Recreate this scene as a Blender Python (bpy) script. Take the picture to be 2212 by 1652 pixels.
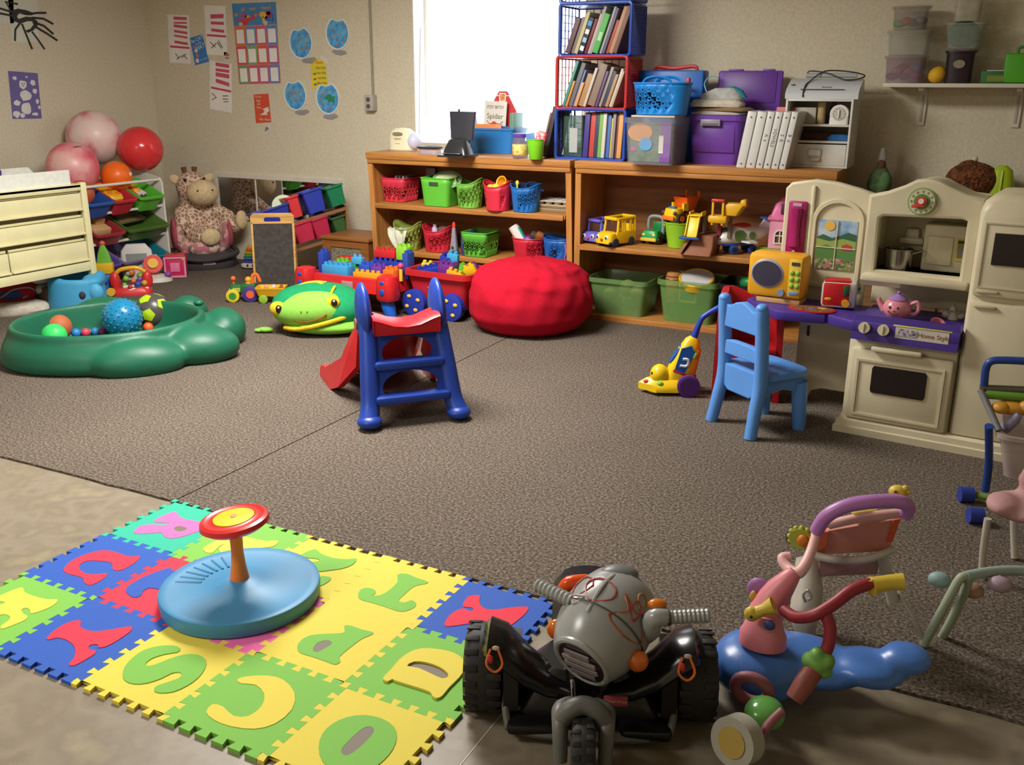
import bpy, bmesh, math, random
from mathutils import Vector, Matrix, Euler
random.seed(7)
for o in list(bpy.data.objects): bpy.data.objects.remove(o)
SC = bpy.context.scene
COL = SC.collection
PI = math.pi

# ------------------------------------------------------------------ camera
FPX, YAW, PITCH, ROLL, CAMH = 2064.75, 0.469861, 0.302736, -0.00398260, 1.447114
fw = Vector((-math.sin(YAW)*math.cos(PITCH), math.cos(YAW)*math.cos(PITCH), -math.sin(PITCH)))
rt = Vector((math.cos(YAW), math.sin(YAW), 0))
dn = fw.cross(rt)
cr, sr = math.cos(ROLL), math.sin(ROLL)
RT = cr*rt + sr*dn
DN = -sr*rt + cr*dn
FW = fw
cam = bpy.data.cameras.new('camera')
camo = bpy.data.objects.new('camera', cam)
COL.objects.link(camo)
camo.matrix_world = Matrix(((RT.x, -DN.x, -FW.x, 0), (RT.y, -DN.y, -FW.y, 0), (RT.z, -DN.z, -FW.z, CAMH), (0, 0, 0, 1)))
cam.sensor_width = 36
cam.lens = FPX/2212*36
cam.clip_start = .05
SC.camera = camo
CP = Vector((0, 0, CAMH))

# ------------------------------------------------------------------ world, lights, exposure
wd = bpy.data.worlds.new('world'); SC.world = wd
wd.use_nodes = True
wd.node_tree.nodes['Background'].inputs[0].default_value = (.86, .93, 1, 1)
wd.node_tree.nodes['Background'].inputs[1].default_value = 5.0
def area(name, loc, rot, sx, sy, power, col):
    l = bpy.data.lights.new(name, 'AREA'); l.shape = 'RECTANGLE'; l.size = sx; l.size_y = sy
    l.energy = power; l.color = col
    o = bpy.data.objects.new(name, l); COL.objects.link(o); o.location = loc; o.rotation_euler = rot
    return o
area('ceiling_lamp', (-2.9, 3.5, 2.42), (0, 0, 0), 1.3, .8, 165, (1, .965, .90))
area('ceiling_lamp_entry', (-2.9, .2, 2.42), (0, 0, 0), 1.1, .7, 58, (1, .965, .90))
SC.view_settings.view_transform = 'Standard'
SC.view_settings.look = 'None'
SC.view_settings.gamma = 1
SC.view_settings.use_curve_mapping = False
SC.view_settings.exposure = 0.08

# ------------------------------------------------------------------ from measured sight lines to metres
def ray(px, py): return RT*((px-1106)/FPX) + DN*((py-826)/FPX) + FW
def PZ(px, py, z=0.):
    d = ray(px, py); return CP + d*((z-CAMH)/d.z)
def PY(px, py, Y):
    d = ray(px, py); return CP + d*(Y/d.y)
def PX(px, py, X):
    d = ray(px, py); return CP + d*(X/d.x)
def MP(pt):  # metres per photo pixel at a point
    return (Vector(pt)-CP).dot(FW)/FPX

# ------------------------------------------------------------------ materials
def lin(h):
    if not isinstance(h, str): return tuple(h)
    h = h.lstrip('#'); v = [int(h[i:i+2], 16)/255 for i in (0, 2, 4)]
    return tuple(c/12.92 if c <= .04045 else ((c+.055)/1.055)**2.4 for c in v)
_M = {}
def mt(col, r=.4, kind='plastic', **k):
    key = (col if isinstance(col, str) else tuple(col), r, kind, str(sorted(k.items())))
    if key in _M: return _M[key]
    m = bpy.data.materials.new(kind+'_'+str(col).strip('#')); m.use_nodes = True
    nt = m.node_tree; N = nt.nodes; L = nt.links; b = N['Principled BSDF']
    c = lin(col)
    b.inputs['Roughness'].default_value = r
    b.inputs['Specular IOR Level'].default_value = k.get('spec', .4)
    tc = N.new('ShaderNodeTexCoord')
    def noise(scale, det=3, vec=None):
        n = N.new('ShaderNodeTexNoise'); n.inputs['Scale'].default_value = scale; n.inputs['Detail'].default_value = det
        L.new(vec or tc.outputs['Object'], n.inputs['Vector']); return n
    def ramp(src, stops):
        q = N.new('ShaderNodeValToRGB'); e = q.color_ramp.elements
        while len(e) < len(stops): e.new(.5)
        for i, (p, cc) in enumerate(stops): e[i].position = p; e[i].color = (*cc, 1)
        L.new(src, q.inputs['Fac']); return q
    def bump(src, st, dist=.002):
        q = N.new('ShaderNodeBump'); q.inputs['Strength'].default_value = st; q.inputs['Distance'].default_value = dist
        L.new(src, q.inputs['Height']); L.new(q.outputs['Normal'], b.inputs['Normal'])
    def sh(f): return tuple(max(0, min(1, x*f)) for x in c)
    if kind == 'plastic':
        n = noise(k.get('sc', 6)); v = k.get('var', .06)
        q = ramp(n.outputs['Fac'], [(.3, sh(1-v)), (.7, sh(1+v))]); L.new(q.outputs[0], b.inputs['Base Color'])
        if k.get('bump'):
            n2 = noise(k.get('bsc', 180)); bump(n2.outputs['Fac'], k['bump'], .001)
    elif kind == 'fabric':
        n = noise(k.get('sc', 40), 5); v = k.get('var', .14)
        q = ramp(n.outputs['Fac'], [(.3, sh(1-v)), (.7, sh(1+v))]); L.new(q.outputs[0], b.inputs['Base Color'])
        n2 = noise(k.get('bsc', 350), 2); bump(n2.outputs['Fac'], k.get('bump', .4), .002)
        b.inputs['Specular IOR Level'].default_value = .15
    elif kind == 'wood':
        mp = N.new('ShaderNodeMapping'); mp.inputs['Scale'].default_value = k.get('stretch', (1.2, 22, 22))
        L.new(tc.outputs['Object'], mp.inputs['Vector'])
        n = noise(3, 6, mp.outputs['Vector'])
        q = ramp(n.outputs['Fac'], [(.25, sh(.62)), (.5, c), (.75, sh(1.22))]); L.new(q.outputs[0], b.inputs['Base Color'])
        bump(n.outputs['Fac'], .15, .001)
    elif kind == 'metal':
        b.inputs['Metallic'].default_value = 1; n = noise(20)
        q = ramp(n.outputs['Fac'], [(.3, sh(.93)), (.7, sh(1.05))]); L.new(q.outputs[0], b.inputs['Base Color'])
    elif kind == 'mirror':
        b.inputs['Metallic'].default_value = 1; b.inputs['Base Color'].default_value = (*c, 1)
        n = noise(8); q = N.new('ShaderNodeMath'); q.operation = 'MULTIPLY'; q.inputs[1].default_value = .03
        L.new(n.outputs['Fac'], q.inputs[0]); L.new(q.outputs[0], b.inputs['Roughness'])
    elif kind == 'clear':
        n = noise(9); q = ramp(n.outputs['Fac'], [(.3, sh(.94)), (.7, sh(1.05))]); L.new(q.outputs[0], b.inputs['Base Color'])
        t = N.new('ShaderNodeBsdfTransparent'); t.inputs[0].default_value = (*lin(k.get('tint', '#ffffff')), 1)
        mx = N.new('ShaderNodeMixShader'); mx.inputs[0].default_value = k.get('a', .4)
        L.new(t.outputs[0], mx.inputs[1]); L.new(b.outputs[0], mx.inputs[2]); L.new(mx.outputs[0], N['Material Output'].inputs[0])
    elif kind == 'speckle':   # several colours in patches: cells or clouds
        cols = [lin(x) for x in k['cols']]
        if k.get('cells'):
            n = N.new('ShaderNodeTexVoronoi'); n.inputs['Scale'].default_value = k['cells']; L.new(tc.outputs['Object'], n.inputs['Vector'])
            if k.get('edge'):
                n.feature = 'DISTANCE_TO_EDGE'; src = n.outputs['Distance']
                q = ramp(src, [(k['edge']*.7, cols[0]), (k['edge'], cols[1])])
            else:
                sp = N.new('ShaderNodeSeparateColor'); L.new(n.outputs['Color'], sp.inputs[0])
                q = ramp(sp.outputs[0], [(i/len(cols), x) for i, x in enumerate(cols)]); q.color_ramp.interpolation = 'CONSTANT'
        else:
            n = noise(k.get('sc', 20), k.get('det', 3)); a = k.get('lo', .35); w = k.get('hi', .65)
            q = ramp(n.outputs['Fac'], [(a+(w-a)*i/(len(cols)-1), x) for i, x in enumerate(cols)])
        L.new(q.outputs[0], b.inputs['Base Color'])
        if k.get('bump'):
            n2 = noise(k.get('bsc', 300), 2); bump(n2.outputs['Fac'], k['bump'], k.get('bd', .002))
    elif kind == 'carpet':
        cols = [lin(x) for x in k['cols']]
        n = noise(k.get('sc', 110), 4); q = ramp(n.outputs['Fac'], [(.32, cols[0]), (.5, cols[1]), (.68, cols[2])])
        n3 = noise(1.3, 3); q3 = ramp(n3.outputs['Fac'], [(.3, (.90,)*3), (.7, (1.08,)*3)])
        mx = N.new('ShaderNodeMix'); mx.data_type = 'RGBA'; mx.blend_type = 'MULTIPLY'; mx.inputs[0].default_value = 1
        L.new(q.outputs[0], mx.inputs[6]); L.new(q3.outputs[0], mx.inputs[7]); L.new(mx.outputs[2], b.inputs['Base Color'])
        n2 = noise(k.get('bsc', 120), 2); bump(n2.outputs['Fac'], .9, .006)
        b.inputs['Specular IOR Level'].default_value = .1
    elif kind == 'emit':
        b.inputs['Emission Color'].default_value = (*c, 1); b.inputs['Emission Strength'].default_value = k.get('e', 1)
        b.inputs['Base Color'].default_value = (*c, 1)
    _M[key] = m
    return m
def fab(c, **k): return mt(c, .95, 'fabric', **k)
def clr(c, a=.35, r=.2, **k): return mt(c, r, 'clear', a=a, **k)

# ------------------------------------------------------------------ geometry
def rr(w, d, r, z, n=3, cx=0, cy=0):     # rounded rectangle loop
    r = min(r, w/2-1e-4, d/2-1e-4); o = []
    for sx, sy, a0 in ((1, -1, -PI/2), (1, 1, 0), (-1, 1, PI/2), (-1, -1, PI)):
        for i in range(n+1):
            a = a0+PI/2*i/n
            o.append(Vector((cx+sx*(w/2-r)+r*math.cos(a), cy+sy*(d/2-r)+r*math.sin(a), z)))
    return o
def el(a, b, z, n=20, e=2., cx=0, cy=0):  # (super)ellipse loop
    o = []
    for i in range(n):
        t = 2*PI*i/n; c, s = math.cos(t), math.sin(t)
        o.append(Vector((cx+a*math.copysign(abs(c)**(2/e), c), cy+b*math.copysign(abs(s)**(2/e), s), z)))
    return o
def cat(pts, k=6, closed=False):        # Catmull-Rom smoothing
    pts = [Vector(p) for p in pts]; n = len(pts); o = []
    for i in range(n if closed else n-1):
        if closed: a, b, c, d = pts[i-1], pts[i], pts[(i+1) % n], pts[(i+2) % n]
        else: a, b, c, d = pts[max(i-1, 0)], pts[i], pts[i+1], pts[min(i+2, n-1)]
        for j in range(k):
            t = j/k
            o.append(.5*((2*b)+(c-a)*t+(2*a-5*b+4*c-d)*t*t+(3*b-a-3*c+d)*t**3))
    if not closed: o.append(pts[-1])
    return o
def RM(rx=0, ry=0, rz=0, loc=(0, 0, 0)):
    return Matrix.Translation(Vector(loc)) @ Euler((rx, ry, rz)).to_matrix().to_4x4()
class G:
    def __init__(s): s.bm = bmesh.new()
    def loft(s, loops, cap=True, close=True, m=None, ring=False):
        R = [[s.bm.verts.new((m @ v) if m else v) for v in lp] for lp in loops]
        n = len(R[0])
        for i in range(len(R) if ring else len(R)-1):
            A, B = R[i], R[(i+1) % len(R)]
            for j in range(n if close else n-1):
                k = (j+1) % n
                try: s.bm.faces.new((A[j], A[k], B[k], B[j]))
                except ValueError: pass
        if cap and not ring:
            s.bm.faces.new(list(reversed(R[0]))); s.bm.faces.new(R[-1])
        return s
    def box(s, c, d, b=0, m=None, seg=2):
        t = bmesh.new(); bmesh.ops.create_cube(t, size=1)
        bmesh.ops.scale(t, vec=d, verts=t.verts)
        if b: bmesh.ops.bevel(t, geom=t.edges[:], offset=min(b, min(d)*.49), segments=seg, affect='EDGES', profile=.5)
        bmesh.ops.translate(t, vec=c, verts=t.verts)
        return s.add(t, m)
    def add(s, t, m=None):
        me = bpy.data.meshes.new('t')
        if m: bmesh.ops.transform(t, matrix=m, verts=t.verts)
        t.to_mesh(me); t.free(); s.bm.from_mesh(me); bpy.data.meshes.remove(me); return s
    def addmesh(s, me, m=None):
        t = bmesh.new(); t.from_mesh(me); return s.add(t, m)
    def cyl(s, p, q, r, r2=None, n=14):
        p, q = Vector(p), Vector(q); r2 = r if r2 is None else r2
        z = (q-p).normalized(); x = z.orthogonal().normalized(); y = z.cross(x)
        return s.loft([[c+x*(rad*math.cos(2*PI*i/n))+y*(rad*math.sin(2*PI*i/n)) for i in range(n)] for c, rad in ((p, r), (q, r2))])
    def lathe(s, prof, c=(0, 0, 0), n=24, m=None, sy=1, ring=False):
        c = Vector(c)
        return s.loft([[c+Vector((max(r, 1e-4)*math.cos(2*PI*i/n), sy*max(r, 1e-4)*math.sin(2*PI*i/n), z)) for i in range(n)] for r, z in prof], m=m, ring=ring)
    def sph(s, c, r, u=18, v=10, m=None):
        if not hasattr(r, '__len__'): r = (r, r, r)
        t = bmesh.new(); bmesh.ops.create_uvsphere(t, u_segments=u, v_segments=v, radius=1)
        bmesh.ops.scale(t, vec=r, verts=t.verts); 
        if m: bmesh.ops.transform(t, matrix=m, verts=t.verts)
        bmesh.ops.translate(t, vec=c, verts=t.verts); return s.add(t)
    def tube(s, pts, r, n=8, k=0, closed=False, flat=1.):
        pts = cat(pts, k, closed) if k else [Vector(p) for p in pts]
        N = len(pts)
        if hasattr(r, '__len__'):
            rs = []
            for i in range(N):
                f = i/(N-1)*(len(r)-1); a = int(min(f, len(r)-2)); rs.append(r[a]+(r[a+1]-r[a])*(f-a))
        else: rs = [r]*N
        x = None; loops = []
        for i, p in enumerate(pts):
            t = (pts[(i+1) % N]-pts[i-1]) if closed else (pts[min(i+1, N-1)]-pts[max(i-1, 0)])
            t.normalize()
            x = t.orthogonal().normalized() if x is None else (x-t*x.dot(t)).normalized()
            y = t.cross(x)
            loops.append([p+x*(rs[i]*math.cos(2*PI*j/n))+y*(flat*rs[i]*math.sin(2*PI*j/n)) for j in range(n)])
        return s.loft(loops, ring=closed)
    def plate(s, polys, d, m=None, bev=0):   # outlines (with holes) in XY, thickness d along Z from 0 up
        cu = bpy.data.curves.new('t', 'CURVE'); cu.dimensions = '2D'; cu.fill_mode = 'BOTH'; cu.extrude = d/2-bev; cu.bevel_depth = bev
        cu.bevel_resolution = 1
        for p in polys:
            sp = cu.splines.new('POLY'); sp.points.add(len(p)-1); sp.use_cyclic_u = True
            for i, q in enumerate(p): sp.points[i].co = (q[0], q[1], 0, 1)
        return s._curve(cu, Matrix.Translation((0, 0, d/2)), m)
    def text(s, body, size, d=.001, m=None, off=0, ax='CENTER', sp=1):
        cu = bpy.data.curves.new('t', 'FONT'); cu.body = body; cu.size = size; cu.extrude = d/2; cu.offset = off
        cu.align_x = ax; cu.align_y = 'CENTER'; cu.resolution_u = 3; cu.space_line = sp
        return s._curve(cu, Matrix.Translation((0, 0, d/2)), m)
    def _curve(s, cu, m0, m):
        o = bpy.data.objects.new('t', cu); COL.objects.link(o)
        me = bpy.data.meshes.new_from_object(o.evaluated_get(bpy.context.evaluated_depsgraph_get()))
        bpy.data.objects.remove(o); bpy.data.curves.remove(cu)
        s.addmesh(me, (m @ m0) if m else m0); bpy.data.meshes.remove(me); return s
    def mesh(s, ang=40):
        bmesh.ops.recalc_face_normals(s.bm, faces=s.bm.faces)
        for f in s.bm.faces: f.smooth = True
        me = bpy.data.meshes.new('m'); s.bm.to_mesh(me); s.bm.free(); me.set_sharp_from_angle(angle=math.radians(ang)); return me
    def fuse(s, vox, it=6, ang=80):          # melt the collected solids into one continuous skin
        me = s.mesh(180); o = bpy.data.objects.new('t', me); COL.objects.link(o)
        r = o.modifiers.new('r', 'REMESH'); r.mode = 'VOXEL'; r.voxel_size = vox
        q = o.modifiers.new('s', 'SMOOTH'); q.iterations = it; q.factor = .5
        out = bpy.data.meshes.new_from_object(o.evaluated_get(bpy.context.evaluated_depsgraph_get()))
        bpy.data.objects.remove(o); bpy.data.meshes.remove(me)
        for f in out.polygons: f.use_smooth = True
        return out
XZ = Matrix.Rotation(PI/2, 4, 'X')            # XY drawing stood upright, facing -Y
def obj(name, g, m, parent=None, loc=None, ang=40, label=None, kind=None, rot=None):
    me = g.mesh(ang) if isinstance(g, G) else g
    if not me.materials: me.materials.append(m)
    o = bpy.data.objects.new(name, me); COL.objects.link(o)
    if parent: o.parent = parent
    if loc is not None: o.location = loc
    if rot is not None: o.rotation_euler = rot
    if label: o['label'] = label
    if kind: o['kind'] = kind
    return o
def tag(o, label, category, group=None):
    o['label'] = label; o['category'] = category
    if group: o['group'] = group
    return o
def T(name, label, category, loc, rz=0, group=None, rot=None):
    o = bpy.data.objects.new(name, None); COL.objects.link(o); o.empty_display_size = .05
    o.location = loc; o.rotation_euler = rot or (0, 0, rz)
    return tag(o, label, category, group)
def copy_tree(o, parent=None):
    c = o.copy(); COL.objects.link(c)
    if parent: c.parent = parent
    for ch in list(o.children): copy_tree(ch, c)
    return c
def tub(g, bw, bd, tw, td, h, t=.004, r=.02, rim=.008, m=None, z0=0, lip=.012):   # open box bin with a lip
    g.loft([rr(bw, bd, r, z0), rr(tw, td, r, z0+h-lip), rr(tw+2*rim, td+2*rim, r+rim, z0+h-lip), rr(tw+2*rim, td+2*rim, r+rim, z0+h),
            rr(tw-2*t, td-2*t, r, z0+h), rr(bw-2*t, bd-2*t, r, z0+t)], m=m)
    return g
ORD = ['first', 'second', 'third', 'fourth', 'fifth', 'sixth', 'seventh', 'eighth', 'ninth', 'tenth', 'eleventh', 'twelfth', 'thirteenth', 'fourteenth', 'fifteenth', 'sixteenth']
def FR(l, t, r, b, Y):   # rectangle seen on a plane facing the room: x0, x1, z0, z1
    m = (l+r)/2; n = (t+b)/2
    return PY(l, n, Y).x, PY(r, n, Y).x, PY(m, b, Y).z, PY(m, t, Y).z
# ================================================================== the room
XL, YB, XR, YF, ZC = -6.6, 6.22, 1.9, -1.0, 2.45
CED = 2.28                       # where the carpet begins
WALL = mt('#AFA38C', .85, 'speckle', cols=['#D0C7AF', '#DAD1BA'], sc=60, bump=.1, bsc=160, bd=.002)
def struct(name, g, m, parent=None):
    o = obj(name, g, m, parent); o['kind'] = 'structure'; return o
# floor: sheet vinyl in front, two widths of carpet behind
fl = struct('floor', G().box(((XL+XR)/2, (YF+YB)/2, -.06), (XR-XL+.2, YB-YF+.2, .08)), mt('#6B6259', .9))
VIN = mt('#857A69', .42, 'speckle', cols=['#766B5B', '#8A7F6E', '#7E7363', '#93886F'], sc=7, det=9, lo=.3, hi=.7, bump=.12, bsc=30)
obj('vinyl_sheet', G().box(((XL-.91)/2-.0015, (YF+CED)/2, -.014), (-.91-XL-.003, CED-YF, .012)), VIN, fl)
obj('vinyl_sheet', G().box(((XR-.91)/2+.0015, (YF+CED)/2, -.014), (XR+.91-.003, CED-YF, .012)), VIN, fl)
obj('seam_strip', G().box((-.91, (YF+CED)/2, -.0125), (.004, CED-YF, .010)), mt('#B9B09C', .5), fl, label='pale joint line in the vinyl')
CARP = mt('#6E5D50', .95, 'carpet', cols=['#413932', '#635950', '#877B6E'], sc=105)
SEAM = -2.53
def carpet(x0, x1):
    g = G(); random.seed(3)
    n = 60; lo = [Vector((x0+(x1-x0)*i/n, CED+random.uniform(-.004, .004), 0)) for i in range(n+1)]
    g.loft([[Vector((v.x, v.y, -.02)) for v in lo]+[Vector((x1, YB, -.02)), Vector((x0, YB, -.02))],
            lo+[Vector((x1, YB, 0)), Vector((x0, YB, 0))]])
    return g
obj('carpet', carpet(XL, SEAM-.003), CARP, fl)
obj('carpet', carpet(SEAM+.003, XR), CARP, fl)
# walls
WX0, WX1, WZ0, WZ1 = PY(894, 150, YB).x, -2.62, 1.02, 2.2
g = G(); th = .2
g.box(((XL-th+WX0)/2, YB+th/2, ZC/2), (WX0-XL+th, th, ZC)); g.box(((WX1+XR)/2, YB+th/2, ZC/2), (XR-WX1, th, ZC))
g.box(((WX0+WX1)/2, YB+th/2, WZ0/2), (WX1-WX0, th, WZ0)); g.box(((WX0+WX1)/2, YB+th/2, (WZ1+ZC)/2), (WX1-WX0, th, ZC-WZ1))
struct('wall_back', g, WALL)
struct('wall_left', G().box((XL-th/2, (YF+YB)/2, ZC/2), (th, YB-YF, ZC)), WALL)
struct('wall_right', G().box((XR+th/2, (YF+YB)/2, ZC/2), (th, YB-YF, ZC)), WALL)
struct('wall_front', G().box(((XL+XR)/2, YF-th/2, ZC/2), (XR-XL+2*th, th, ZC)), WALL)
struct('ceiling', G().box(((XL+XR)/2, (YF+YB)/2, ZC+.05), (XR-XL+2*th, YB-YF+2*th, .1)), mt('#D8D2C4', .9))
g = G(); wc = (WX0+WX1)/2; ww = WX1-WX0; wh = WZ1-WZ0
for x in (WX0+.0175, WX1-.0175): g.box((x, YB+.17, (WZ0+WZ1)/2), (.035, .05, wh), .004)
for z in (WZ0+.0175, WZ1-.0175): g.box((wc, YB+.17, z), (ww-.06, .05, .035), .004)
wn = struct('window_1', g, mt('#EDEBE6', .4))
obj('window_pane', G().box((wc, YB+.175, (WZ0+WZ1)/2), (ww-.06, .006, wh-.06)), clr('#F5FAFF', .06, .02), wn)
for x in (WX0+.004, WX1-.004): obj('reveal_board', G().box((x, YB+.072, (WZ0+WZ1)/2), (.008, .146, wh)), mt('#F2F0EC', .5), wn)
obj('window_sill', G().box((wc, YB+.07, WZ0+.006), (ww-.02, .15, .012), .003), mt('#E8E4DA', .4), wn)
a = PY(906, 300, YB-.02); b = PY(916, 150, YB-.02)
obj('blind_wand', G().cyl(a, PY(908, 60, YB-.02), .005), mt('#D9DCE0', .3), wn)
# conduit and outlet box on the back wall
t = T('electrical_outlet', 'grey metal outlet box with a thin conduit running up the back wall', 'outlet', PY(806, 222, YB))
x = 0
obj('junction_box', G().box((0, -.03, 0), (.075, .06, .115), .006), mt('#A9A39A', .45), t)
obj('cover_plate', G().box((0, -.0615, 0), (.07, .004, .11), .0015), mt('#B4AEA6', .4), t)
for z in (-.024, .024): obj('socket', G().cyl((0, -.064, z), (0, -.067, z), .017, n=18), mt('#57524E', .4), t)
obj('conduit', G().cyl((.012, -.015, .055), (.012, -.015, ZC-PY(806, 222, YB).z-.002), .0085, n=10), mt('#9A917F', .6), t)
obj('strap', G().box((.012, -.013, .75), (.04, .026, .015), .003), mt('#9A917F', .6), t)

# ================================================================== foam letter mat
MX, MY, MA, TS = -2.522, 2.2772, -.00948, .305
YEL, GRN, BLU, RED, PNK, TEA = '#D8C64E', '#78B44C', '#2F58B0', '#D8344A', '#E46BAA', '#33AE92'
def edge(n=6, amp=.018):      # one jigsaw side along +x from 0 to TS (outward = -y), first tab sign alternates
    o = []
    w = TS/n/2
    for i in range(n):
        x = TS*i/n
        o += [(x+w*.5, 0), (x+w*.28, -1), (x+w*1.72, -1), (x+w*1.5, 0)]
    return o
def tile_outline(s):      # s = +1: gaps start the side, -1: tabs start it; neighbours carry the opposite sign and interlock
    h = TS; o = []; A = .021
    P = [((0, 0), (1, 0)), ((h, 0), (0, 1)), ((h, h), (-1, 0)), ((0, h), (0, -1))]
    for p, d in P:
        nx, ny = d[1], -d[0]; q = -A/2*s
        o.append((p[0]+(nx-d[0])*q, p[1]+(ny-d[1])*q))
        for x, e in edge():
            k = q-e*A*s
            o.append((p[0]+d[0]*x+nx*k, p[1]+d[1]*x+ny*k))
    return o
def tr(ox, oy, sc, pts):   # outline read off the photo, laid down on the mat's own surface, in mat coordinates
    ca, sa = math.cos(MA), math.sin(MA); o = []
    for x, y in pts:
        p = PZ(ox+x/sc, oy+y/sc, .004); dx, dy = p.x-MX, p.y-MY
        o.append((dx*ca+dy*sa, -dx*sa+dy*ca))
    return o
def A_(*p): return tr(0, 1070, 3.568, p)
def B_(*p): return tr(560, 1130, 3.165, p)
def C_(*p): return tr(0, 960, 1.784, p)
LETTERS = {
 (0,0): [A_((1030,285),(1060,245),(1110,225),(1190,222),(1260,228),(1305,215),(1260,208),(1190,205),(1205,180),(1330,125),(1370,140),(1385,165),(1450,185),(1550,200),(1600,200),(1560,265),(1480,290),(1430,310),(1340,330),(1270,320),(1245,285),(1180,290),(1080,296)), A_((1340,255),(1375,235),(1440,250),(1420,270),(1370,278))],
 (0,1): [A_((490,570),(540,510),(640,460),(760,425),(850,425),(920,445),(1000,470),(1078,465),(1060,500),(990,550),(920,578),(870,570),(868,540),(850,515),(780,505),(700,500),(640,515),(608,545),(625,580),(680,605),(760,605),(825,598),(810,630),(750,670),(690,690),(650,670),(645,640),(600,620),(520,600))],
 (1,1): [A_((970,735),(985,700),(1030,670),(1100,630),(1200,590),(1310,555),(1330,580),(1390,575),(1430,620),(1400,700),(1330,760),(1260,770),(1240,725),(1150,712),(1105,735),(1085,770),(1040,785),(1000,770))],
 (0,2): [A_((0,770),(165,705),(190,745),(280,780),(370,800),(445,800),(420,840),(340,880),(240,910),(232,880),(200,865),(165,880),(180,910),(215,930),(190,960),(110,995),(15,1028),(10,1000),(70,960),(75,930),(40,915),(0,920),(-60,940),(-150,980),(-240,930),(-140,850),(-30,845),(0,840),(40,825),(0,812),(-70,800))],
 (1,2): [A_((360,1095),(430,1030),(520,980),(600,960),(625,975),(618,1010),(680,1040),(760,1045),(870,1030),(980,1010),(1020,1015),(1000,1050),(900,1120),(810,1165),(750,1170),(765,1155),(735,1145),(690,1155),(685,1180),(735,1195),(730,1220),(650,1270),(570,1310),(530,1300),(570,1250),(580,1200),(565,1150),(510,1110),(440,1095),(380,1110))],
 (2,2): [A_((945,1380),(960,1320),(1020,1250),(1110,1190),(1220,1160),(1330,1155),(1388,1175),(1370,1205),(1280,1220),(1180,1250),(1125,1290),(1130,1312),(1200,1300),(1300,1260),(1420,1225),(1520,1225),(1585,1265),(1580,1330),(1530,1400),(1450,1460),(1340,1510),(1240,1520),(1190,1505),(1200,1470),(1270,1445),(1370,1410),(1400,1380),(1380,1360),(1320,1370),(1240,1410),(1130,1445),(1030,1450),(965,1425))],
 (1,0): [A_((1565,410),(1600,380),(1680,340),(1760,305),(1850,310),(1950,330),(2050,350),(2145,348),(2120,385),(2060,400),(1960,410),(1850,460),(1760,470),(1700,440),(1690,400),(1730,375),(1690,390),(1640,440),(1590,438))],
 (2,0): [B_((285,215),(380,175),(420,205),(500,235),(600,245),(665,240),(640,280),(560,310),(400,330),(360,330),(350,268),(415,258),(390,240),(330,235)), B_((380,365),(490,368),(470,400),(410,430),(340,440))],
 (3,0): [B_((675,490),(690,455),(740,440),(790,455),(795,480),(770,495),(830,490),(890,455),(945,400),(945,350),(1010,345),(1070,370),(1155,400),(1130,415),(1060,430),(1000,480),(950,530),(1000,540),(1040,525),(1072,545),(1060,575),(1000,600),(940,598),(860,570),(760,540),(690,520))],
 (4,0): [B_((1265,685),(1310,620),(1390,580),(1440,600),(1465,590),(1450,575),(1400,570),(1395,545),(1430,500),(1490,490),(1510,500),(1505,540),(1530,575),(1600,590),(1720,575),(1835,570),(1825,610),(1770,660),(1690,720),(1620,760),(1560,720),(1540,690),(1480,680),(1400,690),(1290,705))],
 (3,1): [B_((258,845),(285,800),(350,765),(460,755),(560,750),(585,735),(580,700),(630,700),(700,725),(780,745),(760,765),(700,790),(620,850),(550,910),(555,945),(520,965),(460,945),(360,910),(280,885)), B_((368,855),(400,815),(460,800),(495,810),(490,830),(440,860),(400,880),(372,875))],
 (4,1): [B_((845,1070),(900,1010),(960,940),(1030,890),(1110,865),(1220,870),(1330,895),(1400,945),(1405,1000),(1370,1060),(1300,1130),(1250,1190),(1210,1205),(1180,1185),(1165,1160),(1060,1125),(930,1085),(910,1075),(880,1090)), B_((1010,985),(1060,955),(1140,960),(1230,990),(1285,1030),(1290,1060),(1250,1070),(1190,1045),(1090,1000))],
 (4,2): [B_((405,1530),(430,1440),(500,1370),(600,1325),(720,1310),(840,1335),(920,1390),(940,1460),(915,1540),(850,1620),(760,1680),(640,1710),(510,1690),(430,1620)), B_((560,1560),(580,1520),(660,1440),(720,1395),(770,1392),(785,1420),(760,1460),(690,1530),(620,1580),(580,1585))],
 (3,2): [C_((795,1030),(820,1000),(860,1010),(900,1045),(960,1045),(1010,1005),(1018,960),(985,925),(930,920),(915,905),(950,893),(1030,890),(1090,905),(1135,955),(1125,1020),(1060,1075),(980,1095),(890,1085),(825,1060))],
 (2,1): [[(2*TS+a*.1+.15, -2*TS+b*.1+.15) for a, b in ((-.9,-.9),(-.2,-.9),(-.2,-.2),(.2,-.2),(.2,-.9),(.9,-.9),(.9,.9),(.2,.9),(.2,.2),(-.2,.2),(-.2,.9),(-.9,.9))]],
}
def sm(q): return [(v.x, v.y) for v in cat([(x, y, 0) for x, y in q], 2, True)]
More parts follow.
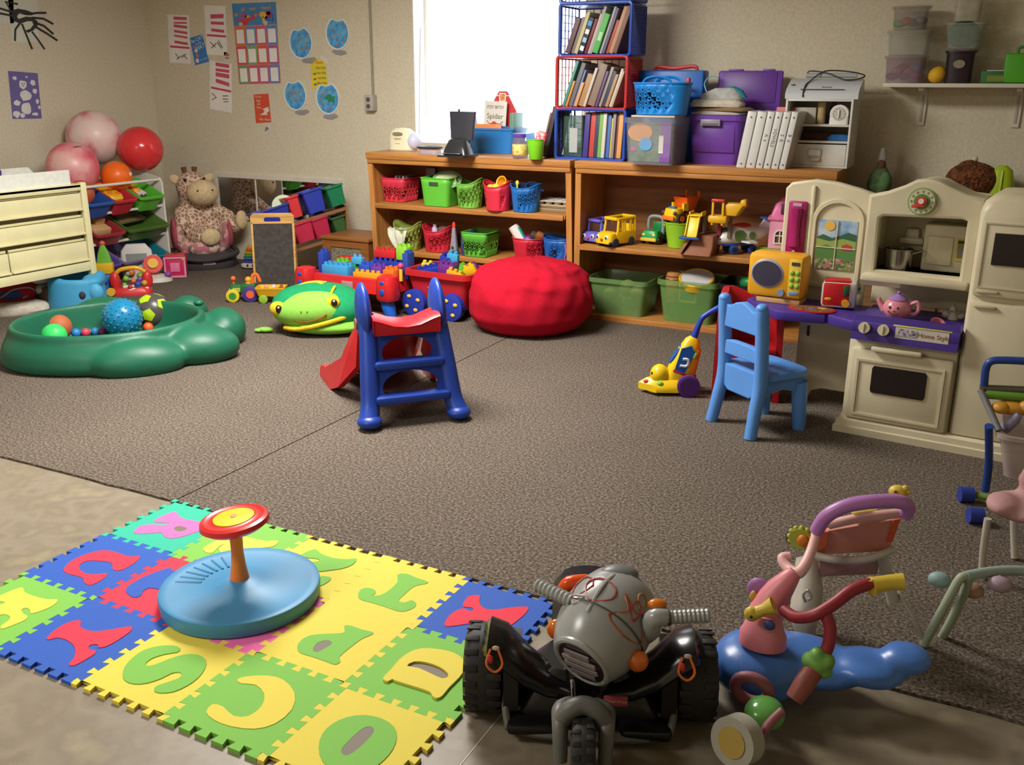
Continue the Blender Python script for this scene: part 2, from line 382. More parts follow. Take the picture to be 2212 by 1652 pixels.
# rows v (0 = along the carpet), columns u; letter, base colour, letter colour
MAT = {(0,0):('R',TEA,PNK),(1,0):('Y',GRN,YEL),(2,0):('Z',YEL,GRN),(3,0):('T',YEL,GRN),(4,0):('X',BLU,RED),
       (0,1):('C',BLU,RED),(1,1):('J',RED,BLU),(2,1):('H',PNK,YEL),(3,1):('P',YEL,GRN),(4,1):('D',GRN,YEL),
       (0,2):('K',GRN,YEL),(1,2):('I',BLU,RED),(2,2):('S',YEL,GRN),(3,2):('C',GRN,YEL),(4,2):('O',YEL,GRN)}
def foam(c): return mt(c, .7, 'speckle', cols=[c, c], sc=20, bump=.35, bsc=260, bd=.0015, spec=.25)
mat = T('foam_mat', 'foam puzzle mat of fifteen coloured alphabet tiles on the vinyl floor', 'play mat', (MX, MY, -.008), MA)
CN = {YEL:'yellow', GRN:'green', BLU:'blue', RED:'red', PNK:'pink', TEA:'teal'}
TH = .011
for (u, v), (ch, bc, lc) in MAT.items():
    sg = 1 if (u+v) % 2 else -1
    g = G().plate([tile_outline(sg)], TH-.0004*(u % 3)-.00015*v, bev=0)
    ti = obj('foam_tile', g, foam(bc), mat, (u*TS, -(v+1)*TS, 0), label='%s foam tile with %s letter %s' % (CN[bc], CN[lc], ch))
    M = Matrix.Translation((-u*TS, (v+1)*TS, 0)); lift = .006 if ch == 'D' else .0012
    p = [sm(q) for q in LETTERS[(u, v)]]; holes = len(p) > 1 and ch != 'Z'
    obj('letter', G().plate(p, TH+lift-.001, m=Matrix.Translation((0, 0, .001)) @ M), foam(lc), ti)
    if holes:   # the counter of the letter has been pushed out: bare floor shows
        obj('letter_gap', G().plate([p[1]], .0006, m=Matrix.Translation((0, 0, TH+.0001)) @ M), mt('#6E6353', .6), ti, label='empty counter showing the dark floor')

# ================================================================== bookshelves along the back wall
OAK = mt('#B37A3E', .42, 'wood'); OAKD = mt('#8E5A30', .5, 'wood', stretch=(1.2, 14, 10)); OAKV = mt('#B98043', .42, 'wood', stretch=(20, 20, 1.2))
YS = 5.6; DS = .42
def shelf_unit(x0, x1, boards, label, shear):
    w = x1-x0
    t = T('bookshelf', label, 'bookshelf', (x0, YS, 0))
    def sx(z): return shear*z
    def side(x, nm):
        g = G(); a = .022
        g.loft([[Vector((x-a/2+sx(z), 0, z)), Vector((x+a/2+sx(z), 0, z)), Vector((x+a/2+sx(z), DS, z)), Vector((x-a/2+sx(z), DS, z))] for z in (0, .955)])
        obj(nm, g, OAKV, t)
        obj('edge_strip', G().loft([[Vector((x-.019+sx(z), -.006, z)), Vector((x+.019+sx(z), -.006, z)), Vector((x+.019+sx(z), .014, z)), Vector((x-.019+sx(z), .014, z))] for z in (0, .95)]), OAKV, t)
    side(.019, 'side_panel'); side(w-.019, 'side_panel')
    zt = .972
    g = G().box((w/2+sx(zt), DS/2-.012, zt), (w+.002, DS+.024, .044), .004)
    top = obj('top_board', g, OAK, t)
    obj('top_lip', G().box((w/2+sx(.94), -.004, .936), (w-.004, .026, .034), .006), OAK, t)
    for zc, th2, inset in boards:
        obj('shelf', G().box((w/2+sx(zc), DS/2, zc), (w-.05-inset, DS-.012, th2), .003), OAK, t)
        obj('shelf_lip', G().box((w/2+sx(zc)-.012*bool(inset), .004, zc-.004), (w-.045-inset, .022, th2+.008), .004), OAK, t)
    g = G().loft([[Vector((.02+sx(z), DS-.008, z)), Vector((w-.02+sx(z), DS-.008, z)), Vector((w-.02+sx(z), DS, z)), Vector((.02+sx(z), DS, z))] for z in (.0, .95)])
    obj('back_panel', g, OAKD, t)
    return t
shelf_unit(-3.94, -2.40, [(.636, .028, .05), (.315, .028, 0), (.02, .03, 0)], 'oak bookshelf under the window with three rows of toy baskets', -.035)
shelf_unit(-2.398, -.83, [(.462, .026, 0), (.018, .03, 0)], 'oak bookshelf right of the red bean bag holding toy vehicles', -.005)
# ================================================================== things on the bookshelves
def perim(w, d, r, n):
    L = rr(w, d, r, 0, 6); L.append(L[0]); ds = [0]
    for i in range(1, len(L)): ds.append(ds[-1]+(L[i]-L[i-1]).length)
    o = []; k = 0
    for i in range(n):
        t = ds[-1]*i/n
        while ds[k+1] < t: k += 1
        f = (t-ds[k])/max(1e-9, ds[k+1]-ds[k]); o.append(L[k].lerp(L[k+1], f))
    return o
def basket_mesh(w, d, h, round_, bs=.8, ears=0., hole=None, nu=30, nv=5, hr=.3):
    base = el(w/2, d/2, 0, nu, 2.3) if round_ else perim(w, d, .02, nu)
    def top(i):
        c = base[i % nu].x/(w/2); return h+ears*abs(c)**3
    def P(u, v):
        i = int(math.floor(u)) % nu; f = u-math.floor(u); b = base[i].lerp(base[(i+1) % nu], f)
        s = bs+(1-bs)*v; return Vector((b.x*s, b.y*s, .003+v*((1-f)*top(i)+f*top(i+1))))
    g = G(); bm = g.bm; V = {}
    def vv(u, v):
        k = (round(u % nu, 3), round(v, 4))
        if k not in V: V[k] = bm.verts.new(P(u % nu, v))
        return V[k]
    for j in range(nv):
        for i in range(nu):
            v0, v1 = j/nv, (j+1)/nv
            if hole and hole(i, j):
                out = [(i, v0), (i+.5, v0), (i+1, v0), (i+1, (v0+v1)/2), (i+1, v1), (i+.5, v1), (i, v1), (i, (v0+v1)/2)]
                inn = [bm.verts.new(P((i+.5+hr*math.cos(a)) % nu, (v0+v1)/2+hr*math.sin(a)/nv)) for a in [(-3+q)*PI/4 for q in range(8)]]
                for q in range(8): bm.faces.new((vv(*out[q]), vv(*out[(q+1) % 8]), inn[(q+1) % 8], inn[q]))
            else:
                a = [vv(i, v0), vv(i+1, v0), vv(i+1, v1), vv(i, v1)]
                bm.faces.new(a)
    bm.faces.new([vv(i, 0) for i in reversed(range(nu))])
    return g, [P(i, 1) for i in range(nu)]
def basket(label, px, py, z, w, d, h, col, round_=True, bs=.8, ears=0., hole=None, rz=0, name='basket', group=None, nu=30, nv=5, hr=.3, slot=False, rough=.4):
    p = PZ(px, py, z); t = T(name, label, 'basket', (p.x, p.y+d*bs/2*.9, z), rz, group)
    g, rim = basket_mesh(w, d, h, round_, bs, ears, hole, nu, nv, hr)
    o = obj('basket_wall', g, mt(col, rough), t, ang=60)
    m = o.modifiers.new('thickness', 'SOLIDIFY'); m.thickness = .003; m.offset = -1
    obj('rim', G().tube(rim, .0045, 6, closed=True), mt(col, rough), t)
    if slot:
        obj('handle_slot', G().loft([rr(.07, .004, .0019, z_) for z_ in (0, .024)], m=Matrix.Translation((0, -d/2*.985-.001, h*.76))), mt('#3A4A38', .6), t, label='dark open handle slot')
    return t, p
allh = lambda i, j: 0 < j < 4 and (i+j) % 2 == 0
ZU, ZLW, ZR, ZRB, ZT = .6505, .3295, .4755, .0335, .9945
# --- upper left shelf
basket('red rectangular holed basket of slim cases, first on the upper shelf', 852, 436, ZU, .20, .24, .16, '#D83A4E', False, .82, hole=allh, nu=36, nv=6)
for i in range(4):
    p = PZ(846+i*13, 395, ZU); o = obj('disc_case', G().box((0, 0, .09), (.012, .14, .17), .002), mt(['#8B8590', '#6B6470', '#B5A9A0', '#5F5668'][i], .35))
    tag(o, ['grey disc case leftmost in the red rectangular basket', 'dark disc case second in the red rectangular basket', 'pale disc case third in the red rectangular basket', 'dark purple disc case last in the red rectangular basket'][i], 'case', 'cases in the red rectangular basket'); b = PZ(852, 436, ZU)
    o.location = (b.x-.055+i*.03, b.y+.1, ZU+.0115); o.rotation_euler = (0, math.radians(18), 0)
p = PZ(905, 436, ZU)
tag(obj('folder', G().box((0, .0, .11), (.075, .012, .22), .004), mt('#9A8BA8', .35), loc=(p.x-.015, p.y+.19, ZU)), 'pale lilac folder standing between the red and green baskets', 'folder')
basket('tall green rectangular bin with a handle slot, on the upper shelf', 941, 446, ZU, .225, .2, .185, '#62BE3C', False, .84, slot=True)
p = PZ(941, 446, ZU)
t = T('oval_dish', 'oval mint coloured dish resting in the tall green bin', 'dish', (p.x+.05, p.y+.08, ZU+.17), rot=(math.radians(58), 0, 0))
obj('dish_rim', G().loft([el(.112, .062, 0), el(.118, .068, .012), el(.105, .056, .018), el(.1, .052, .008)]), mt('#7FA87E', .4), t)
obj('dish_pad', G().loft([el(.1, .053, .004), el(.094, .049, .014), el(.05, .026, .02)]), mt('#C9CFA6', .6), t)
basket('light green round basket with holes, beside the tall green bin', 1005, 450, ZU, .185, .18, .155, '#78BE4A', True, .8, .04, lambda i, j: 1 <= j < 5 and (i+j) % 2 == 0 and (i > 22 or i < 4), nu=34, nv=6, hr=.36)
basket('red round basket of toy dishes, third from the shelf divider', 1066, 456, ZU, .19, .18, .15, '#D63248', True, .8, .04, lambda i, j: 1 <= j < 4 and (i+j) % 2 == 0 and (i in (20, 21, 29, 30)), nu=34)
p = PZ(1066, 456, ZU)
t = T('toy_mug', 'yellow toy mug lying in the red round basket', 'cup', (p.x+.035, p.y+.08, ZU+.175), rot=(math.radians(70), 0, math.radians(-10)))
obj('cup', G().lathe([(.028, -.03), (.037, .03), (.041, .032), (.034, .03), (.025, -.026)]), mt('#F0B92A', .35), t)
obj('handle', G().tube([(.034, 0, .02), (.06, 0, .015), (.06, 0, -.012), (.03, 0, -.018)], .005, 6, 4), mt('#F0B92A', .35), t)
for i, (dx, dy, dz, c, l) in enumerate([(-.045, .03, .15, '#E7C93A', 'pale yellow toy fruit at the left of the red round basket'), (-.005, .02, .155, '#F2D64A', 'yellow toy fruit in the middle of the red round basket'), (.045, .03, .155, '#E9772A', 'orange toy fruit at the right of the red round basket')]):
    tag(obj('toy_fruit', G().sph((0, 0, 0), (.028, .024, .02)), mt(c, .4), loc=(p.x+dx, p.y+dy+.02, ZU+dz-.002)), l, 'toy food', 'toy food in the red round basket')
basket('blue round basket beside the stacked trays on the upper shelf', 1126, 459, ZU, .2, .19, .15, '#1F6FBE', True, .82, .03, lambda i, j: 1 <= j < 4 and (i+j) % 2 == 0 and (i > 24), nu=34)
p = PZ(1126, 459, ZU)
for i, (dx, dy, dz, c, l, n) in enumerate([(-.03, .08, .14, '#2A3357', 'navy toy pot in the blue upper basket', 'toy_pot'), (.04, .08, .15, '#24406E', 'dark blue toy pan at the right of the blue upper basket', 'toy_pan')]):
    t = T(n, l, 'toy pot', (p.x+dx, p.y+dy, ZU+dz), rot=(.5, .3, 0))
    obj('bowl', G().lathe([(.03, -.025), (.042, .02), (.045, .022), (.038, .02), (.026, -.02)]), mt(c, .4), t)
    obj('handle', G().box((.06, 0, .015), (.05, .012, .008), .003), mt(c, .4), t)
tag(obj('toy_spoon', G().tube([(0, 0, 0), (0, 0, .05)], .006, 6).sph((0, 0, .055), (.012, .006, .016)), mt('#E8D640', .4), loc=(p.x-.045, p.y+.03, ZU+.13)), 'little yellow toy spoon sticking up from the blue upper basket', 'spoon')
p = PZ(1190, 460, ZU)
for i in range(4):
    t = tag(obj('puzzle_board', G().box((0, 0, .006), (.25, .22, .011), .002), mt(['#8A7355', '#A58E6B', '#7B684F', '#B39A76'][i], .6)), ['lowest', 'second lowest', 'third lowest', 'topmost'][i]+' wooden puzzle board in the stack beside the blue basket', 'puzzle', 'wooden puzzle boards under the muffin tray')
    t.location = (p.x-.012+.005*(i % 2), p.y+.14, ZU+.0125*i+.0005)
t = T('muffin_tray', 'silver muffin tray on top of the stacked puzzle boards', 'tray', (p.x-.01, p.y+.13, ZU+.052))
obj('tray_plate', G().box((0, 0, .018), (.26, .22, .006), .003), mt('#B9B4AE', .35), t)
for i in range(4):
    for j in range(3):
        obj('tray_cup', G().lathe([(.022, 0), (.028, .017), (.031, .021), (.027, .023), (.0255, .018), (.02, .004)], (-.093+i*.062, -.07+j*.07, 0), 14), mt('#C9C5C0', .3), t)
# --- lower left shelf
basket('olive round basket draped with white lace, first on the lower shelf', 872, 541, ZLW, .2, .19, .145, '#8A9A45', True, .8, .05, lambda i, j: 1 <= j < 4 and (i+j) % 2 == 0 and i > 20, nu=34)
p = PZ(872, 541, ZLW)
g = G()
NU, NV = 14, 12; loops = []
for j in range(NV+1):
    v = j/NV; row = []
    for i in range(NU+1):
        u = i/NU-.5; wv = .16*(1-.75*v*v); hang = .15*v+.012*math.sin(u*9)*v
        row.append(Vector((u*wv-.035+.02*v, -.088-.012*math.sin(v*PI)*1.4-.01*math.cos(u*14)*min(1, v*3) if j else -.06, .158-hang+.004*math.sin(u*22))))
    loops.append(row)
g.loft(loops, cap=False, close=False)
o = tag(obj('lace_cloth', g, mt('#D6D8C4', .9, 'speckle', cols=['#E6E6D6', '#B5B9A0'], cells=140, edge=.12), loc=(p.x, p.y+.07, ZLW)), 'white lace cloth hanging over the front of the olive basket', 'cloth')
m = o.modifiers.new('thickness', 'SOLIDIFY'); m.thickness = .003
basket('red round basket of mixed toys, second on the lower shelf', 936, 545, ZLW, .215, .2, .14, '#C92A40', True, .82, .04, lambda i, j: 1 <= j < 4 and (i+j) % 2 == 0 and i > 24, nu=34)
p = PZ(936, 545, ZLW)
tag(obj('toy_bottle', G().lathe([(.02, 0), (.022, .05), (.012, .065), (.012, .08)], n=14), mt('#C9B7D4', .4), loc=(p.x-.045, p.y+.1, ZLW+.1)), 'pale lilac toy bottle in the red lower basket', 'bottle')
tag(obj('plush_heap', G().sph((0, 0, 0), (.05, .05, .035)), fab('#6A4A48'), loc=(p.x+.03, p.y+.1, ZLW+.14)), 'brown plush bundle in the red lower basket', 'toy')
p = PZ(975, 553, ZLW)
t = T('toy_drill', 'grey toy drill with a red tip standing on end between baskets', 'toy tool', (p.x, p.y+.04, ZLW))
obj('grip', G().loft([rr(.05, .04, .01, 0), rr(.05, .04, .01, .05), rr(.04, .035, .01, .1), rr(.03, .03, .01, .15), rr(.02, .02, .006, .19)]), mt('#8E8C98', .4), t)
obj('base_cap', G().box((0, -.002, .02), (.054, .045, .035), .006), mt('#39406A', .4), t)
obj('screw', G().cyl((0, -.022, .055), (0, -.025, .055), .009), mt('#3A3A40', .4), t)
obj('tip', G().lathe([(.011, .185), (.012, .21), (.007, .225)], n=12), mt('#E0402F', .4), t)
p = PZ(994, 553, ZLW)
tag(obj('toolbox', G().box((0, 0, .08), (.05, .14, .158), .006), mt('#3D4378', .4), loc=(p.x+.012, p.y+.10, ZLW+.0005), rot=(0, .0, 0)), 'dark blue toy case standing between the grey drill and green basket', 'case')
basket('green rectangular basket full of round holes on the lower shelf', 1026, 555, ZLW, .195, .22, .16, '#5DB83E', False, .84, hole=allh, nu=40, nv=6, hr=.34)
p = PZ(1026, 555, ZLW)
tag(obj('toy_figure', G().sph((0, 0, .05), (.03, .03, .04)).sph((0, 0, .1), .022).cyl((-.03, 0, .05), (-.06, 0, .08), .01), mt('#8A4A2A', .5), loc=(p.x-.03, p.y+.15, ZLW+.02)), 'small brown toy figure peeking out of the green holed basket', 'toy')
basket('red round basket with a white roll, right half of the lower shelf', 1133, 566, ZLW, .225, .2, .15, '#C8283C', True, .8, .0, lambda i, j: 1 <= j < 4 and (i+j) % 2 == 0 and i > 26, nu=34)
p = PZ(1133, 566, ZLW)
t = T('paper_roll', 'white paper roll with a teal band in the red lower basket', 'roll', (p.x-.05, p.y+.07, ZLW+.12), rot=(0, math.radians(-35), 0))
obj('roll', G().cyl((0, 0, 0), (0, 0, .12), .035, n=18), mt('#DCD6CC', .7), t)
obj('band', G().box((.034, -.008, .05), (.008, .03, .09), .003), mt('#3FA7A5', .4), t)
for i, (dx, c, l) in enumerate([(.02, '#4C4340', 'dark grey toy in the middle of the red lower basket'), (.06, '#9A5A2A', 'rust coloured toy at the right of the red lower basket')]):
    tag(obj('toy_block', G().box((0, 0, 0), (.05, .05, .05), .01), mt(c, .5), loc=(p.x+dx, p.y+.1, ZLW+.16), rot=(.5, .4, .3)), l, 'toy')
tag(obj('toy_star', G().sph((0, 0, 0), (.03, .02, .02)), mt('#7A3FA0', .4), loc=(p.x+.0, p.y+.04, ZLW+.145)), 'purple toy on the rim of the red lower basket', 'toy')
basket('blue round basket with a pink cord, last on the lower shelf', 1200, 571, ZLW, .23, .2, .155, '#1D5FAE', True, .84, .02, lambda i, j: 1 <= j < 4 and (i+j) % 2 == 0 and i in (24, 25, 26), nu=34)
p = PZ(1203, 571, ZLW)
tag(obj('cord', G().tube([(.045, -.075, .155), (.06, -.085, .13), (.066, -.083, .09), (.058, -.08, .05), (.06, -.075, .03)], .004, 6, 5), mt('#D865B0', .5), loc=(p.x, p.y+.075, ZLW)), 'pink cord hanging down the side of the blue lower basket', 'cord')
# --- right unit, upper shelf: vehicles
def wheel(t, c, r, w, col, hub=None, axis='X', name='wheel', hr=.55):
    a = Vector((w/2, 0, 0)) if axis == 'X' else Vector((0, w/2, 0)); c = Vector(c)
    o = obj(name, G().loft([[c+a*s+(Vector((0, math.cos(q), math.sin(q))) if axis == 'X' else Vector((math.cos(q), 0, math.sin(q))))*(r*k) for q in [2*PI*i/22 for i in range(22)]] for s, k in ((-1, .82), (-.8, 1), (.8, 1), (1, .82))]), mt(col, .5), t)
    if hub:
        for s in (-1, 1): obj('hub_cap', G().cyl(c+a*s*.98, c+a*s*1.12, r*hr, n=16), mt(hub, .4), o)
    return o
def bus(name, label, px, py, w, l, h, col, trim, rz, open_top, cat_='toy vehicle'):
    p = PZ(px, py, ZR); f = Vector((math.sin(rz), -math.cos(rz), 0))
    t = T(name, label, cat_, (p.x, p.y+l*.42, ZR), rz)      # local front is -Y
    b = w/2; y0 = -l/2
    obj('bonnet', G().loft([rr(w*.94, l*.36, .02, .022, cy=y0+l*.18), rr(w*.98, l*.38, .025, h*.28, cy=y0+l*.19), rr(w*.9, l*.34, .03, h*.45, cy=y0+l*.2), rr(w*.7, l*.26, .03, h*.5, cy=y0+l*.22)]), mt(col, .35), t)
    g = G()
    for s in (-1, 1):
        g.box((s*b*.86, l*.12, h*.3), (w*.12, l*.72, h*.42), .008)
        for yy in (-l*.17, l*.08, l*.3, l*.46): g.cyl((s*b*.84, yy, h*.48), (s*b*.78, yy+(.01 if yy < 0 else 0), h*.95), .008, n=8)
    g.box((0, l*.47, h*.4), (w*.8, l*.05, h*.6), .01)
    obj('body', g, mt(col, .35), t)
    g = G()
    for s in (-1, 1): g.tube([(s*b*.78, -l*.17, h*.94), (s*b*.78, l*.47, h*.96)], .009, 8)
    g.tube([(-b*.78, -l*.17, h*.94), (b*.78, -l*.17, h*.94)], .011, 8); g.tube([(-b*.78, l*.47, h*.96), (b*.78, l*.47, h*.96)], .011, 8)
    if not open_top: g.box((0, l*.15, h*.97), (w*.74, l*.6, .012), .004)
    obj('roof_rail', g, mt(col, .35), t)
    obj('windscreen', G().box((0, -l*.15, h*.68), (w*.66, .006, h*.34), .002), clr('#5A3C2A', .75), t)
    obj('chassis', G().box((0, 0, .026), (w*.96, l*.96, .022), .008), mt(trim, .5), t)
    for s in (-1, 1):
        e = obj('eye', G().sph((s*b*.55, y0*.98, h*.33), (.014, .008, .014)), mt('#F2EFEA', .3), t)
        obj('pupil', G().sph((s*b*.55, y0*.98-.006, h*.33), (.008, .004, .009)), mt('#1E2A4A', .3), e)
    obj('nose', G().sph((0, y0-.004, h*.26), .009), mt('#D9402A', .4), t)
    for sx_ in (-1, 1):
        for yy in (-l*.28, l*.3): wheel(t, (sx_*b*.92, yy, .027), .027, .022, '#27304F', None)
    tag2 = obj('driver', G().sph((-b*.3, -l*.02, h*.62), .02), mt('#C98A6A', .5), t)
    return t
bus('toy_car', 'purple toy car with eyes, leftmost on the vehicle shelf', 1280, 527, .12, .2, .15, '#6A63C8', '#8F8AD0', math.radians(-16), True)
bus('toy_bus', 'yellow toy school bus with eyes next to the purple car', 1316, 534, .135, .25, .18, '#EDBE1E', '#2B3052', math.radians(-22), True)
# green truck
p = PZ(1405, 528, ZR)
t = T('toy_truck', 'green toy truck with grey roll bar beside the lime bucket', 'toy vehicle', (p.x, p.y+.08, ZR), math.radians(-8))
obj('bonnet', G().loft([rr(.11, .08, .02, .025, cy=-.05), rr(.115, .085, .02, .06, cy=-.05), rr(.1, .07, .025, .085, cy=-.045)]), mt('#2A9A50', .35), t)
obj('body', G().box((0, .04, .05), (.11, .1, .05), .012), mt('#1E8A46', .35), t)
obj('seat', G().box((0, .035, .1), (.07, .02, .07), .01), mt('#178040', .4), t)
obj('roll_bar', G().tube([(-.05, .01, .06), (-.052, .01, .13), (-.035, .01, .165), (.035, .01, .165), (.052, .01, .13), (.05, .01, .06)], .011, 8, 4), mt('#8F979C', .4), t)
obj('bumper', G().box((0, -.092, .032), (.112, .014, .022), .006), mt('#D9B93A', .4), t)
for s in (-1, 1): obj('headlamp', G().sph((s*.035, -.088, .062), (.012, .006, .009)), mt('#E5D25A', .3), t)
for s in (-1, 1):
    for yy in (-.05, .055): wheel(t, (s*.055, yy, .025), .025, .022, '#2B241F')
# lime bucket and the dump truck on it
p = PZ(1455, 538, ZR)
t = T('toy_bucket', 'lime green toy bucket under the orange dump truck', 'bucket', (p.x, p.y+.085, ZR))
obj('bucket_shell', G().lathe([(.058, 0), (.062, .003), (.088, .15), (.092, .152), (.092, .16), (.085, .16), (.06, .006)], n=28), mt('#8CC42E', .4), t)
for s in (-1, 1): obj('lug', G().cyl((s*.088, 0, .13), (s*.1, 0, .13), .01), mt('#6E9A24', .4), t)
p2 = (p.x+.0, p.y+.085, ZR+.1605)
t = T('dump_truck', 'yellow and orange toy dump truck on top of the lime bucket', 'toy vehicle', p2, math.radians(-28))
obj('cab', G().loft([rr(.1, .09, .03, .02, cy=-.05), rr(.115, .1, .035, .05, cy=-.05), rr(.1, .09, .03, .085, cy=-.045)]), mt('#F0C81E', .35), t)
for s in (-1, 1): obj('cab_post', G().loft([[Vector((s*.046+a, b_, z)) for a, b_ in ((-.008, -.02), (.008, -.02), (.008, .02), (-.008, .02))] for z in (.07, .115)]), mt('#F0C81E', .35), t)

obj('chassis', G().box((0, .02, .03), (.09, .2, .03), .01), mt('#EFA51E', .4), t)
g = G().loft([rr(.09, .07, .012, .07, cy=.055), rr(.125, .12, .012, .15, cy=.05), rr(.11, .105, .01, .15, cy=.05), rr(.075, .055, .01, .078, cy=.055)])
g.loft([[Vector((s, .11, z)) for s in (-.06, -.045)]+[Vector((s, .10, z)) for s in (-.045, -.06)] for z in (.14, .185)]); g.loft([[Vector((s, .11, z)) for s in (.045, .06)]+[Vector((s, .10, z)) for s in (.06, .045)] for z in (.14, .185)])
obj('dump_bed', g, mt('#EE6A1E', .4), t)
obj('bumper', G().box((0, -.095, .028), (.1, .02, .03), .01), mt('#E87A22', .4), t)
obj('steering_pad', G().box((0, -.06, .09), (.05, .03, .012), .005), mt('#2F7BC0', .4), t)
for s in (-1, 1):
    obj('eye', G().sph((s*.05, -.09, .06), .012), mt('#4A4A50', .3), t)
    for yy in (-.045, .085): wheel(t, (s*.06, yy, .026), .034, .022, '#3A2E2A', '#EE7A22')
# slide play set with brown ramp
p = PZ(1500, 552, ZR)
t = T('toy_play_set', 'yellow toy slide play set on a brown rock ramp', 'toy play set', (p.x+.03, p.y+.1, ZR))
g = G().loft([rr(.17, .2, .01, 0, cx=-.02, cy=-.0), rr(.15, .18, .01, .05, cx=.0), rr(.11, .16, .01, .12, cx=.02)])
obj('rock_ramp', g, mt('#8E5A40', .6, var=.2), t)
obj('ramp_plank', G().loft([[Vector((-.135, y, .004)) for y in (-.11, .05)]+[Vector((-.115, y, .002)) for y in (.05, -.11)], [Vector((-.075, y, .1)) for y in (-.11, .05)]+[Vector((-.06, y, .095)) for y in (.05, -.11)]]), mt('#A5714F', .6), t)
g = G().box((-.04, -.05, .235), (.075, .09, .01), .003); 
for s in (-1, 1): g.box((-.04+s*.036, -.05, .245), (.008, .09, .024), .003)
obj('slide_top', g, mt('#F0CC22', .35), t)
M_ = RM(0, 0, 0, (-.05, -.1, .17)) @ Euler((math.radians(-25), 0, 0)).to_matrix().to_4x4()
g = G().box((0, 0, 0), (.065, .01, .13), .003, m=M_)
for s in (-1, 1): g.box((s*.034, -.008, 0), (.008, .022, .13), .003, m=M_)
obj('slide_chute', g, mt('#F0CC22', .35), t)
obj('slide_foot', G().box((-.06, -.125, .105), (.12, .03, .014), .004), mt('#2A50A8', .4), t)
g = G()
for x in (.05, .11): g.box((x, -.05, .25), (.014, .014, .14), .004)
g.box((.08, -.02, .215), (.12, .09, .05), .02); g.loft([rr(.09, .07, .02, .24, cx=.15), rr(.13, .09, .02, .30, cx=.17), rr(.1, .08, .02, .31, cx=.17)])
g.box((.22, 0, .31), (.04, .06, .05), .015)
obj('gallery', g, mt('#DDA91C', .4), t)
obj('roof_bar', G().box((.08, -.05, .325), (.08, .03, .018), .006), mt('#C0342E', .4), t)
for x, c in ((-.01, '#8A8478'), (.08, '#8C2F45'), (.14, '#7B7266')): obj('post', G().box((x, .02, .16), (.022, .03, .12), .004), mt(c, .5), t)
# aeroplane
p = PZ(1600, 552, ZR)
t = T('toy_aeroplane', 'white toy aeroplane with a red nose on blue wheels', 'toy plane', (p.x-.03, p.y+.09, ZR), math.radians(-52))
def ring(y, a, b, zc): return [Vector((a*math.cos(q), y, zc+b*math.sin(q))) for q in [2*PI*i/18 for i in range(18)]]
obj('fuselage', G().loft([ring(-.165, .012, .012, .075), ring(-.15, .035, .03, .085), ring(-.11, .055, .05, .1), ring(-.05, .062, .062, .11), ring(.04, .055, .055, .11), ring(.11, .04, .042, .115), ring(.17, .02, .024, .13)]), mt('#E4E2DC', .35), t)
obj('nose_cone', G().sph((0, -.168, .075), .013), mt('#D43A3A', .4), t)
obj('belly', G().box((0, -.03, .06), (.09, .2, .022), .01), mt('#35509A', .4), t)
for s in (-1, 1):
    obj('side_window', G().cyl((s*.055, -.03, .112), (s*.064, -.03, .112), .036, n=18), mt('#5C7D48', .3), t)
    obj('rear_window', G().cyl((s*.048, .05, .112), (s*.056, .05, .112), .022, n=18), mt('#5C7D48', .3), t)
    obj('eye', G().sph((s*.03, -.142, .092), .009), mt('#2B2B33', .3), t)
    obj('wing', G().loft([[Vector((s*x, y, .075)) for x, y in ((.04, -.03), (.13, .0), (.13, .05), (.04, .06))], [Vector((s*x, y, .085)) for x, y in ((.04, -.03), (.13, .0), (.13, .05), (.04, .06))]]), mt('#D8D6D0', .4), t)
    for yy in (-.06, .06): wheel(t, (s*.05, yy, .028), .028, .022, '#2C4A92', '#1E2640')
obj('cockpit_window', G().sph((0, -.098, .135), (.04, .035, .022)), mt('#4E6B44', .25), t)
obj('cabin_roof', G().sph((0, .0, .165), (.035, .06, .018)), mt('#C53A30', .4), t)
obj('tail_fin', G().loft([[Vector((x, y, .14)) for x, y in ((-.01, .1), (.01, .1), (.01, .17), (-.01, .17))], [Vector((x, y, .2)) for x, y in ((-.008, .145), (.008, .145), (.008, .185), (-.008, .185))]]), mt('#DCD8DC', .4), t)
obj('tail_wing', G().box((0, .165, .203), (.13, .045, .012), .005), mt('#3A62B4', .4), t)
# pink doll house
p = PZ(1675, 555, ZR)
t = T('doll_house', 'pink doll house with a white arched window on a lime base', 'doll house', (p.x-.005, p.y+.11, ZR), math.radians(8))
obj('house_base', G().box((-.02, -.0, .018), (.22, .19, .034), .008), mt('#8FD04A', .4), t)
g = G().box((.01, .01, .125), (.15, .12, .18), .012)
obj('house_wall', g, mt('#EFA3BE', .4), t)
obj('cornice', G().box((.01, .01, .215), (.175, .14, .022), .008), mt('#E878AC', .4), t)
g = G().loft([rr(.15, .12, .02, .22, cx=.01, cy=.01), rr(.12, .11, .02, .3, cx=.02, cy=.01), rr(.06, .09, .02, .34, cx=.03, cy=.01)])
obj('roof', g, mt('#E878AC', .4), t)
obj('attic_window', G().box((.025, -.052, .275), (.06, .012, .06), .004), mt('#5A2A40', .5), t)
g = G()
fr = [(math.cos(a)*.033, .05+.033*math.sin(a)) for a in [PI*i/8 for i in range(9)]]+[(-.033, 0), (.033, 0)]
inn = [(x*.8, .006+(y-.0)*.86) for x, y in fr]
g.plate([fr, inn], .01, m=Matrix.Translation((.0, -.05, .07)) @ XZ); g.box((0, -.056, .11), (.006, .008, .08)); g.box((0, -.056, .118), (.058, .008, .006))
obj('window_frame', g, mt('#F4F0EA', .4), t)
obj('window_void', G().plate([inn], .004, m=Matrix.Translation((.0, -.0495, .07)) @ XZ), mt('#5A3A34', .6), t)
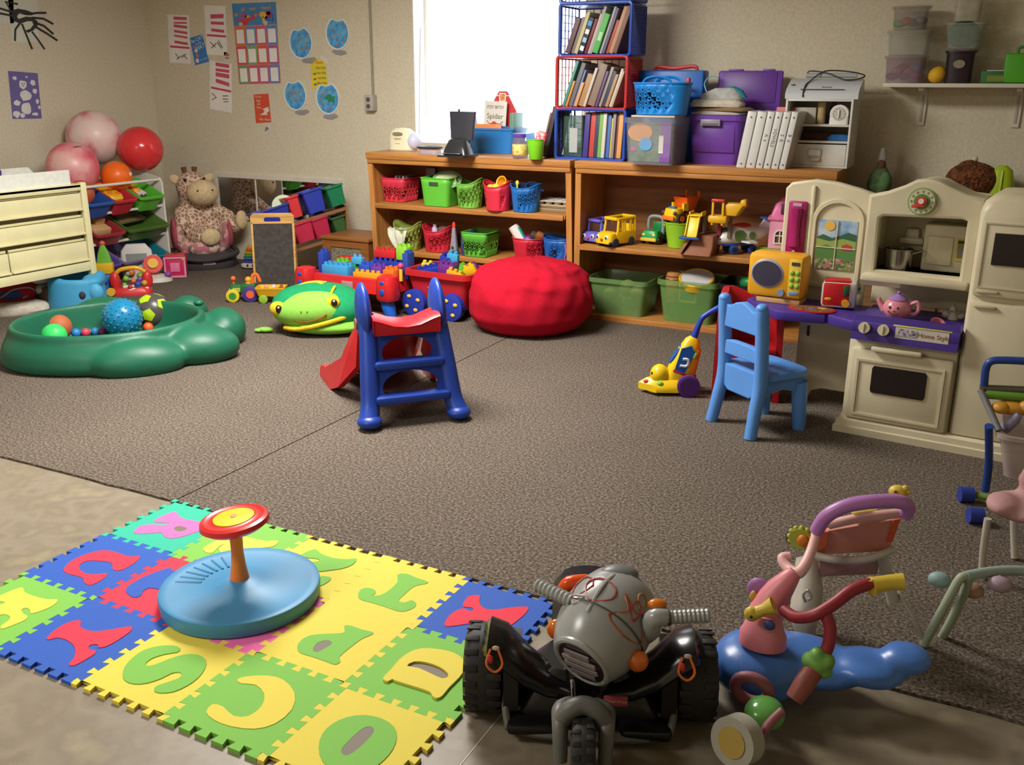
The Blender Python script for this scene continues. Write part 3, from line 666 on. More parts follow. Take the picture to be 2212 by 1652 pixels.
# --- right unit, bottom: translucent bins
def cbin(label, px, py, z, w, d, h, col, a, cat_='storage bin'):
    p = PZ(px, py, z); t = T('storage_bin', label, cat_, (p.x, max(p.y, 5.62)+d*.5, z)); p.y = max(p.y, 5.62)
    g = G().loft([rr(w*.84, d*.84, .03, 0), rr(w, d, .035, h*.86), rr(w+.03, d+.03, .045, h*.88), rr(w+.03, d+.03, .045, h), rr(w+.012, d+.012, .04, h), rr(w-.008, d-.008, .033, h*.86), rr(w*.84-.008, d*.84-.008, .028, .005)])
    obj('bin_shell', g, clr(col, a, .25), t); return t, p
b1, p = cbin('green translucent bin beside the red bean bag', 1316, 690, ZRB, .385, .32, .235, '#7C9F62', .55)
for i, (dx, dz, c, r) in enumerate([(-.09, .10, '#9BA85A', .05), (.02, .15, '#7C8A4A', .055), (.1, .13, '#A6A86A', .05), (.05, .06, '#8E8A5A', .05), (-.05, .05, '#5C7040', .05)]):
    tag(obj('toy_ball', G().sph((0, 0, 0), r), mt(c, .5), loc=(p.x+dx, p.y+.12+.03*(i % 2), ZRB+.005+max(dz, r))), ['pale round toy at the left inside the green bin', 'olive round toy in the middle of the green bin', 'yellowish round toy at the upper right inside the green bin', 'dull yellow round toy low at the right in the green bin', 'dark green round toy low at the left in the green bin'][i], 'toy')
b2, p = cbin('green translucent bin with the drum and tambourine', 1468, 706, ZRB, .36, .32, .265, '#7FAC64', .45)
t = T('toy_picture', 'yellow square toy frame seen through the green bin', 'toy', (p.x+.0, p.y+.04, ZRB+.13))
g = G()
for x in (-.05, .05): g.box((x, 0, .05), (.016, .012, .12), .004)
for z in (0, .1): g.box((0, 0, z), (.11, .012, .016), .004)
obj('frame', g, mt('#D9C83A', .4), t); obj('panel', G().box((0, .003, .05), (.085, .006, .085)), mt('#1F6F7A', .5), t)
tag(obj('cushion_toy', G().loft([rr(.26, .18, .05, 0), rr(.28, .2, .06, .05), rr(.24, .16, .05, .1)]), fab('#3E6F3A'), loc=(p.x, p.y+.16, ZRB+.006)), 'dark green soft toy lying in the bottom of the drum bin', 'toy')
t = T('toy_barrel', 'tan wooden barrel shaker standing in the green bin', 'shaker', (p.x-.115, p.y+.11, ZRB+.105))
obj('barrel', G().lathe([(.042, 0), (.05, .03), (.052, .1), (.05, .15), (.045, .185), (.03, .192)], n=24), mt('#B9814A', .35), t)
obj('groove_ring', G().lathe([(.0505, .165), (.053, .168), (.0505, .171)], n=24), mt('#7A4E28', .4), t); obj('groove_ring', G().lathe([(.0525, .145), (.0545, .149), (.0525, .153)], n=24), mt('#8A5A30', .4), t)
t = T('tambourine', 'white headed tambourine with a yellow rim leaning in the green bin', 'tambourine', (p.x+.035, p.y+.1, ZRB+.235), rot=(math.radians(20), math.radians(3), 0))
obj('hoop', G().lathe([(.1, 0), (.108, 0), (.11, .045), (.106, .05), (.099, .05), (.094, .02)], n=32, ring=True), mt('#D9AE2A', .4), t)
obj('drum_head', G().lathe([(.0, .04), (.099, .04), (.099, .046), (0, .048)], n=32), mt('#C9C8C8', .35), t)
b3, p = cbin('dark grey clear bin behind the red chair', 1600, 712, ZRB, .3, .3, .27, '#2A2426', .8)
tag(obj('toy_bowl', G().sph((0, 0, 0), (.075, .06, .05), m=None), mt('#1F7A3E', .4), loc=(p.x+.02, p.y+.11, ZRB+.27)), 'green toy bowl on top of the dark bin', 'bowl')
tag(obj('toy_hat', G().sph((0, 0, 0), (.075, .06, .05)), mt('#C8352E', .4), loc=(p.x+.03, p.y+.2, ZRB+.30)), 'red toy hat at the back of the dark bin', 'hat')
tag(obj('toy_bag', G().loft([rr(.24, .22, .05, 0), rr(.26, .24, .06, .12), rr(.24, .22, .06, .2)]), fab('#3C3336'), loc=(p.x, p.y+.13, ZRB+.006)), 'dark cloth bag filling the dark grey bin', 'bag')
# ================================================================== things on top of the bookshelves
def lattice(w, h, nx, ny, bar, th, m=None, solid=0.):     # one connected grid panel in XY
    po = [[(0, 0), (w, 0), (w, h), (0, h)]]
    ix, iy = (w-bar*2)/nx, (h-bar*2)/ny
    for i in range(nx):
        for j in range(ny):
            if (j+.5)/ny < solid: continue
            x0, y0 = bar+ix*i+bar*.3, bar+iy*j+bar*.3; x1, y1 = bar+ix*(i+1)-bar*.3, bar+iy*(j+1)-bar*.3
            po.append([(x0, y0), (x1, y0), (x1, y1), (x0, y1)])
    return G().plate(po, th, m=m)
YC = 5.68; CX0, CX1, _, _ = FR(1200, 340, 1347, 350, YC); CW = CX1-CX0; CD = .27
lev = [ZT]+[PY(1275, y, YC).z for y in (236, 121, 6)]; lev.append(lev[-1]+.36)
CC = ['#2B4FB0', '#C0322F', '#2B4FB0', '#2F55B5']; CN2 = ['bottom', 'red middle', 'upper blue', 'topmost']
for k in range(4):
    z0, h = lev[k]+.0008, lev[k+1]-lev[k]-.0016; c = CC[k]; mm = mt(c, .35); xo = [0, .0, .015, .015][k]
    t = T('storage_crate', ['blue lattice storage crate standing on the bookshelf, bottom of the stack', 'red lattice storage crate, second from the bottom of the stack', 'blue lattice storage crate of leaning books above the red crate', 'blue lattice storage crate at the very top of the stack'][k], 'crate', (CX0+xo, YC, z0), 0, 'stacked storage crates')
    obj('side_lattice', lattice(CD, h-.02, 5, 6, .006, .006, m=Matrix(((0, 0, 1, .002), (1, 0, 0, .01), (0, 1, 0, .01), (0, 0, 0, 1)))), mm, t)
    obj('side_lattice', lattice(CD, h-.02, 22, 24, .0045, .006, m=Matrix(((0, 0, 1, CW-.008), (1, 0, 0, .01), (0, 1, 0, .01), (0, 0, 0, 1)))), mm, t)
    obj('back_lattice', lattice(CW-.01, h-.02, 9, 7, .006, .006, m=Matrix.Translation((.005, CD+.008, .01)) @ XZ, solid=0), mm, t)
    obj('crate_floor', G().box((CW/2, CD/2, .006), (CW-.01, CD, .008), .002), mm, t)
    obj('crate_roof', G().box((CW/2, CD/2, h-.006), (CW-.01, CD, .008), .002), mm, t)
    rp = rr(CW, h, .02, 0); obj('front_rim', G().tube([Vector((v.x+CW/2, .0, v.y+h/2)) for v in rp], .0105, 8, closed=True), mt(c, .28), t)
SP = [  # thickness, height, colour, colour word
 [(.03,.215,'#6A5258','plum'),(.022,.22,'#857A70','taupe'),(.02,.25,'#C6BE8E','pale yellow'),(.032,.215,'#2B3640','navy'),(.018,.21,'#7C2C3C','maroon'),(.013,.24,'#BDB4A6','cream'),(.016,.285,'#A8A49C','pale grey'),(.034,.235,'#58B35A','bright green'),(.014,.29,'#B5B0AC','silver grey'),(.02,.27,'#67647C','slate'),(.018,.2,'#B05A44','rust red'),(.022,.29,'#BC9378','tan'),(.026,.28,'#80604E','brown')],
 [(.018,.285,'#4E9488','teal'),(.014,.16,'#C98E4A','ochre'),(.026,.27,'#6F6E74','dark grey'),(.012,.23,'#6A79B0','pale blue'),(.018,.15,'#CFA06A','sandy'),(.034,.2,'#A98862','kraft brown'),(.016,.24,'#C6BFB2','off white'),(.05,.26,'#8C7A6C','taupe'),(.016,.22,'#65507A','purple'),(.018,.245,'#9C9690','grey'),(.022,.22,'#3C4456','navy'),(.018,.2,'#AE8C6A','tan'),(.014,.235,'#CFC7B6','cream'),(.014,.22,'#B2A894','beige')],
 [(.03,.31,'#433C8A','indigo'),(.03,.3,'#C2473F','red'),(.024,.3,'#3A4258','navy'),(.022,.27,'#78AE50','green'),(.02,.295,'#CFC9C4','white'),(.022,.26,'#4E70B2','blue'),(.012,.24,'#CDBB48','yellow'),(.018,.3,'#8E8884','grey'),(.014,.3,'#7A4A54','maroon'),(.026,.29,'#DDA058','orange')]]
for k, (bk, ang, nm) in enumerate([(SP[2], 3, 'bottom blue crate'), (SP[1], 19, 'red crate'), (SP[0], 19, 'upper blue crate')]):
    a = math.radians(ang); n = len(bk); x = CX0+[.0, .0, .015][k]+(.17 if k == 0 else .022)
    tot = sum(b[0] for b in bk)/math.cos(a); room = CW-(.19 if k == 0 else .055)-math.sin(a)*.22
    if k: sc = room/tot
    else: sc = (CW-.19-.02)/tot
    for i, (th, hh, c, w) in enumerate(bk):
        th *= min(sc, 1.35)
        y = YC+.03+random.uniform(0, .02); hh = min(hh, (lev[k+1]-lev[k]-.035)/math.cos(a))
        g = G().box((th/2*.96, .1, hh/2), (th*.96, .2, hh), .0015)
        o = obj('book', g, mt(c, .5, 'speckle', cols=[c, c, '#B8AEA4'], sc=26, lo=.4, hi=.95))
        tag(o, '%s book, %s from the left in the %s' % (w, ORD[i], nm), 'book', 'books in the '+nm)
        o.location = (x, y, lev[k]+.0125+math.sin(a)*0); o.rotation_euler = (0, a, 0)
        # rest on its lower right corner
        o.location.z += th*math.sin(a)
        if k == 2 and i == 3:
            for q in range(4): obj('spine_square', G().box((th/2, -.0008, .03+q*.05), (th*.7, .002, .028)), mt(['#E8ECF0', '#9CC4E4', '#E4E8EC', '#3E9AD8'][q], .4), o)
        if k == 2 and i == 7: obj('spine_panel', G().box((th/2, -.0008, .1), (th*.6, .002, .05)), mt('#A9D8A4', .4), o)
        x += th/math.cos(a)+.0006
t = T('binder', 'green clear binder with a white label at the left of the bottom blue crate', 'binder', (CX0+.02, YC+.06, ZT+.013))
obj('cover', G().box((.07, .09, .125), (.13, .18, .25), .004), clr('#3E5A50', .8), t); obj('spine_label', G().box((.075, -.0015, .10), (.055, .002, .15)), mt('#AEB4B0', .5), t)
# boards leaning against the crates on the left
p = PZ(1176, 346, ZT)
for i, (dx, h, c, l) in enumerate([(.0, .285, '#7A5444', 'thin brown picture book leaning left of the crates'), (.03, .32, '#3E3234', 'tall dark picture book leaning against the bottom blue crate')]):
    o = tag(obj('picture_book', G().box((.008, .12, h/2), (.014+.012*i, .24, h), .002), mt(c, .5)), l, 'book'); o.location = (PY(1168, 345, YC+.03).x+dx, YC+.01, ZT+.006); o.rotation_euler = (0, math.radians(14-2*i), 0)
# sound machine
p = PZ(858, 326, ZT)
t = T('sound_machine', 'cream domed sound machine with a lavender ball side, at the left end', 'sound machine', (p.x, p.y+.075, ZT))
obj('housing', G().loft([el(.1, .06, 0, 24, 3), el(.1, .06, .01, 24, 3), el(.098, .058, .09, 24, 3), el(.088, .052, .13, 24, 2.6), el(.055, .035, .15, 24, 2.4), el(.01, .01, .155, 24)]), mt('#E4DEBE', .35), t)
obj('base', G().loft([el(.112, .07, 0, 24, 2.4), el(.112, .07, .008, 24, 2.4)]), mt('#B9A890', .4), t)
obj('speaker_slot', G().loft([el(.042, .012, 0, 20, 2.4), el(.042, .012, .003, 20, 2.4)], m=RM(math.radians(70), 0, 0, (-.005, -.058, .115))), mt('#7E7A5E', .5), t)
for z_, w_ in ((.085, .06), (.077, .05), (.05, .035)): obj('printed_line', G().box((-.005, -.0595, z_), (w_, .002, .002)), mt('#6A654F', .5), t)
obj('lamp_ball', G().sph((.1, -.005, .065), (.055, .055, .06)), mt('#C9CDE6', .3), t)
# flat scale-like plate
p = PZ(917, 334, ZT)
t = T('desk_tray', 'flat black dish on a clear stand between the sound machine and black machine', 'dish', (p.x, p.y+.07, ZT))
obj('stand', G().loft([rr(.15, .1, .03, 0), rr(.14, .09, .03, .035)]), clr('#B9A8B0', .45), t); obj('dish', G().loft([rr(.15, .11, .03, .0355), rr(.17, .13, .035, .05), rr(.16, .12, .03, .05), rr(.13, .1, .03, .043)]), mt('#3E434A', .3), t)
# black machine with upright lid
p = PZ(972, 340, ZT)
t = T('charging_stand', 'black desktop machine with a square upright lid in front of the window', 'machine', (p.x, p.y+.1, ZT))
obj('base', G().loft([rr(.21, .2, .02, 0), rr(.21, .2, .02, .012), rr(.17, .15, .03, .014)]), mt('#24262B', .3), t)
obj('body', G().loft([rr(.18, .13, .02, .012, cy=.01), rr(.165, .12, .025, .05, cy=.015), rr(.13, .09, .025, .10, cy=.025), rr(.10, .06, .02, .115, cy=.03)]), mt('#2A2C2E', .22), t)
obj('chrome_bar', G().box((0, -.075, .022), (.13, .03, .006), .002), mt('#9A9CA0', .3, 'metal'), t)
obj('lid', G().loft([rr(.16, .03, .008, .1, cy=.06), rr(.19, .03, .008, .28, cy=.075)]), mt('#33333C', .4), t)
obj('lid_knob', G().cyl((-.03, .075, .275), (-.03, .075, .295), .007), mt('#22242A', .4), t)
# blue tub with books
p = PZ(1054, 331, ZT); bw = .37
t = T('storage_tub', 'blue plastic tub of books in front of the window', 'tub', (p.x+.0, p.y+.12, ZT))
g = G(); tub(g, .34, .19, .385, .225, .165, .004, .03, .007); obj('tub_wall', g, mt('#2F7FCB', .35), t)
bx, by = p.x, p.y+.12
def board(name, label, cat_, w, h, th, c, x, y, lean, roll=0, z=ZT+.006):
    t = T(name, label, cat_, (x, y, z), rot=(-lean, roll, 0)); obj('cover', G().box((0, 0, h/2), (w, th, h), .002), mt(c, .45), t); return t
t = board('picture_book', 'square white picture book about a spider in the blue tub', 'book', .17, .265, .01, '#DAD6CC', bx+.0, by-.03, .06, .03, z=ZT+.075)
for s_, z_, sz in (('ITSY BITSY', .225, .028), ('Spider', .165, .05)):
    obj('lettering', G().text(s_, sz, .001, m=Matrix.Translation((0, -.0058, z_)) @ XZ), mt('#6A6A58', .5), t)
obj('red_blob', G().sph((-.005, -.006, .115), (.02, .003, .018)), mt('#C8402F', .5), t)
for s in (-1, 1): obj('leg_stroke', G().tube([(s*.015, -.006, .12), (s*.04, -.006, .115), (s*.062, -.006, .135)], .002, 5), mt('#4A3A34', .5), t)
t = board('barn_board', 'red barn shaped board standing behind the spider book', 'board', .01, .01, .004, '#C8343A', bx+.04, by+.02, .03, z=ZT+.06)
bar = [(-.11, 0), (.11, 0), (.11, .21), (.055, .31), (.03, .345), (-.03, .345), (-.055, .31), (-.11, .21)]
obj('barn', G().plate([bar], .006, m=XZ), mt('#D03A40', .5), t)
obj('white_trim', G().tube([(-.11, -.008, .0), (-.11, -.008, .215), (-.05, -.008, .315), (.05, -.008, .315), (.11, -.008, .215), (.11, -.008, 0)], .005, 5), mt('#F1EEEA', .5), t)
obj('hay_door', G().box((0, -.008, .305), (.05, .005, .055)), mt('#F1EEEA', .5), t); obj('hay_picture', G().box((0, -.011, .305), (.036, .003, .042)), mt('#C86A3A', .5, 'speckle', cols=['#B84A2E', '#E8B45A'], sc=60), t)
for a in ((-.055, .06), (.055, .06)): obj('door_brace', G().tube([(a[0]-.03, -.008, .04), (a[0]+.03, -.008, .1)], .003, 5), mt('#F1EEEA', .5), t)
board('picture_book', 'orange book lying along the front of the blue tub', 'book', .2, .185, .012, '#E08A4A', bx-.02, by-.075, .02)
board('picture_book', 'grey white magazine leaning at the left end of the blue tub', 'magazine', .075, .23, .008, '#B7B4C2', bx-.12, by-.03, .05, -.28)
board('picture_book', 'thin green book behind the barn board in the blue tub', 'book', .03, .26, .14, '#6E9A86', bx+.15, by+.01, .0)
board('picture_book', 'blue folder at the right end of the blue tub', 'folder', .13, .172, .01, '#3A5A9A', bx+.105, by-.055, .02)
# jar, cup
p = PZ(1117, 342, ZT)
t = T('snack_jar', 'clear jar with purple lid and yellow label in front of the blue tub', 'jar', (p.x, p.y+.045, ZT))
obj('glass', G().lathe([(.047, 0), (.05, .006), (.05, .10), (.043, .125), (.043, .13)], n=24), clr('#8E7C90', .5), t)
obj('label', G().lathe([(.051, .02), (.0515, .021), (.0515, .085), (.051, .086)], n=24), mt('#E4D88A', .5, 'speckle', cols=['#E8DE96', '#E0CE6A', '#C9A45A'], sc=40), t)
obj('lid', G().lathe([(.046, .13), (.048, .132), (.048, .15), (.045, .152)], n=24), mt('#5E3FA8', .4), t)
p = PZ(1151, 345, ZT)
t = T('plastic_cup', 'lime green plastic cup with red candy packets beside the jar', 'cup', (p.x, p.y+.045, ZT))
obj('cup', G().lathe([(.04, 0), (.043, .003), (.056, .118), (.059, .12), (.059, .124), (.053, .124), (.04, .006)], n=26), mt('#7FD82A', .35), t)
tag(obj('candy_packet', G().loft([rr(.06, .03, .01, 0), rr(.075, .035, .01, .07), rr(.05, .02, .008, .085)]), mt('#D8404A', .45, 'speckle', cols=['#D03038', '#E87A80', '#F0D8D8'], sc=50), loc=(p.x+.02, p.y+.05, ZT+.09), rot=(0, .25, 0)), 'red candy packet sticking out of the lime cup', 'packet')
tag(obj('card', G().box((0, 0, .05), (.06, .006, .1), .002), mt('#5A86C0', .4), loc=(p.x-.022, p.y+.04, ZT+.06), rot=(0, -.2, 0)), 'light blue card standing in the lime cup', 'card')
# clear tub with a printed sleeve
YT = PZ(1402, 357, ZT).y; x0, x1, z0, z1 = FR(1348, 262, 1458, 356, YT); x1_ = x1+.0; w = x1_-x0; hh = z1-z0+.02
t = T('clear_tub', 'clear plastic tub with a printed purple and green sleeve', 'tub', (x0+w/2, YT+.15, ZT))
g = G(); tub(g, w*.93, .27, w, .3, .268, .004, .03, .012, lip=.03); obj('tub_wall', g, clr('#B8B4BC', .2), t)
sl = -.128
obj('sleeve', G().box((-.0, sl-.006, .13), (w*.8, .003, .22)), mt('#56705F', .5, 'speckle', cols=['#4E6A5A', '#6A8468', '#587468'], sc=14), t)
obj('purple_panel', G().box((w*.3, sl-.0085, .13), (w*.2, .003, .22)), mt('#7A4AA0', .5), t)
obj('orange_panel', G().loft([el(.075, .05, 0, 20), el(.075, .05, .003, 20)], m=Matrix.Translation((-w*.2, sl-.008, .185)) @ XZ), mt('#E09A40', .5), t)
obj('blue_panel', G().loft([el(.04, .038, 0, 20), el(.04, .038, .003, 20)], m=Matrix.Translation((-w*.08, sl-.011, .12)) @ XZ), mt('#5AA0D0', .5), t)
obj('pink_mark', G().box((-w*.32, sl-.0085, .09), (.03, .003, .02)), mt('#D0508A', .5), t)
obj('price_label', G().box((w*.22, sl-.0105, .12), (.028, .003, .10)), mt('#D6D2CC', .5), t)
tag(obj('magazine', G().box((0, 0, .006), (w*.85, .22, .012), .002), mt('#C6B8A8', .5)), 'magazines lying flat on top of the clear tub', 'magazine').location = (x0+w/2, YT+.15, ZT+.2685)
tag(obj('cloth_bundle', G().loft([rr(.26, .2, .05, 0), rr(.27, .22, .06, .1), rr(.25, .2, .06, .2)]), fab('#5A5258'), loc=(x0+w/2, YT+.15, ZT+.006)), 'dark contents inside the clear printed tub', 'cloth')
# blue holed basket on the tub
zb = ZT+.2815
t = T('basket', 'bright blue holed basket with two loop handles on the clear tub', 'basket', (x0+w/2+.02, YT+.14, zb))
g, rim = basket_mesh(.34, .24, .175, True, .88, .0, lambda i, j: 1 <= j < 6 and (i+j) % 2 == 0 and (22 < i < 37), 44, 7, .32)
o = obj('basket_wall', g, mt('#1F86DA', .38), t, ang=60); m = o.modifiers.new('thickness', 'SOLIDIFY'); m.thickness = .003; m.offset = -1
obj('rim', G().tube(rim, .006, 6, closed=True), mt('#1F86DA', .38), t)
for s in (-1, 1): obj('loop_handle', G().tube([(-.085, s*.1, .17), (-.065, s*.11, .20), (0, s*.116, .214), (.065, s*.11, .20), (.085, s*.1, .17)], .012, 8, 6, flat=.6), mt('#1F86DA', .38), t)
# blue case behind
x0, x1, z0, z1 = FR(1376, 150, 1500, 240, 5.91)
t = T('tool_case', 'blue upright case with red latches and handle behind the blue basket', 'case', ((x0+x1)/2+.03, 5.91, ZT))
W_ = x1-x0+.05; H_ = z1-ZT-.005
obj('case_body', G().box((0, .05, H_/2), (W_, .12, H_), .012), mt('#1E63B8', .4), t)
obj('handle', G().tube([(-.12, .05, H_), (-.1, .05, H_+.022), (0, .05, H_+.012), (.1, .05, H_+.022), (.14, .05, H_+.02), (.15, .05, H_)], .011, 8, 4), mt('#C42F34', .4), t)
for x in (-.075, .115): obj('latch', G().box((x, -.014, H_-.075), (.024, .014, .065), .005), mt('#CC2F35', .4), t)
# purple tote with the lid folded up
YP = PZ(1550, 356, ZT).y; x0, x1, z0, z1 = FR(1487, 250, 1596, 356, YP); w = x1-x0; lw = w+.1
t = T('storage_tote', 'purple storage tote with grey latch and its lid standing open', 'tote', (x0+w/2, YP+.17, ZT))
g = G(); tub(g, w*.9, .29, w, .33, .282, .005, .03, .012, lip=.03); obj('tote_wall', g, mt('#6A3AA0', .4, bump=.1), t)
obj('front_panel', G().box((0, -.158, .15), (w*.8, .012, .16), .004), mt('#673798', .4), t)
obj('latch', G().box((-.02, -.182, .24), (.12, .02, .04), .006), mt('#8E8894', .4), t); obj('latch_slot', G().box((-.02, -.1925, .23), (.09, .004, .012)), mt('#5E5A64', .4), t)
lid = obj('lid', G().box((0, 0, .125), (lw*.98, .025, .25), .02), mt('#6A3AA0', .4), t, loc=(.1, .185, .286), rot=(math.radians(-6), 0, 0))
obj('lid_rib', G().box((0, -.014, .15), (lw*.82, .006, .18), .003), mt('#60348F', .4), lid); obj('lid_tab', G().box((-.09, 0, .252), (.09, .022, .012), .003), mt('#6A3AA0', .4), lid); obj('lid_tab', G().box((.11, 0, .252), (.07, .022, .012), .003), mt('#6A3AA0', .4), lid)
cx_, cy_, cz_ = x0+w/2-.01, YP+.13, ZT+.284
def sheet(name, label, cat_, w, d, h, c, x, y, z, rz=0, k='f'):
    g = G(); n = 8
    g.loft([rr(w, d, .03, 0), rr(w*1.04, d*1.04, .04, h*.4), rr(w*.9, d*.9, .05, h)], m=RM(0, 0, rz))
    return tag(obj(name, g, fab(c) if k == 'f' else mt(c, .6), loc=(x, y, z)), label, cat_)
sheet('paper_stack', 'white paper stack lying on the purple tote', 'papers', .3, .2, .02, '#D9CFCB', cx_, cy_, cz_, .03, 'p')
sheet('notebook', 'tan folder on top of the papers on the purple tote', 'folder', .31, .2, .022, '#8E7658', cx_+.03, cy_, cz_+.021, -.12, 'p')
sheet('cloth_pouch', 'off white cloth pouch above the tan folder on the tote', 'pouch', .3, .19, .04, '#CFC6B4', cx_-.01, cy_-.01, cz_+.044, .12)
t = T('bag', 'grey and teal bag on top of the pile on the purple tote', 'bag', (cx_+.01, cy_, cz_+.085), .2)
obj('bag_body', G().loft([rr(.25, .16, .05, 0), rr(.24, .15, .06, .03), rr(.12, .08, .03, .065, cx=.02)]), fab('#B8BAB6'), t)
obj('teal_flap', G().loft([rr(.09, .1, .02, .012, cx=.1), rr(.08, .09, .02, .05, cx=.08), rr(.04, .05, .015, .075, cx=.05)]), fab('#2F8A9A'), t)
obj('strap', G().tube([(-.09, 0, .04), (-.11, .03, .09), (-.08, .05, .13), (-.03, .05, .125)], .004, 6, 5), mt('#7FB8BA', .6), t)
# six white binders
p0, p1 = PZ(1584, 361, ZT), PZ(1692, 362, ZT); n = 6
hb = .315
for i in range(n):
    f = i/(n-1); wI = [.052, .052, .04, .04, .04, .036][i]; xs = [0, .056, .112, .156, .2, .244][i]
    t = T('binder', ['widest blank white binder at the left of the white binder row', 'second blank white binder of the row beside the purple tote', 'white binder with faint writing, third of the row', 'white binder with large handwriting on its spine, fourth of the row', 'white binder with short writing, fifth of the row', 'narrow white binder, last of the row beside the white rack'][i], 'binder', (p0.x+xs+.012, p0.y+.008, ZT+.0006), group='white ring binders', rot=(0, math.radians(8.5), 0))
    t.location.z += 0
    obj('cover', G().box((wI/2, .13, hb/2), (wI-.002, .26, hb), .003), mt('#D3D2CE', .4), t)
    for z in (.025, hb-.03): obj('rivet', G().cyl((wI/2, -.0005, z), (wI/2, -.003, z), .0045, n=10), mt('#5A5855', .3), t)
    wr = ['', '', 'A  a', 'VOWELS', 'S  R', 'B  d'][i]
    if wr: obj('handwriting', G().text(wr, .026, .0008, m=Matrix.Translation((wI/2, -.001, hb*.55)) @ XZ @ Matrix.Rotation(-PI/2, 4, 'Z')), mt('#77757A', .6), t)
tag(obj('pink_folder', G().box((0, 0, .165), (.15, .012, .33), .003), mt('#D4686E', .5), loc=(p1.x-.03, p0.y+.30, ZT)), 'pink folder standing behind the white binders', 'folder')
# white desk rack
YR = PZ(1760, 362, ZT).y; x0, x1, z0, z1 = FR(1692, 214, 1829, 361, YR); w = x1-x0+.02; h = z1-ZT
t = T('desk_rack', 'white wooden desk rack with two open shelves and a drawer', 'desk rack', (x0, YR, ZT)); dR = .27; WM = mt('#D9D7D0', .45)
for x in (.006, w-.006): obj('side_panel', G().box((x, dR/2, h/2), (.012, dR, h), .002), WM, t)
for z, nm in ((h-.006, 'top_panel'), (.62*h, 'rack_shelf'), (.38*h, 'rack_shelf'), (.006, 'bottom_panel')): obj(nm, G().box((w/2, dR/2, z), (w-.025, dR-.002, .012), .002), WM, t)
obj('back_panel', G().box((w/2, dR-.004, h/2), (w-.025, .006, h-.02)), mt('#B9B4A8', .5), t)
dr = obj('drawer', G().box((w/2, .012, .19*h), (w-.03, .02, .36*h-.018), .003), WM, t)
obj('label_holder', G().box((w/2, -.002, .22*h), (.08, .008, .045), .003), mt('#BDBBB4', .4), dr); obj('card', G().box((w/2, -.0065, .222*h), (.062, .002, .03)), mt('#E4E2DA', .5), dr)
obj('drawer_pull', G().tube([(w/2-.03, -.003, .15*h), (w/2-.025, -.018, .12*h), (w/2+.025, -.018, .12*h), (w/2+.03, -.003, .15*h)], .006, 6, 3), mt('#C9C7C0', .4), dr)
rx, rz_, ry = x0, ZT+.62*h+.0065, YR
t = T('kitchen_timer', 'white round dial timer on the upper shelf of the white rack', 'timer', (rx+w-.075, ry+.04, rz_))
obj('timer_body', G().loft([rr(.1, .05, .01, 0), rr(.1, .045, .01, .04)]).cyl((0, -.022, .058), (0, .022, .058), .05, n=24), mt('#E2E0DA', .4), t)
obj('dial', G().cyl((0, -.0225, .058), (0, -.026, .058), .036, n=24), mt('#C4C2BC', .4), t)
for q in range(12): obj('tick', G().box((.03*math.sin(q*PI/6), -.0265, .058+.03*math.cos(q*PI/6)), (.003, .002, .004)), mt('#4A4848', .5), t)
obj('knob', G().box((0, -.03, .058), (.008, .012, .045), .003), mt('#E6E4DE', .4), t)
tag(obj('wooden_roll', G().lathe([(.022, 0), (.024, .004), (.024, .115), (.022, .12)], n=18), mt('#B59A6E', .6), loc=(rx+w*.5, ry+.1, rz_)), 'tan cardboard roll standing in the white rack', 'roll')
tag(obj('bottle', G().lathe([(.026, 0), (.028, .06), (.02, .09), (.012, .105), (.012, .125)], n=18), mt('#4A3448', .35), loc=(rx+w*.66, ry+.14, rz_)), 'dark plum bottle beside the roll in the white rack', 'bottle')
tag(obj('gift_box', G().box((0, 0, .045), (.12, .1, .09), .004), mt('#B5AEA4', .5), loc=(rx+.1, ry+.12, rz_)), 'pale grey box at the left of the rack shelf', 'box')
z2 = ZT+.38*h+.0065
tag(obj('pencil_case', G().loft([rr(.2, .1, .03, 0), rr(.21, .11, .04, .025), rr(.18, .09, .04, .045)]), fab('#4A302C'), loc=(rx+.17, ry+.1, z2)), 'dark brown pouch in the lower opening of the rack', 'pouch')
tag(obj('scarf', G().loft([rr(.12, .07, .03, 0), rr(.12, .07, .03, .02), rr(.08, .05, .02, .035)]), fab('#3A6AA8'), loc=(rx+w-.07, ry+.06, z2)), 'blue cloth at the right of the lower rack opening', 'cloth')
# laminator
zl = ZT+h+.0006
t = T('laminator', 'white laminator with a black cord coiled on top of the desk rack', 'laminator', (x0+w/2+.005, YR+.12, zl))
L_ = w+.03
pr = [(-.11, 0), (.1, 0), (.105, .03), (.075, .1), (.03, .11), (-.085, .055), (-.112, .03)]
g = G().loft([[Vector((s, y, z)) for y, z in pr] for s in (-L_/2, -L_/2+.01, L_/2-.01, L_/2)])
obj('laminator_body', g, mt('#CDD2D6', .4), t)
obj('feed_slot', G().box((0, -.1, .052), (L_*.6, .006, .004), m=None), mt('#3E4146', .5), t)
obj('lettering', G().text('Scotch', .02, .001, m=RM(math.radians(28), 0, 0, (.02, -.071, .0635))), mt('#55585C', .5), t)
obj('side_vent', G().box((-L_*.44, -.04, .078), (.02, .05, .006), .002), mt('#8E9296', .4), t)
obj('carry_bar', G().cyl((-L_*.3, .05, .128), (L_*.4, .05, .128), .014), mt('#A4A8AC', .4), t)
obj('power_cord', G().tube([(-L_*.3, .05, .13), (-.1, .045, .152), (.0, .03, .14), (.1, -.01, .105), (.18, .0, .11), (.2, .03, .13), (.1, .05, .15), (-.02, .04, .15), (-.09, -.02, .092), (-.1, -.06, .074), (-.1, -.105, .045), (-.1, -.117, .01)], .004, 6, 6), mt('#2E2E30', .5), t)
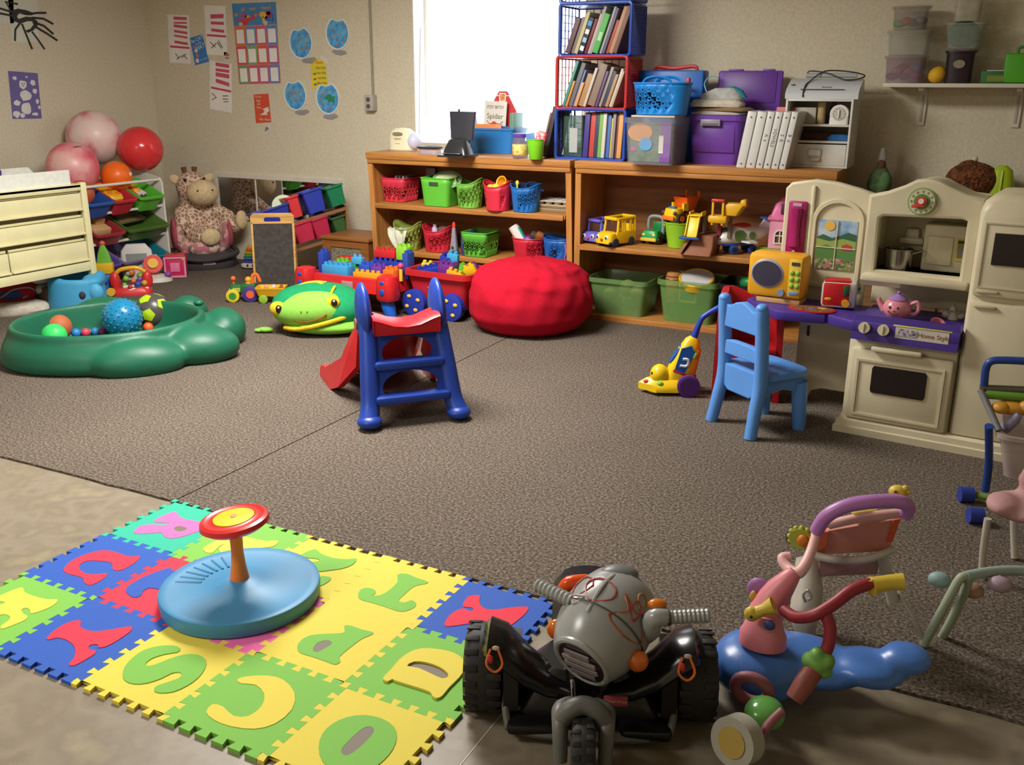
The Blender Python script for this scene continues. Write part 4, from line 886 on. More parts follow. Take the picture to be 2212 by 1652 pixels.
# ================================================================== white wall shelf
pL = PY(1912, 184, 6.05); zs = pL.z
t = T('wall_shelf', 'white wall shelf on scalloped brackets at the upper right', 'wall shelf', (pL.x, YB, zs))
WS = mt('#D6CFBE', .5)
obj('shelf_board', G().box((.62, -.135, 0), (1.24, .27, .022), .003), WS, t)
bz = pL.z-PY(1990, 268, 6.12).z
for xb in (PY(1990, 230, 6.15).x-pL.x, PY(2197, 235, 6.15).x-pL.x):
    b = obj('bracket', G().loft([[Vector((xb+s, y, z)) for s, y, z in ((-.02, -.006, 0), (.02, -.006, 0), (.02, -.001, 0), (-.02, -.001, 0))], [Vector((xb+s, y, z)) for s, y, z in ((-.022, -.012, -.1), (.022, -.012, -.1), (.022, -.001, -.1), (-.022, -.001, -.1))], [Vector((xb+s, y, z)) for s, y, z in ((-.02, -.012, -bz), (.02, -.012, -bz), (.02, -.001, -bz), (-.02, -.001, -bz))]]), WS, t, loc=(0, 0, -.011))
    obj('bracket_arm', G().box((xb, -.12, -.02), (.03, .22, .018), .005), WS, t)
    obj('groove', G().box((xb, -.013, -bz*.55), (.014, .004, bz*.7), .001), mt('#B5AD9C', .5), b)
zs += .0115
def pot(name, label, cat_, px, py_t, py_b, pw, col, a, zb, Y=6.07, e=4., taper=.92, lid=None, group=None):
    x0, x1, z0, z1 = FR(px-pw/2, py_t, px+pw/2, py_b, Y); w = x1-x0; h = z1-z0
    t = T(name, label, cat_, ((x0+x1)/2, Y, zb), 0, group); d = min(w*.75, .2)
    obj('tub_wall', G().loft([el(w/2*taper, d/2*taper, 0, 28, e), el(w/2, d/2, h-.02, 28, e), el(w/2+.008, d/2+.008, h-.018, 28, e), el(w/2+.008, d/2+.008, h-.008, 28, e), el(w/2-.003, d/2-.003, h-.008, 28, e), el(w/2*taper-.003, d/2*taper-.003, .004, 28, e)]), clr(col, a, .3), t)
    if lid: obj('lid', G().loft([el(w/2+.01, d/2+.01, h-.0075, 28, e), el(w/2+.012, d/2+.012, h-.002, 28, e), el(w/2, d/2, h, 28, e)]), clr(lid, .5, .3), t)
    return ((x0+x1)/2, Y, zb, w, d, h)
A1 = pot('craft_tub', 'clear tub of pink and mauve craft bits, bottom of the left stack', 'tub', 1956, 120, 179, 86, '#A48C96', .35, zs, lid='#B8A8A8', group='clear tubs on the wall shelf')
A2 = pot('craft_tub', 'empty looking clear tub, middle of the left stack', 'tub', 1965, 66, 120, 92, '#B6B2A4', .32, zs+A1[5]+.001, lid='#C0BCB0', group='clear tubs on the wall shelf')
A3 = pot('craft_tub', 'clear tub with a red scrap and dark bits, top of the left stack', 'tub', 1968, 14, 66, 76, '#A09890', .3, zs+A1[5]+A2[5]+.002, lid='#B8B4A8', group='clear tubs on the wall shelf')
for A, lst in ((A1, [(-.3, .12, '#4A4058', 'dark purple'), (.0, .12, '#54485E', 'slate'), (.28, .2, '#8E3C78', 'magenta'), (-.2, .5, '#B08088', 'dusty pink'), (.12, .5, '#A8505E', 'rose'), (.32, .68, '#3F74A8', 'blue'), (-.05, .75, '#8C3E48', 'dark red')]), (A3, [(-.1, .35, '#D2503A', 'orange red'), (.12, .2, '#4A4A48', 'black'), (-.3, .12, '#5AB04A', 'bright green'), (.3, .4, '#7C7C88', 'grey')])):
    for dx, fz, c, w_ in lst:
        tag(obj('craft_piece', G().sph((0, 0, 0), (.035, .03, .022), 12, 8), mt(c, .6), loc=(A[0]+dx*A[3], A[1]-.02, A[2]+.028+fz*(A[5]-.07))), '%s craft piece inside the %s tub of the left stack' % (w_, 'bottom' if A is A1 else 'top'), 'craft piece')
p = PY(2024, 165, 6.06)
tag(obj('toy_lemon', G().sph((0, 0, 0), (.05, .045, .042), m=RM(0, -.6, 0)), mt('#D9A822', .6, bump=.2), loc=(p.x, 6.06, zs+.046)), 'yellow round lemon shape between the two stacks of tubs', 'toy')
B1 = pot('snack_jar', 'dark filled jar with a clear lid under the bowl', 'jar', 2073, 105, 178, 62, '#33262E', .8, zs, lid='#9A8A8A', e=3)
obj('label', G().loft([el(.03, .022, 0, 18), el(.03, .022, .002, 18)], m=Matrix.Translation((B1[0], B1[1]-B1[4]/2-.002, B1[2]+.1)) @ XZ), mt('#8E8672', .6), bpy.data.objects[[o.name for o in COL.objects if o.name.startswith('snack_jar')][-1]], loc=(-B1[0], -B1[1], -B1[2]))
B2 = pot('craft_bowl', 'clear bowl of green stuffing on the dark jar', 'bowl', 2086, 46, 105, 88, '#AAB0A4', .3, zs+B1[5]+.001, taper=.8, group='clear tubs on the wall shelf')
tag(obj('green_stuffing', G().sph((0, 0, 0), (.085, .05, .07), 20, 12), mt('#2F6A48', .9, 'speckle', cols=['#1F4A34', '#3F7A58'], sc=30, bump=.8), loc=(B2[0]-.01, B2[1], B2[2]+.078)), 'dark green stuffing inside the clear bowl', 'stuffing')
B3 = pot('craft_tub', 'clear tub of white bits, top of the right stack', 'tub', 2093, -18, 46, 62, '#C6C0AC', .4, zs+B1[5]+B2[5]+.002, group='clear tubs on the wall shelf')
for dx, fz, c, w_ in ((-.2, .2, '#D6D0B8', 'cream'), (.15, .3, '#C9C2AA', 'beige'), (.25, .6, '#E2DECC', 'white')):
    tag(obj('craft_piece', G().sph((0, 0, 0), (.035, .03, .03), 12, 8), mt(c, .7), loc=(B3[0]+dx*B3[3], B3[1]-.01, B3[2]+.036+fz*(B3[5]-.09))), '%s craft piece inside the top tub of the right stack' % w_, 'craft piece')
p = PZ(2136, 178, zs)
t = T('crayon_box', 'green crayon box with a white top edge lying on the wall shelf', 'box', (p.x, 6.06, zs))
obj('carton', G().box((0, 0, .032), (.18, .09, .062), .003), mt('#2F6E3A', .5), t); obj('flap', G().box((0, -.02, .066), (.13, .05, .006), .002), mt('#C4BFB4', .5), t); obj('front_print', G().box((0, -.0458, .026), (.12, .002, .03)), mt('#7A8A3A', .5), t)
p = PZ(2196, 178, zs)
t = T('lunch_case', 'bright green carry case at the right end of the wall shelf', 'case', (p.x+.04, 6.06, zs))
obj('case_body', G().box((0, 0, .078), (.24, .1, .154), .015), mt('#4FA81E', .5), t)
obj('handle', G().tube([(-.06, 0, .15), (-.055, 0, .185), (.055, 0, .185), (.06, 0, .15)], .008, 6, 4), mt('#3F8E1E', .5), t)
# ================================================================== paper on the walls
class Quad:     # a sheet of paper given by its four corners on a wall; prints are laid on it in (u, v), v down
    def __init__(s, name, label, cat_, c4, wall, col, group=None, th=.0012):
        f = (lambda p: PY(p[0], p[1], YB)) if wall == 'b' else (lambda p: PX(p[0], p[1], XL))
        P = [f(p) for p in c4]; s.o = sum(P, Vector())/4; s.wall = wall
        s.c = [((p-s.o).x if wall == 'b' else (p-s.o).y, (p-s.o).z) for p in P]
        s.t = T(name, label, cat_, s.o, 0 if wall == 'b' else PI/2, group); s.k = 0; s.th = th
        if col: obj('sheet', G().plate([s.c], th, m=Matrix.Translation((0, -.0002, 0)) @ XZ), mt(col, .7), s.t)
    def m(s, u, v):
        (ax, az), (bx, bz), (cx, cz), (dx, dz) = s.c
        return ((ax*(1-u)+bx*u)*(1-v)+(dx*(1-u)+cx*u)*v, (az*(1-u)+bz*u)*(1-v)+(dz*(1-u)+cz*u)*v)
    def poly(s, pts, col, lay=1, name='print', hole=None, mat=None):
        ps = [[s.m(*p) for p in pts]]+([[s.m(*p) for p in hole]] if hole else [])
        obj(name, G().plate(ps, .0006, m=Matrix.Translation((0, -.0002-s.th-.0006*(lay-1), 0)) @ XZ), mat or mt(col, .7), s.t)
    def rect(s, u0, v0, u1, v1, col, lay=1, name='print', du=0): s.poly([(u0, v0), (u1, v0+du), (u1, v1+du), (u0, v1)], col, lay, name)
    def oval(s, u, v, a, b, col, lay=1, name='print', n=14): s.poly([(u+a*math.cos(2*PI*i/n), v+b*math.sin(2*PI*i/n)) for i in range(n)], col, lay, name)
    def line(s, pts, w, col, lay=2, name='stroke'):
        P = [Vector((s.m(*p)[0], -.0008-s.th-.0006*lay, s.m(*p)[1])) for p in pts]
        obj(name, G().tube(P, w, 5), mt(col, .7), s.t)
    def text(s, body, u, v, size, col, lay=2, rot=0):
        x, z = s.m(u, v)
        obj('lettering', G().text(body, size, .0005, m=Matrix.Translation((x, -.0003-s.th-.0006*lay, z)) @ XZ @ Matrix.Rotation(rot, 4, 'Z')), mt(col, .7), s.t)
# spider and snowman on the left wall
q = Quad('paper_sheet', 'blank white paper corner behind the paper spider at the far left', 'paper', [(-45, -30), (28, -30), (30, 50), (-40, 54)], 'l', '#D2D4C6')
q = Quad('spider_art', 'white sheet with a black paper spider with long curling legs', 'artwork', [(14, -34), (78, -36), (84, 91), (26, 91)], 'l', '#D6D8CA')
K = '#3A3634'
q.poly([(.1,.45),(.3,.42),(.6,.45),(.85,.5),(.8,.54),(.5,.53),(.35,.5),(.25,.55),(.3,.6),(.55,.56),(.8,.57),(.98,.64),(.98,.72),(.8,.8),(.6,.84),(.5,.8),(.7,.77),(.82,.7),(.78,.64),(.6,.64),(.35,.68),(.15,.64),(.05,.55)], K, 2, 'spider_body')
for L in ([(.2,.5),(-.25,.42),(-.4,.4)],[(.15,.55),(-.3,.5),(-.5,.52)],[(.6,.52),(.95,.5),(1.3,.5)],[(.8,.58),(1.2,.6),(1.55,.69)],[(.9,.67),(1.2,.72),(1.55,.86)],[(.9,.74),(1.3,.85),(1.7,.97)],[(.75,.82),(.95,.95),(1.2,1.12)],[(.4,.68),(.55,.9),(.72,1.12)],[(.35,.66),(.15,.78),(.1,.98)],[(.1,.5),(-.1,.3),(.3,.34)]):
    q.line(L, .008, K, 2, 'spider_leg')
q = Quad('snowman_art', 'purple sheet with a white fingerpainted snowman on the left wall', 'artwork', [(17, 153), (81, 158), (90, 256), (27, 257)], 'l', '#6E66A0')
random.seed(4)
for (u, v, a, b) in ((.45,.27,.15,.1),(.52,.5,.19,.13),(.5,.78,.2,.15),(.2,.14,.08,.04),(.8,.22,.1,.07),(.84,.4,.09,.06),(.2,.66,.12,.06),(.15,.9,.12,.08),(.9,.62,.06,.06),(.78,.9,.12,.04),(.95,.75,.05,.04),(.35,.93,.08,.06),(.6,.1,.04,.02)):
    n = 12; q.poly([(u+a*random.uniform(.75, 1.1)*math.cos(2*PI*i/n), v+b*random.uniform(.75, 1.1)*math.sin(2*PI*i/n)) for i in range(n)], '#DCDCD8', 1+(a > .14), 'paint_blob')
for u, v in ((.42,.25),(.5,.25),(.46,.29)): q.oval(u, v, .02, .012, '#4A4448', 3)
# three tall striped hat sheets
def hat(label, c4, bars, brim, marks):
    q = Quad('hat_art', label, 'artwork', c4, 'b', '#F0ECE8', 'striped hat sheets')
    for (v, h, d) in bars: q.rect(.28, v, .9, v+h, '#CE5670', 1, 'red_stripe', d)
    q.rect(.06, brim, .98, brim+.042, '#C8486A', 1, 'red_brim', .01)
    for a, b in marks: q.line([a, b], .003, '#4A4A44', 1, 'pen_stroke')
hat('striped paper hat sheet with six red bars, leftmost of three', [(362, 31), (408, 33), (412, 138), (367, 135)], [(.04,.06,0),(.15,.035,-.01),(.2,.055,.02),(.31,.05,.03),(.41,.04,.03),(.53,.055,.03)], .64, [((.3,.8),(.45,.9)),((.35,.92),(.6,.84)),((.6,.88),(.8,.8)),((.65,.82),(.85,.9))])
hat('striped paper hat sheet with three red bars, beside the poster', [(441, 11), (487, 13), (491, 120), (447, 118)], [(.18,.085,-.02),(.32,.06,0),(.46,.06,.02)], .58, [((.2,.74),(.45,.84)),((.25,.86),(.5,.76)),((.55,.74),(.75,.86)),((.6,.7),(.8,.84))])
hat('striped paper hat sheet with four red bars, hanging lowest', [(453, 130), (500, 138), (501, 244), (454, 235)], [(.02,.075,.0),(.14,.06,-.01),(.22,.085,-.0),(.35,.08,.04)], .53, [((.1,.66),(.3,.74)),((.3,.74),(.1,.8)),((.6,.68),(.85,.66)),((.6,.74),(.85,.73)),((.65,.8),(.85,.78))])
q = Quad('paper_cutout', 'small pale paper cutout with red bands above the lowest hat sheet', 'cutout', [(484, 112), (498, 114), (497, 138), (484, 136)], 'b', '#D8CFC4')
q.rect(.25, .1, .8, .35, '#C06A60'); q.rect(.2, .45, .8, .58, '#B8605A')
q = Quad('booklet', 'blue booklet cover pinned between two striped hat sheets', 'booklet', [(410, 82), (437, 74), (452, 133), (422, 141)], 'b', '#3F7FC8')
q.text('The CAT', .45, .13, .042, '#E4E8EE', 2, .28); q.text('in the', .58, .27, .03, '#C9D8EA', 2, .28); q.text('HAT', .66, .42, .05, '#E4E8EE', 2, .28); q.text('Dr. Seuss', .7, .86, .02, '#C9D8EA', 2, .28)
for (u, v, a, b, c) in ((.2,.36,.1,.06,'#D06A70'),(.28,.5,.12,.07,'#E0DAD4'),(.3,.68,.1,.08,'#D47A78'),(.22,.86,.12,.08,'#DCD8DC')): q.oval(u, v, a, b, c, 1)
# calendar poster
q = Quad('calendar_poster', 'birthday chart poster with twelve bordered cards and a blue animal header', 'poster', [(501, 8), (596, 4), (607, 180), (517, 182)], 'b', '#D98A6A')
q.rect(0, 0, 1, .27, '#4F8CCB', 1, 'header')
random.seed(9)
for i in range(22):
    q.oval(random.uniform(.08, .92), random.uniform(.12, .27), random.uniform(.03, .085), random.uniform(.015, .04), random.choice(['#D24A48', '#E28A3A', '#6E8F8A', '#D0C8B8', '#B85A78', '#3E6AB0', '#E0B84A', '#C23A5A']), 2+(i % 3), 'animal_blob', 9)
q.text('all', .25, .075, .042, '#E6B23A', 5, .03); q.text('year', .48, .07, .042, '#E6B23A', 5, .03); q.text('round', .77, .065, .042, '#E6B23A', 5, .03)
bc = ['#D97A4A', '#6A8FD0', '#D8607A', '#5E8CD0', '#D6566A', '#7FA878', '#DA6248', '#B0609A', '#7A9A70', '#D0567E', '#C85A8A', '#6A84C8']
for j in range(3):
    for i in range(4):
        u0, v0 = .015+i*.245, .285+j*.24
        q.rect(u0, v0, u0+.235, v0+.23, bc[j*4+i], 2, 'card_border'); q.rect(u0+.03, v0+.035, u0+.205, v0+.205, '#F0EDE8', 3, 'card')
# fish bowl plates
def bowl(label, c, r, tilt, foil, fish, extra=None, gap=.5):
    ctr = PY(c[0], c[1], YB); mp = MP(ctr); R = r*mp
    t = T('plate_art', label, 'artwork', (ctr.x, YB, ctr.z), group='paper plate fish bowls', rot=(0, tilt, 0)); SXX = 1.16
    ang = [(-1.5*PI-gap)+i*(2*PI-2*(PI-gap)*0-0)/1 for i in range(1)]
    a0, a1 = PI/2+gap, PI/2-gap+2*PI; arc = [(SXX*R*math.cos(a0+(a1-a0)*i/28)*.98, 1.22*R*math.sin(a0+(a1-a0)*i/28)) for i in range(29)]
    mid = [(.0, 1.22*R*math.sin(a1)*.84)]
    obj('plate', G().plate([arc+mid], .006, m=Matrix.Translation((0, -.001, 0)) @ XZ), mt('#DDE2E2', .7), t)
    inn = [(x*.88+.04*R, y*.9) for x, y in arc]+[(0, mid[0][1]*.92)]
    obj('water', G().plate([inn], .001, m=Matrix.Translation((0, -.007, 0)) @ XZ), mt('#4F9CD4', .7, 'speckle', cols=['#3F8CCB', '#5AA8DC', '#6FB4E0'], sc=25), t)
    obj('foil_base', G().plate([[(foil*R-.55*R, -1.22*R), (foil*R+.55*R, -1.2*R), (foil*R+.75*R, -1.42*R), (foil*R+.2*R, -1.6*R), (foil*R-.3*R, -1.55*R), (foil*R-.7*R, -1.38*R)]], .004, m=Matrix.Translation((0, -.001, 0)) @ XZ), mt('#9A979A', .4), t)
    for x, y in fish:
        obj('cracker_fish', G().loft([el(.013, .008, 0, 8), el(.01, .006, .003, 8)], m=Matrix.Translation((x*R, -.008, y*R)) @ XZ), mt('#B9805E', .7), t)
    if extra: obj('green_plant', G().plate([[(x*R, y*R) for x, y in extra]], .002, m=Matrix.Translation((0, -.008, 0)) @ XZ), mt('#2F8A5A', .7), t)
bowl('paper plate fishbowl with a wide white rim, upper left of four', (650, 92), 28, -.12, .55, [(-.3,.1),(.15,.3),(.7,.35),(.1,-.5),(.6,-.1),(.65,-.5),(.35,-.4)])
bowl('all blue paper plate fishbowl nearest the conduit', (729, 72), 28, .08, .2, [(-.4,.3),(-.1,-.05),(-.55,-.3),(.7,.6),(.75,-.2),(.5,-.6),(.05,-.8)])
bowl('paper plate fishbowl above the orange note, with many fish', (638, 205), 27, -.1, .45, [(-.45,.35),(-.4,0),(-.1,.15),(0,.25),(.15,.1),(.5,.2),(-.15,-.2),(.1,-.35),(.5,-.2)])
bowl('paper plate fishbowl with a green plant, lower right of four', (708, 212), 28, -.06, .1, [(-.4,.3),(-.05,.5),(-.65,-.05),(-.4,-.4),(.1,-.75)], [(-.3,-.05),(.0,.2),(.35,.3),(.5,.1),(.8,.1),(.65,-.15),(.7,-.35),(.4,-.3),(.1,-.3),(.0,-.1)])
q = Quad('reading_note', 'yellow notice with small coloured fish between the plate fishbowls', 'notice', [(670, 127), (702, 127), (708, 186), (674, 192)], 'b', '#E4CF3A')
q.text('+Dr. Seuss', .36, .12, .032, '#C8643A', 2)
for i, (w, c) in enumerate((('One Fish', '#D8C8A0'), ('two Fish', '#2F8A6A'), ('red Fish', '#C8402F'), ('Blue Fish', '#3A6A9A'))):
    q.text(w, .68, .32+.18*i, .026, '#5A4A2A', 2); q.oval(.24, .33+.18*i, .1, .035, c, 1)
q = Quad('paper_cutout', 'white curly paper cutout on top of the yellow notice', 'cutout', [(690, 121), (712, 122), (712, 142), (692, 138)], 'b', None)
q.poly([(0,.1),(.3,-.1),(.5,.2),(.9,.1),(.8,.5),(1,.9),(.6,.8),(.3,.5),(.1,.45)], '#DAD6C8', 1, 'paper')
q = Quad('reading_note', 'orange notice with white writing and a white hat drawing', 'notice', [(548, 204), (580, 202), (586, 264), (553, 266)], 'b', '#D8553A')
for w, v in (('Green', .08), ('Eggs', .22), ('and', .34), ('Ham', .46)): q.text(w, .3, v, .026, '#E8C8B0', 2)
q.poly([(.5,.52),(.9,.46),(.95,.6),(.75,.68),(.85,.74),(.3,.72),(.55,.66),(.65,.58)], '#E8DCD0', 1); q.text('+Dr. Seuss', .6, .89, .026, '#EADCD0', 2)
q = Quad('paper_cutout', 'small white cutout with a grey centre under the orange notice', 'cutout', [(568, 264), (584, 262), (588, 284), (568, 290)], 'b', None)
q.poly([(.3,0),(.5,.2),(.8,.1),(1,.5),(.9,.8),(.3,1),(0,.95),(.25,.4)], '#D8D4C4', 1, 'paper'); q.poly([(.3,.5),(.5,.4),(.75,.7),(.2,.85)], '#7E8478', 2)

# ================================================================== mirror on the back wall
c4 = [(465, 373), (740, 388), (742, 486), (479, 468)]
P = [PY(x, y, YB) for x, y in c4]; mx0, mx1, mz0, mz1 = -6.06, P[1].x, P[3].z-.005, P[0].z
mx0 = P[0].x; w = mx1-mx0; h = mz1-mz0
t = T('wall_mirror', 'long white framed mirror on the back wall reflecting the toys', 'mirror', (mx0, YB-.001, mz0))
g = G().plate([[(0, 0), (w, 0), (w, h), (0, h)], [(.03, .03), (w-.03, .03), (w-.03, h-.03), (.03, h-.03)]], .022, m=XZ)
obj('frame', g, mt('#D8D2C8', .5), t)
sp = w*.335
for x0, x1 in ((.028, sp-.004), (sp+.004, w-.028)): obj('mirror_glass', G().box(((x0+x1)/2, -.008, h/2), (x1-x0, .005, h-.05)), mt('#C9C9CC', .02, 'mirror'), t)
obj('divider', G().box((sp, -.011, h/2), (.01, .01, h-.05)), mt('#D8D2C8', .5), t)

# ================================================================== toy bin organiser on the left wall
RX, RY0 = -5.86, 4.36; RL = 1.155
rack = T('toy_organizer', 'white toy organizer rack with sloping coloured bins under the balls', 'toy rack', (RX, RY0, 0), PI/2)
WH = mt('#D9D3CB', .5)
for x in (.008, RL-.008):
    pr = [(0, 0), (.05, .0), (.05, .02), (.36, .02), (.36, 0), (.41, 0), (.41, .78), (.39, .805), (.33, .805), (.0, .735)]
    pr = [(-.01, 0), (.41, 0), (.41, .79), (.385, .81), (.3, .81), (.02, .74), (0, .70)]
    obj('side_panel', G().loft([[Vector((x+s, y, z)) for y, z in pr] for s in (-.008, .008)]), WH, rack)
for y, z in ((.0, .727), (.0, .527), (.0, .31), (.0, .095), (.30, .735), (.3, .62), (.3, .42), (.3, .2)):
    obj('dowel', G().cyl((.016, y+.02, z), (RL-.016, y+.02, z), .011, n=10), WH, rack)
def obin(label, yc, zf, w, col, deep=.13, tilt=24, name='bin'):
    b = obj(name, tub(G(), w*.8, .24, w, .29, deep, .004, .02, .012, lip=.016), mt(col, .4), rack, loc=(yc-RY0, .12, zf), rot=(math.radians(tilt), 0, 0), label=label)
    g = G()
    for s in (-1, 1): g.loft([[Vector((s*w*.5+a, -.157, deep)) for a in (-.012, .012)]+[Vector((s*w*.5+a, -.145, deep)) for a in (.012, -.012)], [Vector((s*w*.46+a, -.16, deep-.08)) for a in (-.004, .004)]+[Vector((s*w*.46+a, -.154, deep-.08)) for a in (.004, -.004)]])
    return b
obin('blue bin', 4.87, .555, .22, '#2E5AA8'); obin('red bin', 5.09, .555, .2, '#C0303F'); obin('bright green bin', 5.345, .555, .22, '#5CB83A')
obin('blue bin', 4.62, .555, .22, '#2E5AA8')
obin('dark red bin', 4.93, .345, .25, '#A03338', .11); obin('dark green bin', 5.29, .345, .38, '#4A6A2A', .11)
obin('purple bin', 4.88, .125, .22, '#5E4A98', .1); obin('teal bin', 5.36, .125, .2, '#1F7A8A', .1); obin('lilac bin', 5.12, .125, .2, '#7A6A90', .1)
def RW(x, y, z): return Vector((RX-y, RY0+x, z))
# toys lying in the bins
t = T('toy_phone', 'yellow toy with orange dials lying in the red sloping bin', 'toy', RW(5.08-RY0, .13, .64), rot=(math.radians(24), 0, PI/2))
obj('toy_body', G().loft([rr(.12, .24, .03, 0), rr(.13, .25, .035, .03), rr(.11, .22, .03, .05)]), mt('#E0AE22', .4), t)
for x, y in ((-.03, .06), (.03, .05), (0, -.02), (.03, -.07), (-.03, -.06)): obj('dial', G().cyl((x, y, .045), (x, y, .055), .02, n=14), mt('#DE7A2A', .4), t)
t = T('toy_boat', 'red and white toy with a yellow top in the green sloping bin', 'toy', RW(5.33-RY0, .13, .635), rot=(math.radians(24), 0, PI/2))
obj('hull', G().loft([rr(.08, .17, .03, 0), rr(.11, .21, .04, .035)]), mt('#D8D2CC', .4), t); obj('red_band', G().box((-.05, 0, .03), (.025, .18, .025), .008), mt('#C8362F', .4), t); obj('yellow_top', G().loft([rr(.06, .11, .02, .034), rr(.05, .09, .02, .055)]), mt('#E2A83A', .4), t)
for x in (-.01, .025): obj('eye', G().sph((x, -.098, .03), .01), mt('#3A3236', .3), t)
tag(obj('rubber_ball', G().sph((0, 0, 0), .095, 24, 14), mt('#B85A3A', .5, bump=.2), loc=RW(4.85-RY0, .12, .675)), 'brown rubber ball half sunk in the blue sloping bin', 'ball')
tag(obj('wooden_blocks', G().box((0, 0, 0), (.16, .2, .06), .01).box((.03, .02, .05), (.08, .1, .05), .006), mt('#C29A6A', .6), loc=RW(4.93-RY0, .13, .425), rot=(math.radians(24), 0, PI/2)), 'tan wooden blocks in the dark red sloping bin', 'blocks')
tag(obj('toy_train_track', G().box((0, 0, 0), (.3, .05, .03), .006).box((.02, .07, .005), (.26, .05, .03), .006), mt('#7E6A48', .6), loc=RW(5.29-RY0, .14, .435), rot=(math.radians(24), 0, PI/2+.2)), 'brown wooden pieces in the dark green sloping bin', 'toy pieces')
# the balls on top
def ball(label, px, py, r, X, m, name='play_ball', star=None):
    c = PX(px, py, X); R = r*MP(c)
    return tag(obj(name, G().sph((0, 0, 0), R, 40, 24), m, loc=c), label, 'ball'), c, R
PKB = mt('#E6A8A8', .35, 'speckle', cols=['#D86A78', '#E2A2A4', '#E8C6C0', '#E9CFC8'], sc=5, det=4, lo=.34, hi=.56)
PKL = mt('#E08888', .35, 'speckle', cols=['#D8586A', '#E08A90', '#E6B4AE'], sc=4, det=4, lo=.38, hi=.62)
o, c, R = ball('biggest pale pink marbled ball, highest of the four', 204, 297, 57, -6.36, PKB)
for dx, dz in ((-.4, .75), (.5, .55)): obj('printed_mark', G().sph((R*.55, dx*R*.45, dz*R*.94), (.012, .028, .02), 8, 6), mt('#9A7A7C', .6), o)
o, c, R = ball('deeper pink marbled ball at the left beside the changing pad', 157, 362, 54, -6.13, PKL)
obj('printed_mark', G().sph((R*.52, -.08*R, R*.82), (.014, .04, .01), 8, 6), mt('#9A5A66', .6), o)
ball('glossy coral red ball in the corner above the organizer', 303, 322, 47.5, -6.05, mt('#D8383C', .18))
o, c, R = ball('small orange ball with a white tag on the organizer rail', 252, 381, 32.5, -5.99, mt('#EC6A1A', .35, bump=.3, bsc=120))
obj('white_tag', G().box((R*.96, .035, .02), (.006, .02, .025), .002), mt('#E2D6D0', .5), o)

# ================================================================== changing table
DX, DY = -5.4, 4.43; DW = 1.25
t = T('changing_table', 'cream wooden changing dresser with three rows of drawers', 'dresser', (DX, DY-DW, 0), PI/2)
CRM = mt('#D9D2A4', .5); CRM2 = mt('#CFC898', .5)
obj('post', G().box((DW-.022, .02, .41), (.044, .04, .82), .006), CRM, t); obj('post', G().box((.022, .02, .41), (.044, .04, .82), .006), CRM, t)
for x in (.022, DW-.022): obj('post', G().box((x, .43, .41), (.044, .04, .82), .006), CRM, t)
obj('side_panel', G().box((DW-.012, .225, .52), (.02, .37, .58)), CRM, t); obj('side_panel', G().box((.012, .225, .52), (.02, .37, .58)), CRM, t)
obj('top_board', G().box((DW/2, .225, .80), (DW-.09, .45, .022), .003), CRM, t)
obj('top_rail', G().box((DW/2, .015, .79), (DW-.088, .03, .04), .004), CRM, t); obj('bottom_rail', G().box((DW/2, .015, .272), (DW-.088, .03, .06), .004), CRM, t)
obj('back_panel', G().box((DW/2, .44, .52), (DW-.09, .012, .58)), CRM2, t)
obj('bottom_board', G().box((DW/2, .225, .26), (DW-.09, .39, .016)), CRM2, t)
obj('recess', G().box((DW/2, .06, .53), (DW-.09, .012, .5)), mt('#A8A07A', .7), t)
for z0, z1, sp in ((.640, .752, 0), (.482, .592, 0), (.308, .437, 1)):
    for (x0, x1) in (((.05, DW-.05),) if not sp else ((.05, DW*.5-.004), (DW*.5+.004, DW-.05))):
        d = obj('drawer', G().box(((x0+x1)/2, .02, (z0+z1)/2), (x1-x0, .022, z1-z0), .003), CRM, t)
        obj('drawer_lip', G().box(((x0+x1)/2, .002, z0+.008), (x1-x0, .024, .014), .005), CRM, d)
        obj('finger_groove', G().box(((x0+x1)/2, .025, z1+.012), (x1-x0-.01, .012, .016), .003), CRM2, d)
def DWd(x, y, z): return Vector((DX-y, DY-DW+x, z))
t = T('changing_pad', 'white quilted contoured changing pad on the dresser', 'pad', DWd(.62, .22, .8115), PI/2)
g = G(); n = 16
prof = [Vector((0, -.2+.4*i/n, .02+.075*abs(-1+2*i/n)**2.2)) for i in range(n+1)]
g.loft([[Vector((x, p.y*s, max(0, p.z*s))) for p in prof]+[Vector((x, .2*s, 0)), Vector((x, -.2*s, 0))] for x, s in ((-.56, .94), (-.54, 1), (.5, 1), (.53, .98))])
obj('pad_cover', g, mt('#DADAD0', .7, 'speckle', cols=['#DEDED4', '#D2D4CC'], sc=30, bump=.5, bsc=60, bd=.004), t)
obj('pad_roll', G().sph((-.2, .1, .11), (.35, .09, .06), 24, 12), mt('#DEDED6', .7, bump=.3, bsc=60), t)
t = T('bag', 'purple bag with a pink strap behind the changing pad', 'bag', DWd(.72, .37, .812), PI/2)
obj('bag_body', G().loft([rr(.34, .1, .03, 0), rr(.36, .11, .04, .09), rr(.26, .08, .03, .17), rr(.1, .03, .012, .2)]), fab('#4A3478'), t)
obj('strap', G().tube([(.06, -.03, .16), (.1, -.05, .2), (.14, -.06, .18), (.13, -.07, .13), (.09, -.06, .12)], .006, 6, 5), mt('#D8607E', .6), t)
obj('strap', G().tube([(-.2, 0, .1), (-.12, 0, .24), (.02, 0, .24), (.1, 0, .12)], .007, 6, 5), mt('#B09088', .6), t)
